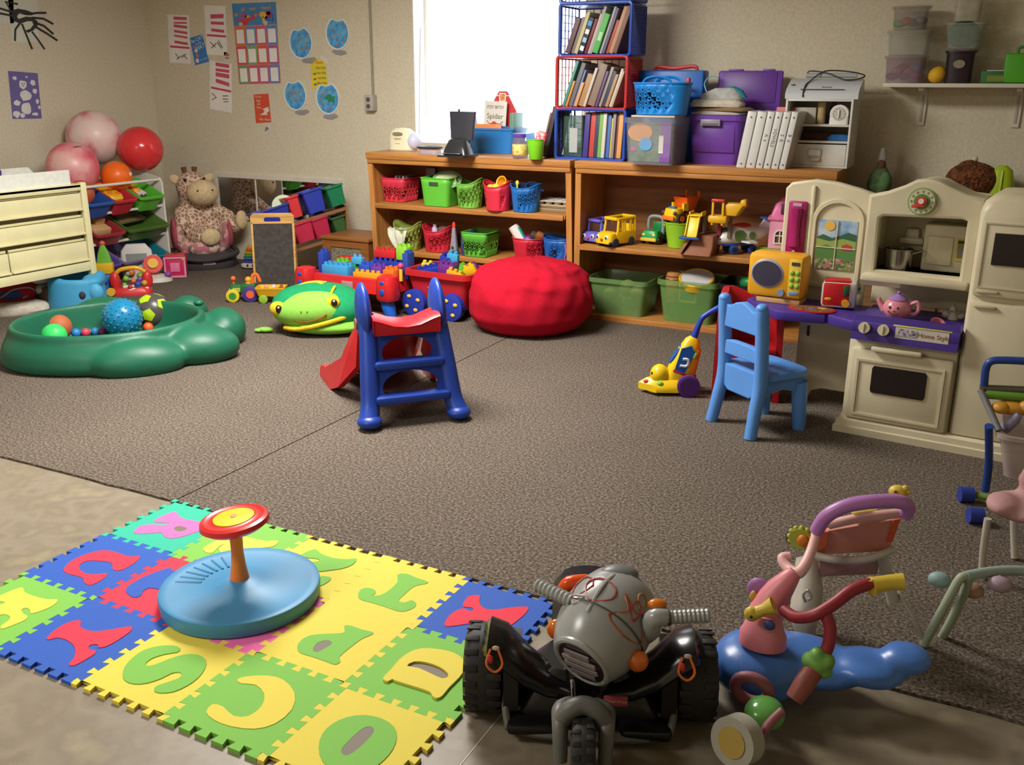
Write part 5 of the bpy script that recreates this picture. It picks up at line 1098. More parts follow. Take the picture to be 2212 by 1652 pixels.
# things under the dresser
def lump(name, label, cat_, px, py, a, b, h, col, rz=PI/4, z=0.):
    p = PZ(px, py, z); return tag(obj(name, G().loft([el(a*.9, b*.9, 0, 20, 2.6), el(a, b, h*.3, 20, 2.6), el(a*.98, b*.98, h*.7, 20, 2.6), el(a*.7, b*.7, h, 20, 2.4)]), fab(col), loc=p, rot=(0, 0, rz)), label, cat_)
lump('folded_sheet', 'cream folded sheet lying on the floor under the dresser', 'blanket', 20, 676, .26, .13, .07, '#CFC6B8', .9)
p = PZ(26, 672, 0) + Vector((-.06, .02, .072))
t = T('blanket_bag', 'red and blue blanket in a clear zipped bag under the dresser', 'bag', p, .9)
obj('blanket', G().loft([el(.17, .1, 0, 20, 3), el(.19, .11, .04, 20, 3), el(.18, .1, .13, 20, 3)]), fab('#A82A34'), t)
obj('blue_patch', G().sph((.03, -.10, .045), (.07, .02, .03)), fab('#3A56A0'), t)
obj('piping', G().tube([(-.16, -.1, .02), (-.04, -.118, .03), (.05, -.118, .08), (.14, -.1, .085), (.17, -.06, .05), (.1, -.11, .02)], .006, 6, 5), mt('#B090A0', .5), t)
for i, (px, py, z, l) in enumerate(((108, 660, 0, 'lowest rolled white diaper beside the blue seat'), (104, 662, .08, 'middle rolled white diaper beside the blue seat'), (108, 664, .158, 'topmost rolled white diaper beside the blue seat'))):
    p = PZ(px, py, 0); tag(obj('diaper', G().sph((0, 0, 0), (.085, .10, .04), 20, 12), fab('#CFCFC8'), loc=(p.x-.06, p.y, z+.043), rot=(0, 0, .9)), l, 'diaper', 'rolled white diapers under the dresser')
t = T('storage_basket', 'small striped box on the base shelf under the dresser', 'box', DWd(DW-.17, .2, 0), PI/2)
obj('box_wall', G().box((0, 0, .07), (.2, .2, .14), .006), mt('#6A5A54', .6), t)
for z in (.04, .08, .115): obj('stripe', G().box((0, -.102, z), (.18, .003, .012)), mt('#C9C6C0', .6), t)
# blue baby floor seat
p = PZ(158, 672, 0)
t = T('floor_cradle', 'light blue foam baby floor seat beside the sandbox', 'baby seat', (p.x-.06, p.y+.1, 0), .75)
def rimz(q):
    d = abs((q-2.75+PI) % (2*PI)-PI); return .21+.10*math.exp(-(d/1.05)**2)
def seat_loop(a, b_, z, k=1., top=False, n=40):
    o = []
    for i in range(n):
        q = 2*PI*i/n; c, s_ = math.cos(q), math.sin(q)
        o.append(Vector((a*math.copysign(abs(c)**.8, c), b_*math.copysign(abs(s_)**.8, s_), (rimz(q)+z) if top else z)))
    return o
g = G().loft([seat_loop(.185, .17, 0), seat_loop(.185, .17, .02), seat_loop(.175, .162, .13), seat_loop(.168, .155, -.02, top=True), seat_loop(.155, .143, .0, top=True), seat_loop(.125, .115, -.005, top=True), seat_loop(.11, .1, -.03, top=True), seat_loop(.09, .08, .1), seat_loop(.06, .05, .09)])
g.sph((.11, -.05, .185), (.07, .09, .045)); g.sph((.15, .02, .19), (.035, .1, .05))
obj('foam_body', g.fuse(.011, 4), mt('#3F97C4', .55, bump=.15), t)
obj('leg_hole', G().sph((.05, -.152, .11), (.022, .022, .028)), mt('#3A2A34', .7), t)
obj('leg_scoop', G().sph((.13, -.125, .12), (.05, .035, .06)), mt('#4AA0CC', .55), t)

# ================================================================== giraffe in the car seat
p = PZ(440, 588, 0)
seatL = Vector((-5.80, 5.82, 0))
t = T('car_seat', 'pink floral infant car seat on a grey base in the corner', 'car seat', seatL, .85)
g = G().loft([el(.24, .19, 0, 26, 2.5), el(.26, .21, .05, 26, 2.5), el(.25, .2, .1, 26, 2.4), el(.2, .16, .13, 26)]); obj('seat_base', g, mt('#454043', .5), t)
obj('base_latch', G().box((.02, -.205, .06), (.1, .02, .03), .008), mt('#A8A6AA', .4), t)
g = G(); g.sph((0, .05, .14), (.19, .2, .1)); g.sph((-.18, .06, .25), (.05, .16, .14)); g.sph((.18, .06, .25), (.05, .16, .14)); g.sph((0, .2, .3), (.17, .06, .16)); g.sph((0, -.13, .17), (.13, .05, .06))
obj('padding', g.fuse(.018, 6), mt('#C79A94', .9, 'speckle', cols=['#B5707A', '#D0A69E', '#CDB0A4', '#9A7A72'], cells=26, bump=.3), t)
for s in (-1, 1): obj('side_wing', G().sph((s*.215, .04, .27), (.03, .15, .13)), mt('#B0505E', .8), t)
obj('buckle', G().box((.04, -.16, .2), (.06, .03, .04), .01), mt('#4A4448', .4), t)
obj('handle', G().tube([(-.24, .05, .14), (-.235, -.16, .12), (0, -.23, .09), (.235, -.16, .12), (.24, .05, .14)], .022, 8, 6), mt('#3E3A3C', .5), t)
gp = seatL + Vector((-.08, .07, 0))
t = T('plush_giraffe', 'spotted plush giraffe sitting in the pink car seat', 'stuffed animal', (gp.x, gp.y, .2), 1.0); t.scale = (1.06, 1.06, 1.06)
SPOT = mt('#8A6A54', .95, 'speckle', cols=['#DCC4AE', '#9E7A64'], cells=32, edge=.12, bump=.6, bsc=120, bd=.006)
CRMF = fab('#CDB68E')
g = G(); g.sph((-.02, .06, .16), (.15, .13, .18)); g.sph((-.03, .06, .3), (.1, .1, .16)); g.sph((-.03, .02, .415), (.125, .12, .115)); g.sph((-.03, .05, .35), (.11, .11, .1))
g.tube([(.09, .02, .24), (.17, -.06, .2), (.2, -.12, .17)], [.06, .055, .06], 10, 5)   # arm
g.tube([(-.12, .02, .24), (-.15, -.06, .16), (-.12, -.1, .12)], [.06, .055, .05], 10, 5)
g.tube([(.09, .0, .06), (.18, -.08, .1), (.25, -.13, .15)], [.08, .08, .085], 10, 5)
g.tube([(-.06, .0, .06), (-.04, -.12, .05), (.0, -.2, .05)], [.08, .08, .08], 10, 5)
obj('giraffe_body', g.fuse(.014, 5), SPOT, t)
obj('muzzle', G().sph((.015, -.10, .375), (.12, .105, .098), 24, 14), CRMF, t)
for s in (-1, 1): obj('nostril', G().sph((.015+s*.055, -.19, .40), .008), mt('#5A3E2E', .6), t)
for s, px in ((-1, -.15), (1, .1)): obj('ear', G().sph((px, .03, .47), (.05, .02, .035), m=RM(0, s*-.5, 0)), CRMF, t)
for s in (-1, 1): obj('eye', G().sph((-.03+s*.07, -.075, .475), .012), mt('#1E1A18', .3), t)
for s in (-1, 1):
    obj('horn', G().tube([(-.04+s*.035, .03, .51), (-.04+s*.04, .03, .56)], [.016, .022], 8), fab('#6E4E3A'), t)
obj('foot_sole', G().sph((.275, -.175, .16), (.055, .04, .075), m=RM(0, 0, .7)), CRMF, t)
obj('foot_sole', G().sph((.01, -.265, .06), (.075, .035, .065)), CRMF, t)

# ================================================================== chalkboard, second bin rack, cabinet
p = PZ(597, 631, 0)
t = T('chalkboard_easel', 'small standing chalkboard easel with a wooden handle top', 'chalkboard', (p.x, p.y+.0, 0), .60)
WD = mt('#C99A55', .5, 'wood'); w = .305; hB = .565
Mb = RM(math.radians(-7), 0, 0)
for s in (-1, 1): obj('frame_stile', G().box((s*(w/2-.008), 0, hB/2-.03), (.016, .022, hB-.06), .003, m=Mb), WD, t)
obj('handle_board', G().plate([[(-w/2, hB-.075), (w/2, hB-.075), (w/2, hB-.02), (w/2-.02, hB), (-w/2+.02, hB), (-w/2, hB-.02)], [(-.055, hB-.06), (.055, hB-.06), (.06, hB-.045), (.05, hB-.03), (-.05, hB-.03), (-.06, hB-.045)]], .022, m=Mb @ Matrix.Translation((0, .011, 0)) @ XZ), WD, t)
obj('chalk_panel', G().box((0, 0, (hB-.075)/2+.01), (w-.03, .012, hB-.09), m=Mb), mt('#3E3835', .8, 'speckle', cols=['#3A3432', '#48423E'], sc=30), t)
Mr = Matrix.Translation((0, .14, 0)) @ RM(math.radians(7), 0, 0)
for s in (-1, 1): obj('rear_leg', G().box((s*(w/2-.008), 0, hB/2-.03), (.016, .022, hB-.06), .003, m=Mr), WD, t)
obj('rear_rail', G().box((0, 0, .08), (w-.03, .018, .04), .003, m=Mr), WD, t); obj('front_rail', G().box((0, 0, .018), (w-.03, .02, .03), .003, m=Mb), WD, t)
A = Vector((-4.75, 5.53, 0)); B = Vector((-4.46, 5.94, 0)); ar = math.atan2(B.y-A.y, B.x-A.x); Lr = (B-A).length
t = T('bin_rack', 'brown wooden bin rack with tilted plastic bins behind the chalkboard', 'toy rack', A, ar)
BRW = mt('#8E6440', .5, 'wood')
for z0, sl in ((.40, .13), (.20, .13), (.02, .0)):
    for y in (0, .26):
        obj('rail', G().loft([[Vector((-.04, y, z0-.004)), Vector((-.04, y+.02, z0-.004)), Vector((-.04, y+.02, z0+.02)), Vector((-.04, y, z0+.02))], [Vector((Lr+.02, y, z0+sl-.004)), Vector((Lr+.02, y+.02, z0+sl-.004)), Vector((Lr+.02, y+.02, z0+sl+.02)), Vector((Lr+.02, y, z0+sl+.02))]]), BRW, t)
for x in (-.05, Lr+.03): obj('side_panel', G().box((x, .14, .28), (.016, .29, .56), .006), BRW, t)
def rbin(label, x, z, w, d, h, col): obj('bin', tub(G(), w*.86, d*.86, w, d, h, .004, .015, .01, lip=.014), mt(col, .4), t, loc=(x, .12, z), rot=(math.radians(-8), -.25, 0), label=label)
rbin('big dark blue bin', -.01, .43, .26, .3, .13, '#2A3A98'); rbin('red bin', .16, .48, .09, .28, .16, '#D0383F'); rbin('blue bin', .31, .51, .15, .3, .17, '#2E3FA8'); rbin('green bin', .48, .55, .13, .28, .15, '#1F7A52')
rbin('yellow bin', .07, .255, .12, .3, .13, '#E2C81E'); rbin('raspberry bin', .215, .295, .15, .3, .15, '#C4304E'); rbin('raspberry bin', .35, .32, .13, .3, .15, '#B82A4A'); rbin('dark green bin', .49, .35, .1, .28, .12, '#3A5E34')
rbin('navy bin', .05, .045, .2, .28, .13, '#252544')
p = PY(609, 440, 5.75); tag(obj('drum_toy', G().lathe([(.08, 0), (.085, .01), (.085, .05), (.08, .06), (.03, .062)], n=28), mt('#CFDCC0', .45), loc=(p.x+.02, p.y, p.z-.03), rot=(1.0, 0, .5)), 'pale green round toy drum tilted on the dark blue bin', 'drum')
t = T('wooden_cabinet', 'small brown wooden cabinet with a mesh front left of the bookshelf', 'cabinet', (-4.43, 5.63, 0), .0)
CB = mt('#8F5A2C', .4, 'wood')
cw, cd, ch = .41, .36, .38
obj('cabinet_top', G().box((cw/2, cd/2, ch-.012), (cw+.02, cd+.02, .024), .004), CB, t)
for x in (.012, cw-.012): obj('side_panel', G().box((x, cd/2, ch/2-.012), (.024, cd, ch-.024)), CB, t)
obj('front_frame', G().plate([[(0.024, .0), (cw-.024, .0), (cw-.024, ch-.025), (.024, ch-.025)], [(.07, .17), (cw-.07, .17), (cw-.07, ch-.075), (.07, ch-.075)]], .018, m=Matrix.Translation((0, .02, 0)) @ XZ), CB, t)
obj('mesh_panel', G().box((cw/2, .014, ch/2+.05), (cw-.13, .006, .13)), mt('#8A8478', .6, 'speckle', cols=['#5E5848', '#9A9484'], cells=90, edge=.15), t)
obj('inner_back', G().box((cw/2, cd-.01, ch/2), (cw-.05, .01, ch-.03)), CB, t)

# ================================================================== toys on the floor, far left
p = PZ(533, 580, 0)
t = T('stacking_toy', 'rainbow ring stacker on a white smiling base by the wall', 'stacking toy', (p.x, p.y+.06, 0), .6)
obj('base', G().lathe([(.06, 0), (.085, .012), (.085, .03), (.06, .045)], n=24), mt('#DCD6D4', .4), t)
for s in (-1, 1): obj('eye', G().sph((s*.022, -.08, .03), .01), mt('#2A2A30', .3), t)
for z, r, c in ((.058, .066, '#4A4EA8'), (.083, .06, '#3A8ABF'), (.105, .052, '#7AB83A'), (.126, .045, '#E0BE2E'), (.147, .037, '#E27A2A')): obj('ring', G().lathe([(r-.012, z-.011), (r, z-.006), (r, z+.006), (r-.012, z+.011)], n=22), mt(c, .4), t)
obj('top_knob', G().sph((0, 0, .163), .024), mt('#E8A03A', .4), t)
p = PZ(368, 600, 0)
t = T('activity_cube', 'pink and red toy cube with a white rim on the floor', 'toy', (p.x, p.y+.07, 0), .7)
obj('cube_body', G().box((0, 0, .085), (.16, .15, .165), .018), mt('#C42A5A', .4), t)
obj('cube_rim', G().plate([[(-.08, .005), (.08, .005), (.08, .165), (-.08, .165)], [(-.066, .019), (.066, .019), (.066, .151), (-.066, .151)]], .012, m=Matrix.Translation((0, -.072, 0)) @ XZ), mt('#D890B0', .4), t)
obj('cube_square', G().box((0, -.078, .085), (.07, .006, .07), .002), mt('#DE7AA0', .4), t); obj('corner_knob', G().sph((.065, -.07, .145), .018), mt('#E09A2A', .4), t); obj('corner_knob', G().sph((-.075, -.06, .14), .02), mt('#7A3A90', .4), t); obj('cube_top', G().box((0, 0, .17), (.15, .13, .012), .005), mt('#C83038', .4), t)
# red activity table on the floor
p = PZ(281, 640, 0); 
t = T('activity_toy', 'red baby activity toy with a yellow handle and buttons', 'toy', (p.x-.07, p.y+.08, 0), .75); t.scale = (.84,)*3
obj('base', G().loft([rr(.34, .2, .06, 0), rr(.33, .2, .06, .03), rr(.28, .16, .06, .06)]), mt('#CC2F30', .35), t)
for s in (-1, 1): obj('side_pillar', G().sph((s*.13, .06, .1), (.045, .04, .085)), mt('#CC2F30', .35), t)
obj('handle', G().tube([(-.12, .06, .16), (-.07, .05, .2), (.05, .05, .21), (.12, .06, .17)], .018, 8, 5), mt('#E2A82A', .4), t)
obj('white_key', G().box((.05, -.075, .05), (.16, .03, .02), .006, m=RM(0, 0, .2)), mt('#DCD8D4', .4), t); obj('white_key', G().box((-.0, -.03, .068), (.14, .02, .02), .006, m=RM(0, 0, .2)), mt('#DCD8D4', .4), t)
obj('yellow_disc', G().cyl((-.15, -.1, .04), (-.15, -.125, .045), .035, n=18), mt('#D8A62E', .4), t)
for x, y, z, r, c in ((-.04, .05, .12, .025, '#7AB83A'), (.02, .04, .1, .022, '#E2702A'), (.07, .05, .11, .024, '#7A4AA8'), (.06, -.04, .085, .03, '#2F4A9A'), (-.02, .05, .16, .02, '#8A8A90'), (.0, -.08, .07, .02, '#C03030'), (.11, .0, .085, .025, '#C89A3A'), (-.05, .0, .075, .02, '#7AB83A')): obj('button', G().sph((x, y, z), r, 14, 8), mt(c, .4), t)
p = PZ(326, 610, 0)
t = T('flower_drum', 'white baby toy with a red and yellow flower dial', 'toy', (p.x-.03, p.y+.07, 0), .75)
obj('base', G().loft([el(.13, .1, 0, 24, 2.5), el(.12, .09, .03, 24, 2.5), el(.06, .05, .05, 24)]), mt('#CFC8C0', .4), t)
obj('stem', G().tube([(-.02, .0, .03), (0, -.01, .1)], .03, 10), mt('#D87A2A', .4), t)
obj('flower', G().cyl((0, .0, .12), (0, -.03, .135), .07, n=24), mt('#D83A2E', .35), t); obj('flower_heart', G().cyl((0, -.031, .1355), (0, -.045, .142), .038, n=20), mt('#E2B02E', .35), t)
for x, c in ((-.1, '#7AB83A'), (.1, '#8A4A98')): obj('knob', G().sph((x, -.04, .05), .025), mt(c, .4), t)
p = PZ(294, 604, 0)
t = T('toy_monitor', 'white rounded toy screen with orange and green knobs behind the flower toy', 'toy', (p.x-.01, p.y+.04, 0), .8)
obj('screen_frame', G().loft([rr(.22, .05, .02, 0), rr(.24, .06, .025, .12), rr(.22, .055, .02, .22), rr(.14, .04, .015, .27)]), mt('#D6D2CC', .4), t)
obj('screen', G().loft([rr(.15, .004, .0019, .11), rr(.15, .004, .0019, .2)], m=Matrix.Translation((0, -.0315, 0))), mt('#8E9490', .3), t)
obj('knob', G().sph((-.05, -.04, .06), .03), mt('#DE7E3A', .4), t); obj('knob', G().sph((-.13, 0, .14), .03), mt('#5CBF7A', .4), t); obj('knob', G().sph((.13, 0, .16), .025), mt('#C8A09A', .4), t)
p = PZ(227, 633, 0)
t = T('toy_block', 'yellow toy block stacked on a blue one beside the dresser', 'block', (p.x-.04, p.y+.05, .1305), .7); obj('block_body', G().box((0, 0, .04), (.13, .08, .08), .01), mt('#DDB024', .4), t)
p2 = p
t = T('toy_block', 'blue bumpy block under the yellow toy block', 'block', (p.x-.04, p.y+.05, 0), .7); obj('block_body', G().box((0, 0, .065), (.11, .1, .13), .02), mt('#2F6FC0', .4), t); obj('stud', G().sph((.0, -.05, .09), .03), mt('#2F6FC0', .4), t)
t = T('toy_cone', 'green toy wedge with a red tip on the yellow block', 'toy', (p.x-.04, p.y+.06, .2115), .7); obj('wedge', G().loft([rr(.1, .06, .01, 0), rr(.07, .05, .01, .07), rr(.02, .03, .006, .13)]), mt('#6AAE3A', .4), t); obj('tip', G().sph((0, 0, .135), .02), mt('#C8603A', .4), t)
# tractor and cart
p = PZ(517, 652, 0); rz = 1.05
t = T('toy_tractor', 'green toy tractor with yellow and purple wheels near the chalkboard', 'toy vehicle', (p.x+.0, p.y+.06, 0), .62)
obj('hood', G().box((-.05, 0, .085), (.09, .06, .06), .015), mt('#1F6A30', .4), t); obj('cab_base', G().box((.03, 0, .085), (.1, .07, .07), .012), mt('#1F6A30', .4), t); obj('grille', G().box((-.05, -.031, .08), (.05, .004, .03), .001), mt('#A8AE4A', .4), t)
obj('canopy', G().tube([(.06, 0, .11), (.06, 0, .17), (.09, 0, .18), (.11, 0, .13)], .012, 8, 4), mt('#E2702E', .4), t)
obj('driver', G().sph((.03, 0, .145), .022).sph((.03, 0, .12), (.02, .02, .025)), mt('#E2A03A', .4), t); obj('exhaust', G().cyl((-.07, 0, .11), (-.07, 0, .145), .006).sph((-.07, 0, .155), .018), mt('#E26A30', .4), t)
for s in (-1, 1): wheel(t, (-.075, s*.05, .045), .045, .03, '#D9C42E', '#3A8A3A', 'Y'); wheel(t, (.045, s*.055, .055), .055, .034, '#45347E', '#E2603A', 'Y', hr=.5)
p = PZ(578, 655, 0)
t = T('toy_cart', 'yellow toy cart with lime wheels carrying animals behind the tractor', 'toy vehicle', (p.x, p.y+.05, 0), .5)
g = G(); tub(g, .17, .1, .2, .13, .06, .008, .012, .002, z0=.05, lip=.01); obj('cart_bed', g, mt('#DFA81E', .4), t)
for sx in (-.05, .05):
    for s in (-1, 1): wheel(t, (sx, s*.045, .03), .03, .025, '#8EB83A', None, 'Y')
obj('hitch', G().tube([(-.09, 0, .06), (-.14, 0, .05)], .006), mt('#8A7A3A', .4), t)
for dx, c, l in ((-.05, '#DFA08A', 'pink toy pig in the yellow cart'), (.0, '#DCD8D4', 'white toy cow in the yellow cart'), (.055, '#9A5A30', 'brown toy horse in the yellow cart')):
    o = tag(obj('toy_animal', G().sph((0, 0, 0), (.024, .016, .018)).sph((.018, 0, .022), .013).cyl((-.012, 0, -.02), (-.012, 0, 0), .006).cyl((.012, 0, -.02), (.012, 0, 0), .006).sph((.02, .008, .036), .005).sph((.02, -.008, .036), .005), mt(c, .5), loc=Vector((p.x, p.y+.05, .085))+Vector((dx*math.cos(.5), dx*math.sin(.5), 0))), l, 'toy animal')
# ================================================================== sandbox with balls
RZ = math.radians(50)
SB = Vector((-4.345, 3.60, 0))
t = T('turtle_sandbox', 'dark green plastic turtle sandbox used as a ball tub', 'sandbox', SB, RZ)
def wob(a, b, z, n=56, k=0, ax=0, ay=0):
    o = []
    for i in range(n):
        q = 2*PI*i/n; f = 1+k*(.5+.5*math.cos(5*q+.6)); o.append(Vector((ax+a*f*math.cos(q), ay+b*f*math.sin(q), z)))
    return o
g = G().loft([wob(.57, .49, 0, k=.03, ax=.03), wob(.59, .51, .03, k=.03, ax=.03), wob(.575, .495, .1, k=.025, ax=.03), wob(.53, .46, .145, k=.01, ax=.01), wob(.51, .44, .15), wob(.505, .435, .195), wob(.495, .425, .21), wob(.475, .405, .205), wob(.465, .395, .15), wob(.445, .375, .04), wob(.40, .33, .02)])
GS = mt('#1A6148', .45, bump=.12, bsc=220)
for c, r in (((.12, -.455, .05), (.24, .13, .115)), ((.44, -.32, .065), (.22, .16, .12)), ((-.02, .50, .1), (.2, .1, .12)), ((.45, .40, .1), (.12, .1, .11)), ((.61, .02, .075), (.13, .17, .125))): g.sph(c, r, 28, 16)
me = g.fuse(.0135, 12)
for v in me.vertices: v.co.z = max(v.co.z, 0.)
obj('sandbox_shell', me, GS, t)
obj('head_eye', G().sph((.5, .2, .2), (.03, .03, .02)), GS, t)
def sb(px, py, r, z=None, X=None):   # ball resting on the sandbox floor, seen centred at (px, py)
    rr_ = .1
    for _ in range(4): c = PZ(px, py, .023+rr_); rr_ = r*MP(c)
    return c, rr_
def bl(label, px, py, r, m, seg=24, name='play_ball', group=None):
    c, R = sb(px, py, r); return tag(obj(name, G().sph((0, 0, 0), R, seg, seg*2//3), m, loc=c), label, 'ball', group), c, R
bl('brick orange ball at the left end of the sandbox', 127, 706, 27, mt('#B5603A', .6, bump=.2))
bl('bright green ball in front of the brick orange one in the sandbox', 117, 726, 27, mt('#34C860', .45))
o, c, R = bl('large teal bumpy ball in the middle of the sandbox', 264, 686, 41, mt('#1F7AA8', .25))
g = G(); nst = 150
for i in range(nst):
    z = 1-2*(i+.5)/nst; q = i*2.39996; s = math.sqrt(1-z*z); t_ = bmesh.new(); bmesh.ops.create_icosphere(t_, subdivisions=1, radius=R*.055); bmesh.ops.translate(t_, vec=(R*s*math.cos(q), R*s*math.sin(q), R*z), verts=t_.verts); g.add(t_)
obj('bumps', g, mt('#2A88B4', .25), o, kind='stuff')
o, c, R = bl('dark grey soccer ball with lime pentagons in the sandbox', 331, 672, 38, mt('#4A4644', .3), 32)
ph = (1+5**.5)/2
for v in [Vector(q).normalized() for q in ((0,1,ph),(0,-1,ph),(0,1,-ph),(0,-1,-ph),(1,ph,0),(-1,ph,0),(1,-ph,0),(-1,-ph,0),(ph,0,1),(-ph,0,1),(ph,0,-1),(-ph,0,-1))]:
    x = v.orthogonal().normalized(); y = v.cross(x); g = G()
    rings = [[(v+(x*math.cos(2*PI*k/5)+y*math.sin(2*PI*k/5))*s).normalized()*(R*1.004+h) for k in range(5)] for s, h in ((.40, .0), (.39, .0015))]
    m5 = []
    for lp in rings:
        q = []
        for k in range(5): q += [lp[k], ((lp[k]+lp[(k+1) % 5])/2).normalized()*lp[k].length]
        m5.append(q)
    g.loft([m5[0], m5[1], [((p*.5+v*p.length*.5).normalized()*p.length) for p in m5[1]], [(p*.02+v*p.length*.98).normalized()*p.length for p in m5[1]]])
    obj('pentagon_patch', g, mt('#A8C81E', .35), o)
for px, py, r, c, l in ((215, 703, 9.5, '#D83A50', 'small red ball against the teal ball'), (164, 719, 10, '#2F7AC8', 'small blue ball nearest the green ball in the sandbox'), (185, 718, 9.5, '#D0405A', 'small red ball near the front rim of the sandbox'), (206, 716, 9, '#2F86C0', 'small light blue ball near the front rim of the sandbox'), (222, 716, 9, '#7A2F6A', 'small plum ball beside the teal ball'), (320, 707, 11, '#E0602E', 'small orange ball below the soccer ball'), (369, 699, 6, '#7AB890', 'tiny pale green ball right of the soccer ball'), (202, 710, 8, '#4AA86A', 'small green ball behind the light blue one in the sandbox')):
    bl(l, px, py, r, mt(c, .4), 16, group='small balls in the sandbox')

# ================================================================== plush frog pouf
p = PZ(684, 733, 0)
t = T('frog_pouf', 'green plush frog pouf with a smiling light green face', 'stuffed animal', (p.x-.13, p.y+.2, 0), .42)
g = G(); g.sph((0, 0, .13), (.29, .22, .13)); g.sph((0, .03, .19), (.26, .17, .1)); g.sph((-.12, .0, .15), (.17, .2, .12)); g.sph((.14, 0, .14), (.17, .2, .12))
body = g.fuse(.018, 8); obj('frog_body', body, fab('#1E8A58', var=.08), t)
obj('frog_face', G().sph((-.02, -.10, .15), (.235, .13, .108), 32, 18, m=RM(.12, -.08, 0)), fab('#86BE4E', var=.06), t)
obj('frog_belly', G().sph((.06, -.1, .055), (.25, .13, .05), 28, 14), fab('#7DBB48', var=.06), t)
obj('yellow_seam', G().tube([(-.17, -.165, .05), (-.08, -.218, .055), (.05, -.232, .085), (.17, -.19, .115), (.23, -.12, .13)], .013, 8, 5), fab('#D6B02A'), t)
obj('mouth', G().tube([(-.12, -.196, .115), (-.07, -.222, .102), (-.01, -.236, .105), (.05, -.232, .12), (.10, -.213, .145)], .0045, 6, 5), fab('#8A4A22'), t)
for x, y, z, sx in ((-.205, -.16, .165, 1), (.13, -.165, .21, .85)):
    e = obj('eye_patch', G().sph((x, y, z), (.045*sx+.005, .03, .045*sx)), fab('#E2C22E'), t)
    obj('pupil', G().sph((x+.012, y-.024, z+.002), (.02, .012, .026*sx)), mt('#2A1E18', .3), e); obj('glint', G().sph((x+.014, y-.036, z+.014), .006), mt('#F0F0F0', .3), e)
for s in (-1, 1): obj('nostril', G().sph((-.03+s*.018, -.23, .165), .004), mt('#4A7A2A', .6), t)
for pts in ([(-.2, -.05, .215), (-.1, .02, .27), (-.02, .04, .283), (.03, .0, .285)], [(-.02, .04, .283), (.04, .06, .275)], [(-.24, -.04, .18), (-.25, -.1, .13)], [(.1, -.1, .24), (.11, -.03, .272)]):
    obj('yellow_patch', G().tube(pts, .018, 8, 4, flat=.5), fab('#DFC02C'), t)
obj('frog_hand', G().sph((-.31, -.1, .02), (.05, .025, .016)).sph((-.35, -.115, .016), (.022, .009, .009)).sph((-.36, -.095, .016), (.022, .009, .009)).sph((-.345, -.08, .016), (.022, .009, .009)), fab('#86BE4E'), t)

# ================================================================== block table and wagon
p = PZ(655, 662, 0)
t = T('block_table', 'red toy block table on blue legs with raised corner knobs', 'toy table', (-4.10, 5.02, 0), .0)
RD = mt('#C8242A', .32)
tw, td = .655, .44; zt = .235
g = G().loft([rr(tw, td, .05, zt-.1, cx=tw/2, cy=td/2), rr(tw+.03, td+.03, .05, zt-.09, cx=tw/2, cy=td/2), rr(tw, td, .05, zt, cx=tw/2, cy=td/2), rr(tw-.05, td-.05, .04, zt+.005, cx=tw/2, cy=td/2), rr(tw-.08, td-.08, .03, zt-.02, cx=tw/2, cy=td/2)])
obj('table_tray', g, RD, t)
for x in (.0, tw):
    for y in (0, td):
        k = obj('corner_knob', G().loft([el(.062, .062, zt-.12, 24, 2.6, cx=x, cy=y), el(.072, .072, zt-.1, 24, 2.6, cx=x, cy=y), el(.07, .07, zt, 24, 2.6, cx=x, cy=y), el(.06, .06, zt+.035, 24, 2.6, cx=x, cy=y), el(.03, .03, zt+.045, 24, cx=x, cy=y)]), RD, t)
        for z in (zt-.06, zt-.0): obj('blue_dot', G().sph((x, y-.071 if z < zt-.02 else y-.067, z), (.02, .006, .024 if z < zt-.02 else .014)), mt('#2A4AA8', .35), k)
        obj('leg', G().tube([(x+(.02 if x == 0 else -.02), y, zt-.1), (x*1.0+(.0 if x == 0 else -.0), y, .07), (x+(-.02 if x == 0 else .02), y, 0)], [.04, .045, .035], 12, 4), mt('#1F62C8', .3), t)
obj('name_plate', G().box((tw*.53, -.017, zt-.05), (.09, .006, .055), .004), mt('#A8848A', .4), t)
def brick(label, x, y, z, nx, ny, h, col, rz=0, org=(-4.10, 5.02), tilt=(0, 0), cat_='block', u=.042, kids=True, name='toy_brick'):
    b = T(name, label, cat_, (org[0]+x, org[1]+y, z), rot=(tilt[0], tilt[1], rz), group='building bricks')
    obj('brick_body', G().box((0, 0, h/2), (nx*u, ny*u, h), .003), mt(col, .35), b)
    for i in range(nx):
        for j in range(ny): obj('stud', G().cyl(((i-(nx-1)/2)*u, (j-(ny-1)/2)*u, h), ((i-(nx-1)/2)*u, (j-(ny-1)/2)*u, h+.018), .014, .012, 12), mt(col, .35), b)
    return b
zb = zt-.0195+.0
brick('long light blue brick with five studs at the front of the table', .2, .09, zb, 5, 2, .075, '#3F97CE')
brick('long orange yellow brick with five studs at the front right of the table', .46, .06, zb, 5, 1, .05, '#E89A22')
brick('orange brick at the right end of the table', .6, .13, zb, 2, 2, .075, '#E8701E')
brick('blue upright brick at the left end of the table', .065, .12, zb, 1, 2, .15, '#2A44A8')
brick('flat green brick lying behind the light blue one', .16, .26, zb, 4, 2, .04, '#2F9A4A')
brick('lime brick behind the light blue bricks on the table', .08, .3, zb, 2, 2, .06, '#6AB83A')
brick('small light blue brick on the flat green one', .24, .26, zb+.0585, 2, 1, .045, '#4FA8D8')
brick('blue brick in the middle of the table', .36, .2, zb, 2, 2, .075, '#2F50B8')
brick('purple brick right of the middle blue brick', .455, .2, zb, 2, 2, .07, '#6A3A9A')
brick('long dark blue brick along the back of the table', .46, .32, zb, 6, 2, .09, '#26389A')
brick('red brick on top of the long dark blue one', .43, .32, zb+.1085, 4, 1, .05, '#C8282E')
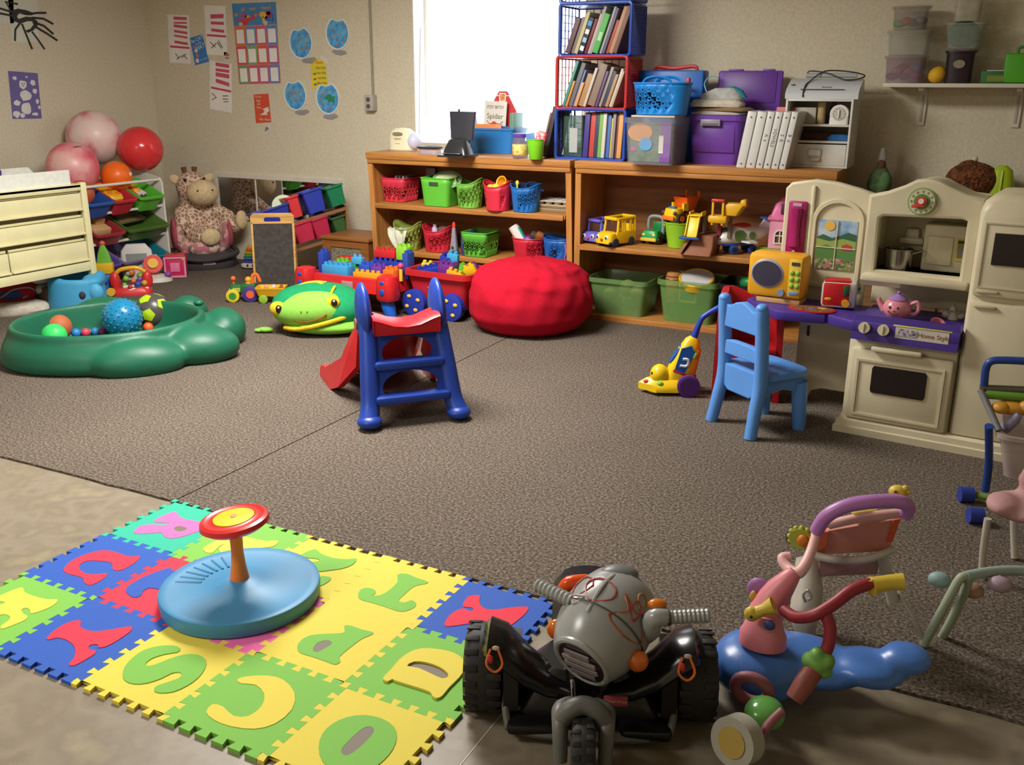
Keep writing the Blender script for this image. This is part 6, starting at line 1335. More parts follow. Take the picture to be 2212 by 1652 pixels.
brick('lime green brick with four studs standing highest at the right', .58, .32, zb+.1085, 2, 2, .085, '#8CC83A')
brick('small blue brick behind the lime one at the back right', .66, .24, zb, 1, 2, .17, '#2A4AA0')
t = T('peg_toy', 'yellow peg toy with a pink head on the right of the block table', 'toy', (-4.10+.665, 5.02+.14, zb), 0); obj('peg', G().cyl((0, 0, 0), (0, 0, .08), .012), mt('#E0B83A', .4), t); obj('peg_head', G().sph((0, 0, .1), .02), mt('#D0407A', .4), t)
wx, wy = -3.395, 5.16
t = T('toy_wagon', 'red toy wagon of building bricks on big blue wheels', 'wagon', (wx, wy, 0), -.06)
ww_, wd_ = .46, .34
g = G(); tub(g, ww_-.08, wd_-.06, ww_, wd_, .235, .006, .04, .025, z0=.065, lip=.035, m=Matrix.Translation((ww_/2, wd_/2, 0))); obj('wagon_tub', g, mt('#B8242E', .35), t)
obj('tub_rib', G().box((ww_*.62, .03, .15), (.2, .012, .06), .004, m=RM(0, 0, 0)), mt('#B8242E', .35), t)
obj('sticker', G().plate([[(-.07, .03), (.06, .04), (.03, -.05), (-.02, -.03)]], .003, m=Matrix.Translation((.17, .018, .225)) @ RM(math.radians(-8), 0, 0) @ XZ), mt('#7A6A8A', .5, 'speckle', cols=['#2A3A8A', '#C8A0A0', '#C04A4A', '#D8B04A'], sc=60), t)
for x in (.07, .36):
    for y in (-.01, wd_+.01):
        w_ = wheel(t, (x, y, .088), .088, .05, '#22349A', None, 'Y')
        for q in range(4): obj('yellow_spot', G().sph((x+.05*math.cos(q*PI/2+.5), y-.028, .088+.05*math.sin(q*PI/2+.5)), (.016, .005, .012)), mt('#D6B83A', .4), w_)
obj('axle_frame', G().box((ww_/2, wd_/2, .06), (ww_-.12, wd_-.08, .03), .01), mt('#22349A', .4), t)
wo = (wx, wy)
for lbl, x, y, z, nx, ny, h, c, rz_, tl in (('blue slanted brick at the left of the wagon', .12, .1, .255, 4, 2, .05, '#2336A0', .3, (.1, -.25)), ('dark blue brick standing in the wagon', .17, .2, .26, 2, 2, .11, '#1F2F98', .2, (0, .2)), ('light blue brick highest in the wagon', .235, .2, .30, 2, 1, .09, '#3FA0CC', .1, (.1, .1)), ('purple brick in the middle of the wagon', .25, .11, .26, 3, 2, .075, '#6A2A80', .05, (0, .05)), ('bright green brick with knobs in the wagon', .34, .15, .27, 2, 2, .05, '#58B030', .5, (.2, .3)), ('purple brick at the right of the wagon', .41, .2, .26, 2, 1, .07, '#5A2A78', .2, (0, -.5)), ('yellow brick tilted at the right end of the wagon', .43, .12, .28, 2, 1, .06, '#E2B41E', .2, (.2, -.5)), ('yellow brick lying by the front rim of the wagon', .33, .06, .27, 3, 1, .03, '#E0A424', -.1, (0, .2)), ('pale yellow brick at the left rear of the wagon', .07, .15, .29, 2, 1, .03, '#D8C83A', .4, (.2, .1))):
    brick(lbl, x, y, z, nx, ny, h, c, rz_, wo, tl, u=.038)
p = PZ(838, 640, 0)
# ================================================================== bean bag
BX, BY = PY(1143, 650, 5.20).x, 5.20
t = tag(obj('bean_bag', G(), fab('#B01028')), 'big wrinkled red bean bag in front of the bookshelves', 'bean bag') if False else None
g = bmesh.new(); U, V = 72, 40
random.seed(5); R_ = []
def bb(q, f):      # q around, f from bottom 0 to top 1
    prof = [(0, .26), (.04, .33), (.14, .375), (.3, .385), (.48, .36), (.66, .295), (.8, .215), (.92, .11), (1, .015)]
    for a, b in zip(prof, prof[1:]):
        if f <= b[0]: k = (f-a[0])/(b[0]-a[0]); k = k*k*(3-2*k)*.5+k*.5; r = a[1]+(b[1]-a[1])*k; break
    z = .43*(math.sin(f*PI/2)**.92)
    fold = math.exp(-((f-.52)/.34)**2)
    r += .011*math.sin(9*q+6*f+math.sin(3*q)*1.5)*f*(1-f)*3 + .008*math.sin(17*q-9*f+1.3)*fold*.8 + .012*math.sin(4*q+11*f)*fold
    z += .010*math.sin(7*q+14*f)*fold + .008*math.sin(13*q-5*f)*f*(1-f)*2
    seam = math.exp(-((q-(-1.1+1.1*f))/.05)**2)+math.exp(-((q-(-1.1+1.1*f)-2.1)/.05)**2)
    r -= .006*seam*(1-f)
    return Vector((r*math.cos(q)*1.0+.02*f, r*math.sin(q)*.95, max(z, 0)))
rows = [[g.verts.new(bb(-PI+2*PI*i/U, j/V)) for i in range(U)] for j in range(V+1)]
for j in range(V):
    for i in range(U): g.faces.new((rows[j][i], rows[j][(i+1) % U], rows[j+1][(i+1) % U], rows[j+1][i]))
g.faces.new(list(reversed(rows[0]))); g.faces.new(rows[V])
G_ = G(); G_.bm.free(); G_.bm = g
t = T('bean_bag', 'big wrinkled red bean bag in front of the bookshelves', 'bean bag', (BX, BY, 0), .35)
obj('bag_body', G_, fab('#B5142C', var=.07, bump=.25), t, ang=180)
obj('top_patch', G().lathe([(.045, 0), (.05, .002), (.04, .008), (.01, .01)], (.02, 0, .418), 20), fab('#A81028'), t)

# ================================================================== little slide with ladder
O = Vector((-2.205, 3.385, 0))
t = T('toddler_slide', 'small plastic slide with a blue ladder and red chute on the carpet', 'slide', O, math.radians(47)); t.scale = (1, 1, .915)
BL = mt('#1F3F9C', .38, bump=.06); RS = mt('#C8202A', .3)
SL = .33      # how far back the ladder leans per metre
def LP(x, z): return Vector((x, z*SL, z))
Ml = Matrix(((1, 0, 0, 0), (0, SL, -1, 0), (0, 1, SL, 0), (0, 0, 0, 1)))  # draw in (x, up along ladder)
for s in (-1, 1):
    r_ = obj('ladder_rail', G().tube([LP(s*.2, .0)+Vector((s*.01, -.012, .024)), LP(s*.19, .1), LP(s*.178, .25), LP(s*.165, .42), LP(s*.163, .52)], [.047, .043, .042, .04, .032], 14, 6), BL, t)
    obj('rail_foot', G().sph(LP(s*.203, .045)+Vector((0, -.02, -.008)), (.055, .06, .037)), BL, r_)
    obj('handle_fin', G().sph((s*.17, .205, .51), (.034, .1, .155), 24, 16, m=RM(math.radians(-14), 0, 0)), BL, t)
    obj('round_sticker', G().cyl((s*.2, .22, .46), (s*.2065, .22, .46), .028, n=20), mt('#B0705A', .4), t)
def oval(cx, cy, a, b): return [(cx+a*math.cos(q), cy+b*math.copysign(abs(math.sin(q))**(1 if math.sin(q) > 0 else .5), math.sin(q))*(1 if math.sin(q) > 0 else .55)) for q in [2*PI*i/22 for i in range(22)]]
pl = [(-.2, .11), (.2, .11), (.185, .25), (.17, .46), (-.17, .46), (-.185, .25)]
obj('ladder_panel', G().plate([pl, [(x, y) for x, y in oval(.0, .178, .13, .075)], [(x, y) for x, y in oval(.0, .335, .118, .075)]], .04, m=Matrix(((1, 0, 0, 0), (0, SL, 1, -.02), (0, 1, -SL*.0, 0), (0, 0, 0, 1)))), BL, t)
for z, w in ((.128, .34), (.285, .32)): obj('step', G().box((0, z*SL-.01, z), (w, .085, .042), .016), BL, t)
# chute
def chute(y, z, w, dip, hw):    # cross-section across x
    o = []
    for i in range(11):
        x = -1+2*i/10; o.append(Vector((x*w/2, y, z-dip*(1-abs(x)**2.2)+hw*max(0, abs(x)-.9)*10)))
    return o+[Vector((v.x*1.02, v.y+.012, v.z-.03)) for v in reversed(o)]
prof = [(.135, .505, .315, .06, 0), (.19, .515, .315, .065, 0), (.28, .49, .32, .06, .02), (.42, .36, .33, .06, .02), (.58, .2, .35, .06, .02), (.72, .11, .37, .055, .01), (.84, .085, .38, .045, 0)]
obj('chute', G().loft([chute(*p_) for p_ in prof]), RS, t, ang=60)
obj('seat_apron', G().loft([[Vector((x*k, y, z+dz)) for x, z in ((-.15, .43), (0, .428), (.15, .43), (.152, .505), (.12, .495), (.06, .470), (0, .462), (-.06, .470), (-.12, .495), (-.152, .505))] for y, k, dz in ((.088, .97, -.004), (.08, 1, 0), (.10, 1, .012), (.20, 1, .02))]), RS, t)
for s in (-1, 1):
    sk = [(.27, .47), (.42, .345), (.58, .185), (.72, .095), (.85, .07), (.88, .04), (.87, 0), (.62, 0), (.5, .05), (.35, .2)]
    obj('chute_side', G().loft([[Vector((s*(.165+.05*max(0, min(1, (y-.3)/.4)))+dx+s*(.05*(1-z/.5) if z < .1 else 0), y, z)) for y, z in sk] for dx in (-.016, .016)]), RS, t)
# ================================================================== blue chair
t = T('toddler_chair', 'light blue plastic toddler chair with a two slot back', 'chair', (-.92, 3.975, 0), math.radians(-36.9))
CB2 = mt('#5A92DC', .42, bump=.08)
hw = .122
for s in (-1, 1):
    obj('back_leg', G().tube([(s*(hw+.012), -.022, .0), (s*(hw+.004), .0, .12), (s*hw, .02, .24), (s*hw, .012, .4), (s*hw, .0, .53), (s*hw, -.004, .565)], [.026, .028, .03, .029, .029, .026], 12, 5).sph((s*hw, -.004, .566), (.027, .027, .022)), CB2, t)
    obj('front_leg', G().tube([(s*.118, .262, 0), (s*.115, .245, .22)], [.028, .036], 10), CB2, t)
top = [(-hw, .452), (hw, .452), (hw, .545), (.075, .535), (.04, .555), (0, .565), (-.04, .555), (-.075, .535), (-hw, .545)]
obj('top_rail', G().plate([top], .034, m=Matrix.Translation((0, .022, 0)) @ XZ, bev=.006), CB2, t)
obj('back_slat', G().plate([[(-hw, .33), (hw, .33), (hw, .376), (.05, .384), (-.05, .384), (-hw, .376)]], .032, m=Matrix.Translation((0, .03, 0)) @ XZ, bev=.006), CB2, t)
obj('lower_back', G().plate([[(-hw, .2), (-.07, .165), (.07, .165), (hw, .2), (hw, .272), (-hw, .272)]], .034, m=Matrix.Translation((0, .038, 0)) @ XZ, bev=.006), CB2, t)
obj('seat', G().loft([rr(.27, .25, .05, .235, cy=.145), rr(.295, .275, .06, .25, cy=.15), rr(.29, .27, .06, .275, cy=.15), rr(.25, .23, .05, .28, cy=.15), rr(.2, .18, .05, .272, cy=.15)]), CB2, t)
for s in (-1, 1): obj('side_apron', G().plate([[(.02, .25), (.25, .25), (.25, .16), (.2, .185), (.14, .2), (.08, .19), (.02, .15)]], .03, m=Matrix(((0, 0, 1, s*.115-.015), (1, 0, 0, 0), (0, 1, 0, 0), (0, 0, 0, 1)))), CB2, t)
obj('front_apron', G().box((0, .255, .215), (.2, .025, .05), .008), CB2, t)
# red armchair
p = PZ(1536, 865, 0)
t = T('toddler_armchair', 'red moulded plastic toddler chair pushed against the play desk', 'chair', (p.x, p.y, 0), math.radians(14))
aw, ad = .31, .25; RA = mt('#B01620', .4, bump=.06)
o_ = [(0, 0), (0, ad-.05), (.05, ad), (aw-.04, ad), (aw, ad-.04), (aw, .03), (aw-.03, .03), (aw-.03, ad-.06), (aw-.06, ad-.035), (.06, ad-.035), (.03, ad-.06), (.03, 0)]
def hz(x, z): return z if x < .16 else min(z, .44+(.0 if x > .2 else (.2-x)*1.5))
obj('side_back_shell', G().loft([[Vector((aw/2+(x-aw/2)*k, y*ky+(ad*(1-ky)), hz(x, z))) for x, y in o_] for z, k, ky in ((0, 1.02, 1), (.2, 1, 1), (.38, .99, .98), (.45, .97, .9), (.49, .93, .72), (.515, .86, .45))]), RA, t)
obj('seat', G().box((aw/2, ad/2-.01, .245), (aw-.05, ad-.05, .04), .012), RA, t)
obj('seat_front', G().box((aw/2, .03, .19), (aw-.05, .025, .1), .01), RA, t)
obj('back_ledge', G().box((.12, ad-.06, .34), (.16, .03, .03), .012), RA, t)
# toy vacuum
p = PZ(1440, 850, 0)
t = T('toy_vacuum', 'yellow toy vacuum cleaner with purple wheels and a blue handle', 'toy vacuum', (p.x, p.y+.03, 0), .42)
YV = mt('#E3BC1A', .3)
obj('base_plate', G().loft([[Vector((x, y, z)) for x, y in ((-.15, .0), (-.07, -.075), (.09, -.07), (.09, .07), (-.07, .075))] for z in (.018, .05)]+[[Vector((x*.8+.01, y*.75, .075)) for x, y in ((-.15, .0), (-.07, -.075), (.09, -.07), (.09, .07), (-.07, .075))]]), YV, t)
obj('bumper_foot', G().sph((-.07, -.02, .016), (.035, .03, .016)), YV, t)
obj('motor_dome', G().sph((-.05, -.01, .095), (.046, .046, .05)), YV, t)
for s in (-1, 1): obj('eye', G().sph((-.088, -.01+s*.02, .105), .007), mt('#3A2E20', .4), t)
Mv = RM(0, math.radians(20), 0, (.03, 0, .06))
obj('body', G().loft([rr(.11, .095, .03, 0), rr(.12, .1, .035, .06), rr(.1, .085, .03, .16), rr(.075, .065, .025, .215), rr(.04, .04, .015, .235)], m=Mv), YV, t)
obj('orange_back', G().loft([rr(.04, .086, .015, 0, cx=.045), rr(.04, .09, .015, .07, cx=.052), rr(.035, .07, .015, .19, cx=.035)], m=Mv), mt('#D8801E', .35), t)
obj('window_panel', G().loft([el(.055, .028, 0, 20), el(.055, .028, .006, 20)], m=Mv @ Matrix(((0, 0, -1, -.05), (0, 1, 0, 0), (1, 0, 0, .125), (0, 0, 0, 1))) @ RM(0, .18, 0)), mt('#1F5AA8', .3), t)
obj('front_window', G().plate([[(-.03, .06), (.02, .05), (.03, .17), (.0, .2), (-.04, .17)]], .006, m=Mv @ Matrix.Translation((-.005, -.044, 0)) @ XZ), mt('#1F5AA8', .3), t)
obj('white_swirl', G().sph((-.01, -.052, .105), (.022, .004, .03), m=RM(0, .4, 0)) if False else G().tube([Mv @ Vector((a, -.053, b)) for a, b in ((-.02, .09), (.01, .1), (.005, .13), (-.02, .125))], .007, 6, 4), mt('#DCDCE4', .4), t)
obj('red_trim', G().box((-.005, -.047, .055), (.07, .008, .014), .004, m=Mv), mt('#C0283A', .4), t)
obj('green_button', G().sph((-.05, -.06, .06), (.018, .014, .012)), mt('#6AB03A', .4), t); obj('red_button', G().sph((-.115, -.02, .06), (.014, .012, .008)), mt('#CC3A2A', .4), t); obj('switch', G().box((.03, -.05, .16), (.014, .012, .03), .004, m=Mv), mt('#7AAE3A', .4), t)
obj('handle_tube', G().tube([Mv @ Vector((.0, 0, .21)), Mv @ Vector((-.003, 0, .25)), (.13, 0, .35), (.15, 0, .385), (.22, 0, .43), (.232, 0, .432)], [.018, .017, .013, .013, .015, .012], 10, 4), mt('#1F3FA8', .3), t)
for s in (-1, 1): wheel(t, (.085, s*.075, .055), .055, .028, '#5A2A78', '#4A2068', 'Y', hr=.8)

# ================================================================== play kitchen
KO, KA = Vector((-.505, 4.2, 0)), -.098
kit = T('play_kitchen', 'cream plastic play kitchen with purple counter, oven and fridge', 'play kitchen', KO, KA)
KC = mt('#CBC1A4', .42, bump=.05); KD = mt('#BFB596', .5); KP = mt('#46308A', .38, bump=.05); DK = mt('#241C1A', .25)
def kp(x, y, z): return KO + Vector((x*math.cos(KA)-y*math.sin(KA), x*math.sin(KA)+y*math.cos(KA), z))
obj('stove_body', G().box((.215, .17, .225), (.43, .36, .43), .012), KC, kit)
obj('plinth', G().loft([[Vector((x, y, z)) for x, y in ((-.012-d, -.035-d), (.86+d, -.035-d), (.86, .38), (-.012, .38))] for z, d in ((0, .012), (.03, .012), (.034, .004), (.058, .002), (.066, -.01))]), KC, kit)
door = obj('oven_door', G().box((.22, -.02, .225), (.405, .03, .315), .012), KC, kit)
obj('door_rim', G().plate([[(.045, .09), (.395, .09), (.395, .34), (.045, .34)], [(.055, .1), (.385, .1), (.385, .33), (.055, .33)]], .006, m=Matrix.Translation((0, -.0345, 0)) @ XZ), KC, door)
obj('oven_window', G().plate([[(.118, .2), (.322, .2), (.327, .21), (.327, .305), (.32, .315), (.12, .315), (.113, .305), (.113, .21)]], .006, m=Matrix.Translation((0, -.0345, 0)) @ XZ, bev=.002), DK, door)
obj('oven_handle', G().box((.2, -.045, .392), (.2, .03, .022), .008), KC, door)
# counter: desk end bows forward
desk = [(-.49, .3), (-.51, .16), (-.48, .13), (-.33, .0), (-.29, -.005), (-.13, .035), (-.115, .06), (-.115, .3)]
obj('desk_top', G().plate([desk], .045, m=Matrix.Translation((0, 0, .45)), bev=.008), KP, kit)
mid = [(-.105, .3), (-.11, .045), (-.09, .03), (.03, -.03), (.05, -.03), (.05, .3)]
obj('counter_link', G().plate([mid], .045, m=Matrix.Translation((0, 0, .45)), bev=.008), KP, kit)
obj('counter_top', G().plate([[(.02, -.05), (.425, -.05), (.425, .3), (.02, .3)], [(.285, .02), (.4, .02), (.4, .14), (.285, .14)]], .05, m=Matrix.Translation((0, 0, .455)), bev=.006), KP, kit)
obj('sink_basin', G().box((.343, .08, .458), (.12, .125, .02), .004), mt('#2E1E60', .4), kit)
cpn = obj('control_panel', G().loft([[Vector((x, y, z)) for x, y in ((.012, -.058), (.43, -.058), (.43, .0), (.012, .0))] for z in (.425, .435)]+[[Vector((x, y, .53)) for x, y in ((.02, -.046), (.43, -.046), (.43, -.02), (.02, -.02))]]), KP, kit)
for x in (.066, .143):
    k = obj('knob', G().cyl((x, -.054, .48), (x, -.075, .482), .023, n=20), mt('#C9C0A2', .4), cpn); obj('pointer', G().box((x, -.077, .482), (.006, .006, .036), .002), mt('#B5AC8E', .4), k)
obj('flower_sticker', G().box((.105, -.0535, .474), (.05, .003, .056)), mt('#A8B85A', .5, 'speckle', cols=['#8AA84A', '#C8C89A', '#8A5AB0', '#D8D0C0'], sc=70), cpn)
st = obj('name_sticker', G().box((.29, -.0535, .476), (.225, .003, .062), .001), mt('#C9BE3E', .5), cpn)
obj('sticker_face', G().box((.29, -.0555, .476), (.205, .002, .046)), mt('#C9C4B4', .5), st); obj('sticker_photo', G().box((.235, -.0575, .478), (.07, .002, .03)), mt('#7A708A', .5, 'speckle', cols=['#4A4458', '#9A8FA8', '#C4C0B8'], sc=80), st)
obj('lettering', G().text('Home Style', .026, .0008, m=Matrix.Translation((.335, -.0568, .476)) @ XZ), mt('#8A5A4A', .5), st)
# desk back with phone panel and window
bp = [(-.42, .44), (-.05, .44), (-.05, .985), (-.1, 1.0), (-.2, 1.022), (-.3, 1.03), (-.4, 1.012), (-.42, .99)]
obj('desk_back', G().plate([bp], .05, m=Matrix.Translation((0, .36, 0)) @ XZ, bev=.01), KC, kit)
obj('panel_ridge', G().box((-.297, .305, .75), (.02, .02, .53), .009), KC, kit)
obj('leg_panel', G().plate([[(-.31, 0), (-.25, 0), (-.23, .05), (-.18, .07), (-.02, .07), (.0, .0), (.01, .0), (.01, .45), (-.31, .45)]], .04, m=Matrix.Translation((0, .36, 0)) @ XZ), KC, kit)
obj('leg_slot', G().box((-.265, .318, .34), (.012, .006, .05), .003), DK, kit)
obj('corner_block', G().box((-.36, .29, .585), (.13, .06, .2), .012), KC, kit)
ph = T('dummy', 'x', 'x', (0, 0, 0)); bpy.data.objects.remove(ph)
pho = obj('phone_base', G().box((-.362, .302, .818), (.085, .02, .245), .008), mt('#9A1E5E', .35), kit, label='magenta wall phone')
obj('handset', G().loft([el(.026, .016, z_, 16, 2.4) for z_ in (0, .02)]+[el(.021, .013, z_, 16, 2.4) for z_ in (.05, .12)]+[el(.026, .016, z_, 16, 2.4) for z_ in (.15, .175)], m=Matrix.Translation((-.362, .285, .735))), mt('#94185A', .3), pho); obj('phone_label', G().box((-.362, .29, .925), (.04, .004, .014)), mt('#C890AC', .5), pho); obj('phone_button', G().cyl((-.362, .29, .712), (-.362, .286, .712), .007), mt('#C890AC', .5), pho)
# arched window with a painted landscape sticker
arch = [(-.29+.0, .56), (-.065, .56), (-.065, .86)]+[(-.1775+.1125*math.cos(q), .86+.1*math.sin(q)) for q in [PI*i/12 for i in range(1, 12)]]+[(-.29, .86)]
ain = [(-.1775+(x+.1775)*.88, .75+(z-.75)*.93) for x, z in arch]
obj('window_arch', G().plate([arch, ain], .012, m=Matrix.Translation((0, .31, 0)) @ XZ, bev=.003), KC, kit)
pic = obj('window_sticker', G().box((-.1775, .3085, .755), (.176, .003, .222)), mt('#6F93B8', .5, 'speckle', cols=['#5F88B4', '#8FAAC4', '#B8C4CC'], sc=12), kit)
def pp(pts, c, k, nm='sticker_hill', mat=None): obj(nm, G().plate([[(x-.1775, z+.755) for x, z in pts]], .0008, m=Matrix.Translation((0, .307-.0009*k, 0)) @ XZ), mat or mt(c, .5), pic)
pp([(-.088, .03), (-.06, .045), (-.02, .03), (.02, .045), (.05, .06), (.088, .05), (.088, -.02), (-.088, -.02)], '#2F5A3E', 1)
pp([(-.088, .025), (-.03, .015), (.03, .03), (.088, .02), (.088, -.111), (-.088, -.111)], '#8A9A4A', 2)
pp([(-.088, -.02), (-.04, .0), (.02, -.025), (.088, -.012), (.088, -.111), (-.088, -.111)], '#4F7A3C', 3)
pp([(-.088, -.07), (0, -.06), (.088, -.07), (.088, -.111), (-.088, -.111)], '', 4, 'sticker_flowers', mt('#8A6A5A', .5, 'speckle', cols=['#4A6A34', '#A86A6A', '#7A8A4A', '#C08A94'], cells=90))
pp([(-.034+.024*math.cos(q), .085+.022*math.sin(q)) for q in [2*PI*i/16 for i in range(16)]], '#D8A84A', 2, 'sticker_sun'); pp([(.025, -.02), (.07, -.02), (.072, .0), (.05, .008), (.028, .0)], '#B03A3E', 5, 'sticker_barn')
obj('window_bar', G().box((-.1775, .302, .755), (.004, .004, .222)).box((-.1775, .302, .742), (.176, .004, .004)), mt('#C8C0A6', .4), kit)
# hutch over the stove
hp = [(.0, .53), (.425, .53), (.425, 1.015), (.36, 1.02), (.29, 1.05), (.25, 1.07), (.21, 1.078), (.17, 1.07), (.13, 1.045), (.06, 1.015), (.0, 1.0)]
obj('hutch_back', G().plate([hp], .03, m=Matrix.Translation((0, .375, 0)) @ XZ), KD, kit)
hf = [(.0, .655), (.42, .655), (.42, 1.01), (.36, 1.02), (.29, 1.05), (.25, 1.068), (.21, 1.075), (.17, 1.068), (.13, 1.045), (.06, 1.015), (.0, 1.0)]
nic = [(.03, .685), (.39, .685), (.39, .935), (.36, .945), (.05, .935), (.03, .92)]
obj('hutch_front', G().plate([hf, nic], .05, m=Matrix.Translation((0, .15, 0)) @ XZ, bev=.012), KC, kit)
obj('hutch_top', G().plate([hf, nic], .19, m=Matrix.Translation((0, .345, 0)) @ XZ), KD, kit)
obj('hutch_shelf', G().box((.21, .2, .67), (.41, .3, .03), .008), KC, kit)
obj('shelf_lip', G().loft([[Vector((x, y, .635)) for x, y in ((.0, .07), (.16, .07), (.2, .12), (.2, .2), (.0, .2))], [Vector((x, y, .66)) for x, y in ((.0, .055), (.165, .055), (.21, .12), (.21, .2), (.0, .2))], [Vector((x, y, .675)) for x, y in ((.01, .07), (.155, .07), (.2, .12), (.2, .2), (.01, .2))]]), KC, kit)
obj('hood_mould', G().box((.14, .33, .80), (.1, .04, .03), .01).box((.14, .335, .83), (.06, .04, .05), .015), KC, kit)
obj('cupboard_block', G().box((.3, .30, .79), (.2, .12, .2), .01), KC, kit); obj('cupboard_panel', G().box((.27, .237, .78), (.1, .01, .12), .004), KC, kit)
obj('timer_sticker', G().box((.355, .236, .79), (.045, .004, .09)), mt('#C9B83E', .5), kit); obj('keypad', G().box((.355, .2325, .785), (.032, .003, .055)), mt('#7A746A', .5), kit); obj('display', G().box((.355, .2325, .823), (.034, .003, .014)), mt('#2A2622', .4), kit)
ck = obj('clock_dial', G().cyl((.2, .1, .995), (.2, .092, .995), .056, n=32), mt('#7FA05A', .45), kit); obj('clock_face', G().cyl((.2, .0925, .995), (.2, .089, .995), .05, n=32), mt('#C9C2A8', .45), ck); obj('clock_heart', G().cyl((.2, .0892, .995), (.2, .086, .995), .031, n=24), mt('#4F8A3A', .45), ck)
obj('clock_knob', G().cyl((.2, .0862, .995), (.2, .078, .995), .022, n=20).box((.183, .08, .977), (.036, .006, .013), .003, m=None), mt('#C0402E', .4), ck); obj('clock_cap', G().cyl((.2, .078, .998), (.2, .072, .998), .011, n=16), mt('#D8D4CA', .4), ck)
for q in range(12): obj('clock_tick', G().box((.2+.041*math.sin(q*PI/6), .0885, .995+.041*math.cos(q*PI/6)), (.006, .002, .009)), mt('#8A8468', .5), ck)
obj('backsplash', G().box((.21, .33, .58), (.42, .06, .13), .01), KD, kit)
# fridge
obj('fridge_body', G().loft([rr(.43, .38, .03, .05, cx=.645, cy=.19), rr(.43, .38, .03, .98, cx=.645, cy=.19), rr(.41, .36, .04, 1.02, cx=.645, cy=.19), rr(.33, .3, .05, 1.05, cx=.645, cy=.19)]), KC, kit)
fz = obj('freezer_door', G().box((.645, -.0, .815), (.4, .04, .325), .014), KC, kit); fd = obj('fridge_door', G().box((.645, -.0, .35), (.405, .04, .565), .014), KC, kit)
obj('door_window', G().plate([[(.5, .785), (.79, .785), (.79, .905), (.5, .905)]], .006, m=Matrix.Translation((0, -.0195, 0)) @ XZ, bev=.002), DK, fz); obj('door_rim', G().plate([[(.46, .69), (.83, .69), (.83, .945), (.46, .945)], [(.466, .696), (.824, .696), (.824, .939), (.466, .939)]], .004, m=Matrix.Translation((0, -.0195, 0)) @ XZ), KC, fz)
for d_, z in ((fz, .675), (fd, .615)): obj('door_pull', G().box((.5, -.024, z), (.08, .012, .012), .004), KD, d_)
# things on the kitchen
def K_T(name, label, cat_, x, y, z, rz=0): return T(name, label, cat_, kp(x, y, z), KA+rz)
t = K_T('toy_microwave', 'yellow toy microwave with an oval window on the play desk', 'toy microwave', -.385, .175, .4955)
obj('foot_board', G().box((.02, 0, .012), (.2, .11, .024), .003), mt('#C49A6A', .5), t)
obj('case', G().box((0, 0, .125), (.255, .13, .2), .022), mt('#E0A01E', .35), t)
obj('window_ring', G().loft([el(.078, .068, 0, 28), el(.07, .06, .006, 28)], m=Matrix.Translation((-.035, -.064, .135)) @ XZ), mt('#9A98A4', .35), t); obj('window', G().loft([el(.067, .057, 0, 28), el(.067, .057, .003, 28)], m=Matrix.Translation((-.035, -.0695, .135)) @ XZ), mt('#3A3648', .3), t)
obj('button_panel', G().box((.092, -.064, .125), (.056, .006, .17), .003), mt('#D8B43E', .4), t)
for i in range(2):
    for j in range(3): obj('green_button', G().sph((.079+.026*i, -.069, .15-.03*j), (.011, .005, .011)), mt('#8AB83E', .4), t)
obj('display', G().box((.092, -.068, .19), (.036, .004, .014)), mt('#3A3A2A', .4), t); obj('blue_button', G().box((.092, -.069, .057), (.044, .006, .016), .003), mt('#6A8AA8', .4), t); obj('knob', G().cyl((.035, -.065, .055), (.035, -.075, .055), .016), mt('#7A8CA8', .4), t)
t = K_T('toy_toaster', 'red and white toy toaster at the back of the play desk', 'toy toaster', -.115, .2, .4955, .25)
obj('shell', G().box((0, 0, .062), (.15, .1, .12), .02), mt('#C4C0BC', .4), t); obj('red_front', G().box((-.012, -.046, .066), (.112, .016, .1), .008), mt('#C01E24', .35), t); obj('red_top', G().box((-.01, 0, .122), (.11, .08, .012), .005), mt('#C01E24', .35), t)
obj('dial', G().cyl((.03, -.054, .03), (.03, -.064, .03), .017), mt('#DCA828', .4), t); obj('green_window', G().box((.028, -.0545, .085), (.024, .006, .045), .003), mt('#2A5A38', .4), t); obj('yellow_tag', G().sph((-.045, -.055, .045), (.016, .003, .007)), mt('#DCA828', .4), t); obj('lever', G().box((.08, 0, .09), (.02, .02, .014), .004), mt('#3A7A4A', .4), t)
p_ = kp(-.2, .09, .4956); t = T('place_mat', 'red rimmed oval toy place mat on the purple counter', 'place mat', p_, KA-.1)
obj('mat_base', G().loft([el(.105, .07, 0, 28, 2.4), el(.105, .07, .004, 28, 2.4)]), mt('#B01E28', .5), t); obj('mat_print', G().loft([el(.093, .059, .0042, 28, 2.4), el(.093, .059, .0052, 28, 2.4)]), mt('#6A4030', .6, 'speckle', cols=['#4A2C24', '#8A5A3A', '#5A3A30'], sc=40), t)
obj('print_star', G().loft([el(.02, .012, .0053, 8), el(.02, .012, .006, 8)], m=Matrix.Translation((.04, .02, 0))), mt('#C8A43A', .6), t); obj('print_blob', G().loft([el(.012, .01, .0053, 8), el(.012, .01, .006, 8)], m=Matrix.Translation((.0, -.01, 0))), mt('#4A7AA8', .6), t)
t = K_T('toy_teapot', 'pink smiling toy teapot with a purple lid beside the stove knobs', 'toy teapot', .165, .045, .5055, 0); t.scale = (.72, .72, .76)
PT = mt('#D0828C', .22)
obj('pot_body', G().lathe([(.05, 0), (.055, .01), (.05, .016), (.072, .04), (.08, .065), (.072, .095), (.05, .115)], n=28), PT, t); obj('lid', G().lathe([(.053, .113), (.055, .117), (.04, .132), (.015, .14), (.008, .146), (.012, .154), (.004, .162)], n=24), mt('#9A72B4', .3), t)
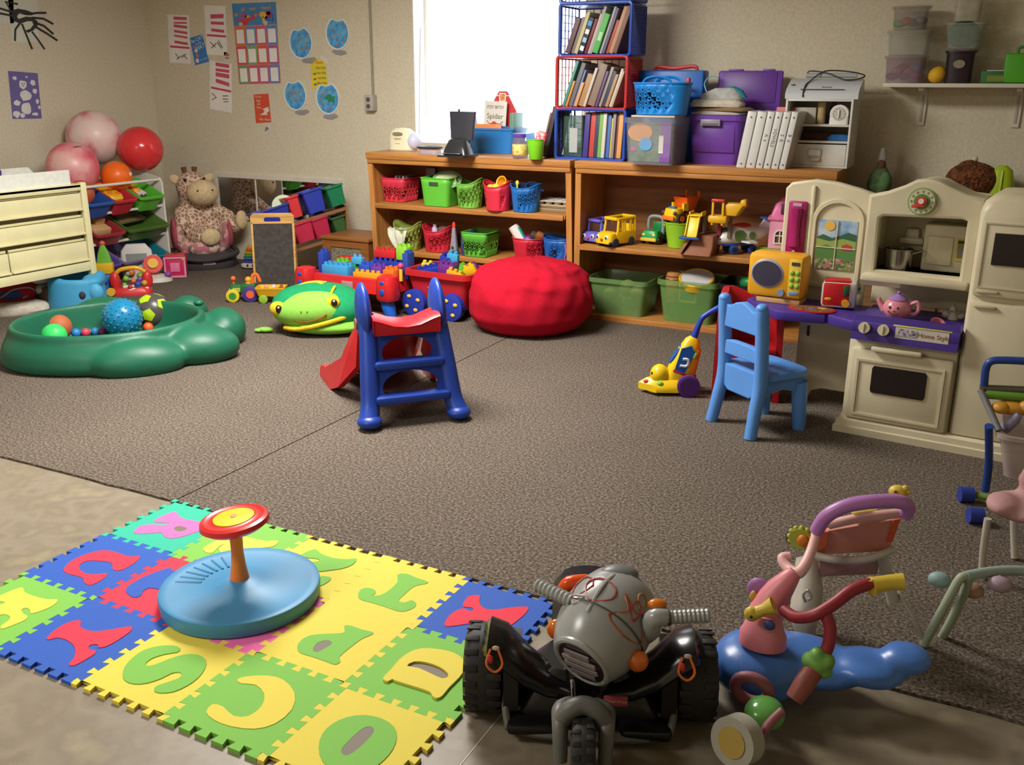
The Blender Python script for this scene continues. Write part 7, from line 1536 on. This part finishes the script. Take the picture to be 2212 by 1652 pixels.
obj('spout', G().tube([(-.07, 0, .05), (-.095, 0, .08), (-.11, 0, .112)], [.022, .016, .012], 10, 4), PT, t); obj('handle', G().tube([(.07, 0, .095), (.105, 0, .11), (.118, 0, .075), (.1, 0, .045), (.07, 0, .045)], .011, 8, 5), PT, t)
for s in (-1, 1): obj('eye', G().sph((-.005+s*.022, -.075, .08), (.006, .004, .007)), mt('#3A2020', .3), t)
obj('smile', G().tube([(-.035, -.074, .06), (-.018, -.078, .048), (.005, -.08, .045), (.022, -.077, .055)], .003, 6, 4), mt('#6A2A34', .5), t); obj('nose', G().sph((-.006, -.08, .065), (.009, .007, .006)), PT, t)
t = K_T('toy_pot', 'steel toy cooking pot with two handles on the hutch shelf', 'pot', .115, .21, .6855, 0)
ST = mt('#9A958C', .18, 'metal'); obj('pot_wall', G().lathe([(.05, 0), (.056, .004), (.06, .09), (.066, .093), (.066, .096), (.058, .093), (.053, .006)], n=28), ST, t)
for s in (-1, 1): obj('handle', G().tube([(s*.058, -.018, .08), (s*.088, -.014, .092), (s*.088, .014, .092), (s*.058, .018, .08)], .004, 6, 4), ST, t)
t = K_T('toy_faucet', 'white toy faucet behind the purple sink', 'faucet', .365, .19, .5055, 0)
WF = mt('#B5ADA2', .35); obj('faucet_base', G().lathe([(.022, 0), (.02, .015), (.012, .03)], n=16), WF, t); obj('spout', G().tube([(0, 0, .02), (0, -.01, .055), (0, -.04, .06), (0, -.055, .045)], .01, 8, 4), WF, t); obj('tap', G().sph((-.03, 0, .018), (.016, .012, .016)).cyl((-.03, 0, .018), (.03, 0, .018), .006).sph((.03, 0, .018), (.016, .012, .016)), WF, t)
tag(obj('toy_cup', G().lathe([(.012, 0), (.03, .045), (.032, .047), (.028, .046), (.01, .004)], n=18), mt('#C8707E', .35), loc=kp(.315, .05, .4785), rot=(.5, .4, 0)), 'pink toy cup lying in the purple sink', 'cup')
# low cabinet against the wall behind the kitchen carries three things
t = T('storage_cabinet', 'plain low brown cabinet against the wall behind the play kitchen', 'cabinet', (-.74, 5.69, 0), 0)
obj('cabinet_body', G().box((.5, .25, .415), (1.0, .5, .83), .004), mt('#7A5A3C', .5, 'wood'), t); obj('cabinet_top', G().box((.5, .24, .842), (1.04, .52, .024), .004), mt('#7A5A3C', .5, 'wood'), t)
for x in (.25, .75): obj('cabinet_door', G().box((x, -.006, .42), (.47, .014, .78), .003), mt('#80603F', .5, 'wood'), t)
p = PY(1900, 412, 6.05)
t = T('toy_bird', 'green cloth bundle with a grey tip standing by the wall above the kitchen', 'toy', (p.x, 6.0, .8545), 0)
obj('cloth_body', G().loft([el(.055, .05, 0, 20), el(.07, .055, .04, 20), el(.056, .05, .1, 20), el(.026, .026, .145, 20)]), mt('#4F6A42', .9, 'speckle', cols=['#3F5A36', '#5F7A4E'], sc=18, bump=.5, bsc=40, bd=.01), t); obj('cloth_fold', G().sph((.03, -.03, .06), (.04, .035, .06)), fab('#557048'), t); obj('brown_neck', G().sph((0, -.01, .15), (.025, .025, .035)), fab('#6A4A3C'), t); obj('grey_tip', G().loft([el(.02, .015, .16, 12), el(.024, .016, .2, 12), el(.012, .01, .25, 12)]), mt('#A5A29C', .5), t)
p = PY(2097, 415, 6.05)
t = T('plush_toy', 'brown furry plush toy by the wall above the kitchen', 'stuffed animal', (p.x, 6.0, .8545), 0)
obj('fur_body', G().sph((0, 0, .09), (.14, .09, .1), 28, 16).sph((-.02, 0, .15), (.07, .06, .05)), mt('#6A3A1E', .95, 'speckle', cols=['#4F2812', '#7E4A26'], sc=30, bump=1., bsc=60, bd=.03), t); obj('white_tuft', G().sph((.0, 0, .205), .015), fab('#C8C0B4'), t)
p = PY(2160, 412, 6.05)
t = T('toy_box', 'lime yellow rounded toy by the wall beside the brown plush', 'toy', (p.x, 6.0, .8545), 0)
obj('lime_shell', G().loft([el(.065, .05, 0, 22, 2.5), el(.068, .05, .07, 22, 2.5), el(.05, .04, .15, 22, 2.5), el(.02, .02, .175, 22)]), mt('#A5BE1E', .4), t); obj('shell_ridge', G().tube([(0, -.05, .01), (0, -.052, .08), (0, -.04, .15)], .006, 6, 4), mt('#BCD03E', .4), t)
# ================================================================== spinning seat on the letter mat
pc = PZ(520, 1272, .03); SPC = Vector((pc.x, pc.y, .0045)); RB = 172*MP(pc)*.985
t = T('sit_and_spin', 'blue disc spinning seat with orange post and red wheel on the letter mat', 'spinning toy', SPC, .4)
BLUE = mt('#3F86B4', .45, bump=.1, bsc=160)
obj('spin_base', G().lathe([(RB*.95, 0), (RB*.985, .002), (RB, .032), (RB*.99, .043), (RB*.96, .046), (RB*.88, .042), (RB*.5, .043), (RB*.28, .052), (.04, .062), (.01, .064)], n=64), BLUE, t)
for i in range(7):
    a = 2.2+i*.16; obj('foot_grip', G().tube([(RB*.5*math.cos(a), RB*.5*math.sin(a), .0435), (RB*.84*math.cos(a), RB*.84*math.sin(a), .041)], .004, 6), BLUE, t)
up = (PY(508, 1118, pc.y).z-.02)
obj('post', G().lathe([(.028, .06), (.0275, .066), (.0205, .11), (.0175, .15), (.019, up-.01), (.03, up)], n=28), mt('#EC8436', .35), t)
RWH = 75*MP(Vector((pc.x, pc.y, up)))
wl = obj('hand_wheel', G().lathe([(RWH*.5, -.016), (RWH*.85, -.012), (RWH, .0), (RWH*.97, .013), (RWH*.86, .017), (RWH*.74, .012), (RWH*.6, .016), (RWH*.58, .012)], n=44), mt('#C8292A', .3), t, loc=(0, 0, up), rot=(.02, -.10, 0))
obj('wheel_cap', G().lathe([(RWH*.585, .008), (RWH*.585, .018), (RWH*.3, .02), (.004, .0205)], n=36), mt('#E6C41E', .35), wl)
obj('cap_mark', G().sph((0, 0, .021), (.008, .012, .002)), mt('#C88A6A', .5), wl)

# ================================================================== ride-on three wheeler
AO = Vector((-.735, 1.865, 0)); AR = math.radians(23)
t = T('ride_on_trike', 'black and silver ride-on three wheeler with orange lights beside the mat', 'ride-on toy', (AO.x, AO.y, -.008), AR)
BK = mt('#151314', .22); SV = mt('#959796', .26, spec=.6); SVD = mt('#6E6F6E', .4); RUB = mt('#232120', .6, bump=.3); GR = mt('#63635F', .45); ORG = mt('#E04E12', .25)
def tyre(c, r, w, nm='rear_wheel', tread=True):
    o = obj(nm, G().loft([[Vector(c)+Vector((s*w/2, r*k*math.cos(q), r*k*math.sin(q))) for q in [2*PI*i/36 for i in range(36)]] for s, k in ((-1, .55), (-1, .8), (-.85, .95), (-.6, 1), (.6, 1), (.85, .95), (1, .8), (1, .55))]), RUB, t)
    g = G()
    for i in range(18):
        q = 2*PI*i/18
        for s in (-1, 1):
            m = Matrix.Translation(Vector(c)) @ Matrix.Rotation(q+(.17 if s > 0 else 0), 4, 'X')
            g.box((s*w*.3, 0, r*1.0), (w*.34, r*.15, .004), .001, m=m)
    obj('tread_lugs', g, RUB, o, kind='stuff')
    obj('hub', G().cyl(Vector(c)+Vector((-w/2-.002, 0, 0)), Vector(c)+Vector((w/2+.002, 0, 0)), r*.5, n=24), GR, o)
    return o
for s in (-1, 1): tyre((s*.25, 0, .105), .105, .095)
# fenders sweep from over each wheel down to the black body
for s in (-1, 1):
    sec = []
    for (x, y, z, w, h) in ((.25, -.045, .21, .05, .02), (.235, -.055, .218, .062, .038), (.195, -.06, .195, .062, .055), (.15, -.055, .145, .055, .05), (.10, -.05, .11, .05, .035), (.04, -.045, .10, .05, .03)):
        sec.append([Vector((s*x, y+(w*1.3)*math.cos(q), z+h*math.sin(q)*(.9 if math.sin(q) > 0 else .6))) for q in [2*PI*i/16 for i in range(16)]])
    f = obj('fender', G().loft(sec), BK, t)
    obj('fender_skirt', G().loft([[Vector((s*x, y, z)) for y, z in ((-.11, .06), (.04, .06), (.04, .19), (-.1, .2))] for x in (.165, .2)]), BK, t)
    obj('flame_decal', G().tube([(s*.215-.012, -.128, .235), (s*.215-.02, -.142, .205), (s*.215, -.146, .188), (s*.215+.016, -.14, .205), (s*.215+.005, -.128, .235)], .003, 6, 4), mt('#D86A2A', .4), f)
    obj('flame_decal', G().sph((s*.215-.012, -.138, .216), (.007, .003, .011)), mt('#C8363A', .4), f); obj('flame_decal', G().sph((s*.215+.0, -.128, .238), (.009, .003, .006)), mt('#C8B8A0', .4), f)
obj('body_pan', G().loft([rr(.36, .2, .04, .02, cy=-.0), rr(.37, .21, .05, .05), rr(.3, .18, .05, .10), rr(.2, .14, .04, .15)]), BK, t)
obj('seat', G().loft([rr(.17, .3, .05, .1, cy=.2), rr(.19, .32, .06, .17, cy=.2), rr(.15, .28, .06, .2, cy=.21)]), BK, t)
obj('lower_frame', G().tube([(-.19, -.12, .03), (-.1, -.14, .025), (.1, -.14, .025), (.19, -.12, .03)], .013, 8, 4), GR, t)
for s in (-1, 1): obj('foot_rest', G().box((s*.13, -.075, .035), (.12, .15, .03), .012), BK, t); 
for s in (-1, 1): obj('frame_tube', G().tube([(s*.185, -.13, .03), (s*.195, -.1, .07), (s*.19, -.05, .12)], .009, 8, 4), GR, t)
obj('steering_column', G().loft([rr(.1, .1, .03, .08, cy=-.06), rr(.12, .1, .03, .16, cy=-.05), rr(.09, .09, .03, .24, cy=-.03)]), BK, t)
obj('chrome_rod', G().cyl((-.035, -.118, .09), (-.04, -.11, .15), .007), mt('#C8C8C8', .15, 'metal'), t)
lb = obj('maker_label', G().box((.06, -.116, .105), (.055, .006, .026), .002), mt('#B04A4E', .45), t); obj('lettering', G().text('Fisher-Price', .0105, .0006, m=Matrix.Translation((.06, -.1193, .105)) @ XZ), mt('#E0B0B0', .5), lb)
# tank: an egg pointing down to the front left, headlight at its tip
ax = Vector((-.47, -.74, -.42)).normalized(); rx_ = Vector((0, 0, 1)).cross(ax).normalized(); uz = ax.cross(rx_)
if uz.z < 0: uz = -uz; rx_ = -rx_
TC = Vector((.035, -.055, .272))
def tp(a, x, z): return TC+ax*a+rx_*x+uz*z
prof = [(-.125, .02), (-.117, .055), (-.09, .085), (-.04, .105), (.02, .108), (.07, .097), (.1, .083), (.115, .074)]
obj('tank', G().loft([[tp(a, r*1.0*math.cos(q), r*1.02*math.sin(q)) for q in [2*PI*i/32 for i in range(32)]] for a, r in prof]), SV, t)
obj('tank_seam', G().tube([tp(.028, .108*math.cos(q), .110*math.sin(q)) for q in [2*PI*i/40 for i in range(40)]], .0022, 5, closed=True), mt('#4A4A4A', .5), t)
obj('tank_ridge', G().tube([tp(.05, 0, .100), tp(0, 0, .108), tp(-.05, 0, .1), tp(-.1, 0, .068)], .008, 8, 4, flat=.6), SV, t)
obj('tank_step', G().sph(tp(-.09, 0, .07), (.045, .03, .02)), SVD, t)
hl = obj('headlight_rim', G().tube([tp(.114, .064*math.cos(q), .074*math.sin(q)) for q in [2*PI*i/32 for i in range(32)]], .008, 8, closed=True), SV, t)
obj('headlight_bezel', G().loft([[tp(a, r*.95*math.cos(q), r*1.12*math.sin(q)) for q in [2*PI*i/28 for i in range(28)]] for a, r in ((.11, .062), (.119, .06))]), mt('#2A2224', .3), hl)
for k in range(4):
    zz = -.036+.024*k; ww = .044*math.sqrt(max(.05, 1-(zz/.052)**2)); obj('headlight_band', G().loft([[tp(a, x*ww, zz+z) for x, z in ((-1, -.007), (1, -.007), (1, .007), (-1, .007))] for a in (.121, .126)]), mt(['#7A7074', '#8A8084', '#968C90', '#847A7E'][k], .25), hl)
obj('orange_trim', G().tube([tp(.09, -.084, -.02), tp(.1, -.075, -.05), tp(.105, -.05, -.075)], .007, 8, 4), ORG, t)
def flame(u, a0, sc, c, pts, nm='flame_print'):   # print on the tank skin around angle u
    P = []
    for (da, dq) in pts:
        a = a0+da*sc; r = 0
        for (a1, r1), (a2, r2) in zip(prof, prof[1:]):
            if a1 <= a <= a2: r = r1+(r2-r1)*(a-a1)/(a2-a1)
        q = u+dq*sc*10; P.append(tp(a, (r+.001)*math.cos(q), (r*1.02+.001)*math.sin(q)))
    obj(nm, G().tube(P, .0022, 5, 3, closed=True), mt(c, .4), t)
sdir = 1 if rx_.x > 0 else -1
u1 = .62 if sdir > 0 else PI-.62
flame(u1, .03, 1, '#B05A3A', [(.02, 0), (.005, .05), (-.03, .02), (-.06, .045), (-.04, .0), (-.07, -.03), (-.02, -.035), (.0, -.05)])
flame(u1, .0, .6, '#A83A3A', [(.02, 0), (-.02, .03), (-.06, .02), (-.03, -.01)]); flame(u1+.02, -.035, .5, '#A08A50', [(.02, 0), (-.03, .03), (-.06, .0), (-.02, -.03)])
flame(PI/2-.1*sdir, -.0, .8, '#A8503E', [(.03, .02), (-.02, .06), (-.05, .03), (-.04, -.02), (0, -.03)]); flame(PI/2+.35*sdir, .0, .8, '#A04A4A', [(.03, .02), (-.02, .05), (-.05, .02), (-.02, -.02)]); flame(PI/2+.32*sdir, .03, .5, '#B8B0A8', [(.02, .02), (-.02, .04), (-.02, -.02)])
for s, nm in ((-1, 'l'), (1, 'r')): obj('turn_signal', G().sph(tp(.055, s*sdir*.108, -.015), (.024, .018, .026)), mt('#D2660E', .12, spec=.8), t); obj('signal_stalk', G().cyl(tp(.04, s*sdir*.09, -.01), tp(.05, s*sdir*.105, -.015), .012), SV, t)
# handlebars
m0 = Matrix.Rotation(-AR, 4, 'Z')
def wp(p): return m0 @ (Vector(p)-Vector((AO.x, AO.y, -.008)))
gr_r = (wp(PZ(1445, 1333, .325)), wp(PZ(1532, 1329, .33))); gr_l = (wp(PZ(1240, 1300, .325)), wp(PZ(1160, 1263, .33)))
for (a, b) in (gr_r, gr_l):
    n_ = 9; gp_ = [a.lerp(b, i/(n_*2)) for i in range(n_*2+1)]
    g = G().tube(gp_, [.0145+.0025*(i % 2) for i in range(n_*2+1)], 14); obj('hand_grip', g, SV, t)
    obj('grip_collar', G().cyl(a.lerp(b, -.06), a.lerp(b, .02), .019, n=18), mt('#3A3A3A', .4), t)
    c = tp(-.02, (1 if a.x > 0 else -1)*.085, -.02); mid_ = a.lerp(b, -.35)
    obj('bar_arm', G().tube([c, c.lerp(mid_, .6)+Vector((0, 0, -.012)), mid_, a], [.026, .025, .022, .018], 12, 5), SV, t)
obj('amber_knob', G().sph(gr_r[0].lerp(gr_r[1], -.28)+Vector((0, .02, .022)), (.022, .016, .012)), mt('#C86A1E', .2), t)
q_ = wp(PY(1238, 1266, 1.93)); obj('orange_horn', G().tube([q_+Vector((-.028, .0, -.012)), q_+Vector((-.01, 0, .008)), q_+Vector((.035, .01, .012))], [.013, .018, .016], 10, 4), ORG, t)
# front fork and wheel
tyre((-.015, -.265, .078), .078, .05, 'front_wheel')
for s in (-1, 1): obj('fork', G().tube([(-.015+s*.03, -.15, .11), (-.015+s*.05, -.2, .135), (-.015+s*.05, -.25, .125), (-.015+s*.048, -.275, .06)], [.022, .02, .018, .015], 12, 4), GR, t)
g = G().loft([[Vector((-.015+x, -.275+.105*math.cos(q)*k, .085+.105*math.sin(q)*k)) for q in [PI*.28+(PI*.56)*i/12 for i in range(13)]]+[Vector((-.015+x, -.275+.095*math.cos(q)*k, .085+.095*math.sin(q)*k)) for q in [PI*.84-(PI*.56)*i/12 for i in range(13)]] for x, k in ((-.05, .94), (-.042, 1), (.042, 1), (.05, .94))])
g.bm.free(); obj('fork_bridge', G().tube([(-.015-.05, -.235, .128), (-.015-.03, -.235, .162), (-.015, -.23, .172), (-.015+.03, -.235, .162), (-.015+.05, -.235, .128)], .021, 12, 4), GR, t)

# ================================================================== toys at the lower right
def W3(t, px, py, Y): return PY(px, py, Y)-t.location
# baby push walker
b = PZ(1740, 1372, 0); YW = b.y
t = T('baby_walker', 'white and pink baby push walker with a purple handle bar', 'baby walker', (b.x+.1, YW+.1, 0), 0)
WP = mt('#B9B2A6', .4); PK = mt('#E2A5A2', .4); PKD = mt('#C86E78', .4); PU = mt('#B47ABC', .35); YE = mt('#CFB648', .4)
def lg(pts, r, m, nm, k=4, n=12): return obj(nm, G().tube([W3(t, *p) for p in pts], r, n, k), m, t)
lg([(1742, 1205, YW+.1), (1745, 1270, YW+.05), (1738, 1330, YW), (1742, 1372, YW)], [.028, .042, .04, .022], WP, 'leg'); lg([(1905, 1195, YW+.1), (1915, 1240, YW+.12), (1930, 1300, YW+.12)], [.016, .016, .016], WP, 'leg')
lg([(1715, 1250, YW+.16), (1705, 1300, YW+.2), (1700, 1330, YW+.25)], [.03, .028, .02], WP, 'leg')
lg([(1740, 1300, YW-.055), (1735, 1285, YW-.06), (1745, 1275, YW-.06), (1752, 1290, YW-.06), (1744, 1296, YW-.06)], .004, mt('#A89F92', .5), 'swirl_emboss', 4, 6)
lg([(1752, 1196, YW+.06), (1800, 1208, YW+.03), (1870, 1208, YW+.05), (1932, 1186, YW+.1)], .011, WP, 'seat_rim', 5)
def panel(nm, c4, th, m):
    P = [W3(t, *p) for p in c4]; n = (P[1]-P[0]).cross(P[3]-P[0]).normalized()*th
    return obj(nm, G().loft([[p for p in P], [p+n for p in P]]), m, t)
panel('back_panel', [(1768, 1150, YW+.04), (1945, 1120, YW+.08), (1920, 1190, YW+.1), (1762, 1198, YW+.06)], .012, mt('#D08A7A', .6)); panel('orange_patch', [(1752, 1152, YW+.03), (1790, 1148, YW+.036), (1784, 1180, YW+.05), (1758, 1196, YW+.055)], .006, mt('#D2603A', .5)); panel('orange_patch', [(1930, 1124, YW+.07), (1946, 1120, YW+.075), (1928, 1170, YW+.09), (1915, 1172, YW+.085)], .006, mt('#D2603A', .5))
panel('lower_panel', [(1770, 1212, YW+.06), (1900, 1208, YW+.1), (1895, 1240, YW+.12), (1772, 1245, YW+.07)], .008, mt('#A8807E', .6))
lg([(1790, 1133, YW+.03), (1860, 1118, YW+.04), (1945, 1108, YW+.06)], .013, mt('#D8A8A0', .45), 'pink_rail')
lg([(1764, 1147, YW-.02), (1785, 1115, YW-.03), (1830, 1092, YW-.02), (1890, 1083, YW), (1945, 1084, YW+.03), (1962, 1096, YW+.05), (1955, 1112, YW+.06)], .0185, PU, 'handle_bar', 5)
lg([(1764, 1150, YW-.02), (1752, 1190, YW-.06), (1738, 1222, YW-.1), (1722, 1238, YW-.12), (1700, 1225, YW-.1), (1690, 1205, YW-.08), (1708, 1200, YW-.07)], [.012, .013, .015, .016, .014, .014, .01], mt('#E4B4B0', .4), 'handle_arm', 4)
lg([(1862, 1082, YW+.06), (1830, 1088, YW+.05)], .012, YE, 'yellow_rail', 0); lg([(1840, 1112, YW+.07), (1895, 1104, YW+.09)], .008, YE, 'yellow_rail', 0)
gc = W3(t, 1728, 1165, YW+.05); g = G().cyl(gc, gc+Vector((.0, .02, 0)), .03, n=18)
for q in range(12): g.sph(gc+Vector((.03*math.cos(q*PI/6), .01, .03*math.sin(q*PI/6))), .008, 8, 6)
ge = obj('toy_gear', g, mt('#A8AC3E', .4), t); obj('gear_heart', G().sph(gc+Vector((.008, -.005, .0)), (.015, .01, .018)), mt('#D87A2A', .4), ge)
obj('toy_bird', G().sph(W3(t, 1940, 1062, YW+.08), (.024, .02, .018)).sph(W3(t, 1956, 1055, YW+.08), .009).sph(W3(t, 1962, 1062, YW+.08), .007).sph(W3(t, 1955, 1070, YW+.08), .007), YE, t); obj('bird_eye', G().sph(W3(t, 1934, 1062, YW+.058), .004), mt('#6A4A20', .4), t)
lg([(1930, 1080, YW+.08), (1938, 1068, YW+.08)], .006, YE, 'bird_stalk', 0)
obj('black_wheel', G().cyl(W3(t, 1712, 1160, YW+.1), W3(t, 1720, 1162, YW+.12), .022, n=20), mt('#221E1C', .5), t)
# ride-on toy with blue body and pink head
YR2 = 2.13
b = PZ(1650, 1495, 0)
t = T('ride_on_toy', 'blue ride-on toy with a pink head, yellow horn and red handlebar', 'ride-on toy', (b.x+.02, YR2, -.008), 0)
PI_ = mt('#DC8490', .4); BB = mt('#4A78C4', .3); RDB = mt('#8E2A34', .45); YH = mt('#CDB440', .4); GJ = mt('#6EA04A', .45)
g = G(); c = W3(t, 1640, 1425, YR2); g.sph(c, (.115, .12, .06)); g.sph(c+Vector((.1, .06, -.005)), (.15, .1, .05)); g.sph(c+Vector((.25, .06, .02)), (.09, .08, .035)); g.sph(c+Vector((.0, .0, -.03)), (.12, .12, .045)); g.sph(c+Vector((.33, .09, .055)), (.06, .06, .03))
obj('blue_body', g.fuse(.011, 6), BB, t)
g = G(); n0 = W3(t, 1648, 1372, YR2-.02); g.loft([[n0+Vector((a*math.cos(q), a*.8*math.sin(q), z)) for q in [2*PI*i/22 for i in range(22)]] for a, z in ((.058, -.022), (.057, .005), (.05, .02), (.042, .045), (.03, .06))])
obj('pink_collar', g, PI_, t)
lg([(1650, 1335, YR2), (1672, 1290, YR2+.02), (1700, 1255, YR2+.03), (1718, 1235, YR2+.04)], [.045, .038, .026, .016], PI_, 'pink_neck', 5, 16)
obj('ear', G().sph(W3(t, 1640, 1272, YR2+.03), (.03, .012, .03)), mt('#A870B0', .4), t); obj('ear_spot', G().sph(W3(t, 1628, 1288, YR2+.015), (.01, .008, .016)), mt('#C8A04A', .4), t)
h1, h2 = W3(t, 1628, 1325, YR2-.07), W3(t, 1672, 1308, YR2-.06)
obj('horn', G().tube([h1, h1.lerp(h2, .5), h2], [.016, .014, .022], 16), YH, t); obj('horn_bell', G().sph(h1+Vector((-.004, -.004, 0)), (.018, .014, .019)), YH, t); obj('horn_hole', G().sph(h1+Vector((-.002, -.018, 0)), .004), mt('#3A2E10', .6), t)
obj('blue_button', G().sph(W3(t, 1662, 1350, YR2-.085), (.014, .007, .013)), mt('#3A4A7E', .4), t)
lg([(1695, 1318, YR2-.02), (1720, 1333, YR2-.06), (1760, 1328, YR2-.08), (1800, 1305, YR2-.06), (1840, 1275, YR2-.03), (1880, 1260, YR2)], .0145, RDB, 'handlebar', 5)
lg([(1782, 1322, YR2-.07), (1793, 1355, YR2-.08), (1790, 1390, YR2-.09), (1778, 1420, YR2-.1)], .0145, RDB, 'handlebar', 5)
lg([(1885, 1265, YR2), (1920, 1258, YR2+.02), (1952, 1256, YR2+.03)], [.02, .018, .02], YH, 'grip', 0, 16); obj('grip_flange', G().tube([W3(t, 1878, 1250, YR2), W3(t, 1888, 1282, YR2)], .012, 10), YH, t)
g = G(); jc = W3(t, 1768, 1432, YR2-.11)
for q in range(5): g.sph(jc+Vector((.022*math.cos(q*2*PI/5+.5), .0, .022*math.sin(q*2*PI/5+.5))), (.018, .022, .018), 12, 8)
g.sph(jc, .028); obj('green_joint', g.fuse(.005, 3), GJ, t)
lg([(1755, 1450, YR2-.12), (1735, 1480, YR2-.15), (1715, 1510, YR2-.17)], [.024, .024, .02], mt('#8A4A40', .5), 'lower_stem', 3, 14)
wc_ = W3(t, 1590, 1600, YR2-.33); obj('front_wheel', G().cyl(wc_+Vector((-.006, -.015, .004)), wc_+Vector((.01, .025, -.006)), .055, n=32), mt('#A5A294', .5), t); obj('wheel_heart', G().cyl(wc_+Vector((-.007, -.0175, .0045)), wc_+Vector((0, 0, 0)), .034, n=24), mt('#B0964A', .5), t)
dc = W3(t, 1652, 1540, YR2-.2); obj('green_dome', G().sph(dc, (.046, .05, .034), 24, 14), mt('#5E9A4A', .2), t); obj('pink_ring', G().tube([dc+Vector((-.045+.04*math.cos(q), .06, .012+.032*math.sin(q))) for q in [2*PI*i/20 for i in range(20)]], .014, 10, closed=True), mt('#9A5A66', .5), t)
lg([(1690, 1535, YR2-.25), (1660, 1565, YR2-.28), (1640, 1600, YR2-.3)], .01, mt('#8A5058', .5), 'pink_strut', 3)
# shopping cart at the right edge
YC2 = 3.32
b = PZ(2150, 1150, 0)
t = T('shopping_cart', 'toy shopping cart with a blue handle and green front bar at the right edge', 'toy cart', (b.x+.1, b.y, 0), 0); YC2 = b.y+.0
HB = mt('#24408E', .35); GY = mt('#77777A', .35)
lg([(2126, 832, YC2), (2130, 795, YC2), (2142, 780, YC2), (2170, 778, YC2), (2215, 780, YC2), (2270, 784, YC2), (2290, 800, YC2), (2290, 840, YC2)], .0125, HB, 'handle', 4)
lg([(2118, 842, YC2-.02), (2140, 890, YC2-.06), (2158, 930, YC2-.1)], .011, GY, 'frame_rod', 3); lg([(2300, 850, YC2-.02), (2320, 900, YC2-.06), (2335, 940, YC2-.1)], .011, GY, 'frame_rod', 3)
lg([(2116, 838, YC2+.0), (2210, 842, YC2), (2300, 848, YC2)], .012, mt('#5E5A4E', .45), 'cross_bar', 0); lg([(2130, 852, YC2-.02), (2215, 858, YC2-.02), (2300, 864, YC2-.02)], .014, mt('#5E8A2E', .4), 'green_bar', 0)
lg([(2136, 920, YC2-.1), (2136, 1000, YC2-.02), (2128, 1060, YC2)], .013, HB, 'frame_leg', 3); lg([(2330, 930, YC2-.1), (2330, 1010, YC2), (2320, 1080, YC2)], .013, HB, 'frame_leg', 3)
P0 = W3(t, 2145, 935, YC2-.12)
bk = obj('cart_basket', tub(G(), .2, .24, .26, .3, .15, .005, .03, .012, m=Matrix.Translation((P0.x+.15, P0.y+.14, P0.z-.15))), clr('#B8A8A4', .55, .4), t)
for px, py in ((2088, 1062), (2108, 1108)):
    c = W3(t, px, py, PZ(px, py+24, 0).y+.01); c.z = .028
    o = obj('wheel', G().cyl(c+Vector((-.022, -.008, 0)), c+Vector((.022, .008, 0)), .029, n=20), mt('#2A3A8E', .5), t)
c1, c2 = W3(t, 2100, 1062, PZ(2100, 1085, 0).y), W3(t, 2180, 1080, PZ(2180, 1100, 0).y); c1.z = c2.z = .03; obj('axle', G().tube([c1, c2], .013, 10), mt('#6A8A3E', .45), t)
yp = PY(2175, 878, YC2-.02)
tag(obj('toy_chicken', G().sph((0, 0, 0), (.055, .04, .024), 20, 12).sph((-.035, -.02, .0), (.03, .03, .02)).sph((.04, -.01, .01), (.03, .03, .025)), mt('#B8842A', .45), loc=yp+Vector((.02, .0, -.0))), 'golden yellow toy chicken lying in the toy cart', 'toy food')
yp = PY(2185, 912, YC2-.05); tag(obj('toy_bottle', G().tube([(0, 0, -.035), (0, 0, .02), (.0, 0, .04)], [.018, .018, .008], 12, 3), mt('#8E88A4', .45), loc=yp, rot=(.3, .5, 0)), 'pale violet toy bottle leaning in the toy cart', 'bottle')
# pink padded doll seat below the cart
b = PZ(2170, 1260, 0); YD = b.y
t = T('doll_chair', 'pale pink padded doll chair on white legs at the right edge', 'doll chair', (b.x+.1, YD, 0), 0)
g = G(); s0 = W3(t, 2165, 1095, YD+.0); g.sph(s0+Vector((.06, .03, .0)), (.11, .11, .03)); g.sph(s0+Vector((.0, -.01, .015)), (.05, .07, .03)); g.sph(s0+Vector((.12, .08, .07)), (.09, .04, .08))
obj('seat_pad', g.fuse(.012, 5), mt('#B58A8A', .7), t)
for px, y_ in ((2120, 0), (2240, .0)): lg([(px+14, 1120, YD), (px+4, 1190, YD), (px, 1262, YD)], .011, WP, 'leg', 3)
for px, y_ in ((2190, .2), (2300, .2)): lg([(px, 1100, YD+y_), (px, 1150, YD+y_), (px+2, 1205, YD+y_-.01)], .011, WP, 'leg', 3)
# pale baby gym in the corner of the carpet
b = PZ(2010, 1400, 0)
t = T('baby_gym', 'pale green and white plastic baby gym arch on the floor at the lower right', 'baby gym', (b.x, b.y, 0), 0); YG = b.y
lg([(1995, 1392, YG), (2040, 1310, YG), (2070, 1255, YG+.02), (2085, 1245, YG+.03), (2090, 1262, YG+.04), (2060, 1330, YG+.06), (2030, 1385, YG+.08)], .012, mt('#9AA58E', .5), 'arch_leg', 4)
lg([(2085, 1245, YG+.03), (2140, 1235, YG+.1), (2200, 1232, YG+.15), (2280, 1240, YG+.2)], .014, mt('#9CAFA6', .5), 'cross_bar', 4); lg([(2275, 1240, YG+.2), (2300, 1300, YG+.2), (2330, 1390, YG+.18)], .012, mt('#9AA58E', .5), 'arch_leg', 4)
for px, py, c in ((2030, 1252, '#8AA5A4'), (2100, 1275, '#B08A72'), (2160, 1262, '#A890A0')): obj('hanging_toy', G().sph(W3(t, px, py, YG+.07), (.03, .022, .022)), mt(c, .5), t); lg([(px, py-20 if px > 2050 else py-8, YG+.08), (px, py, YG+.07)], .004, mt('#9AA58E', .5), 'hanger', 0, 6)
lg([(1935, 1270, YG+.06), (1970, 1330, YG+.0), (2000, 1392, YG)], .006, mt('#A5A296', .5), 'brace', 3)
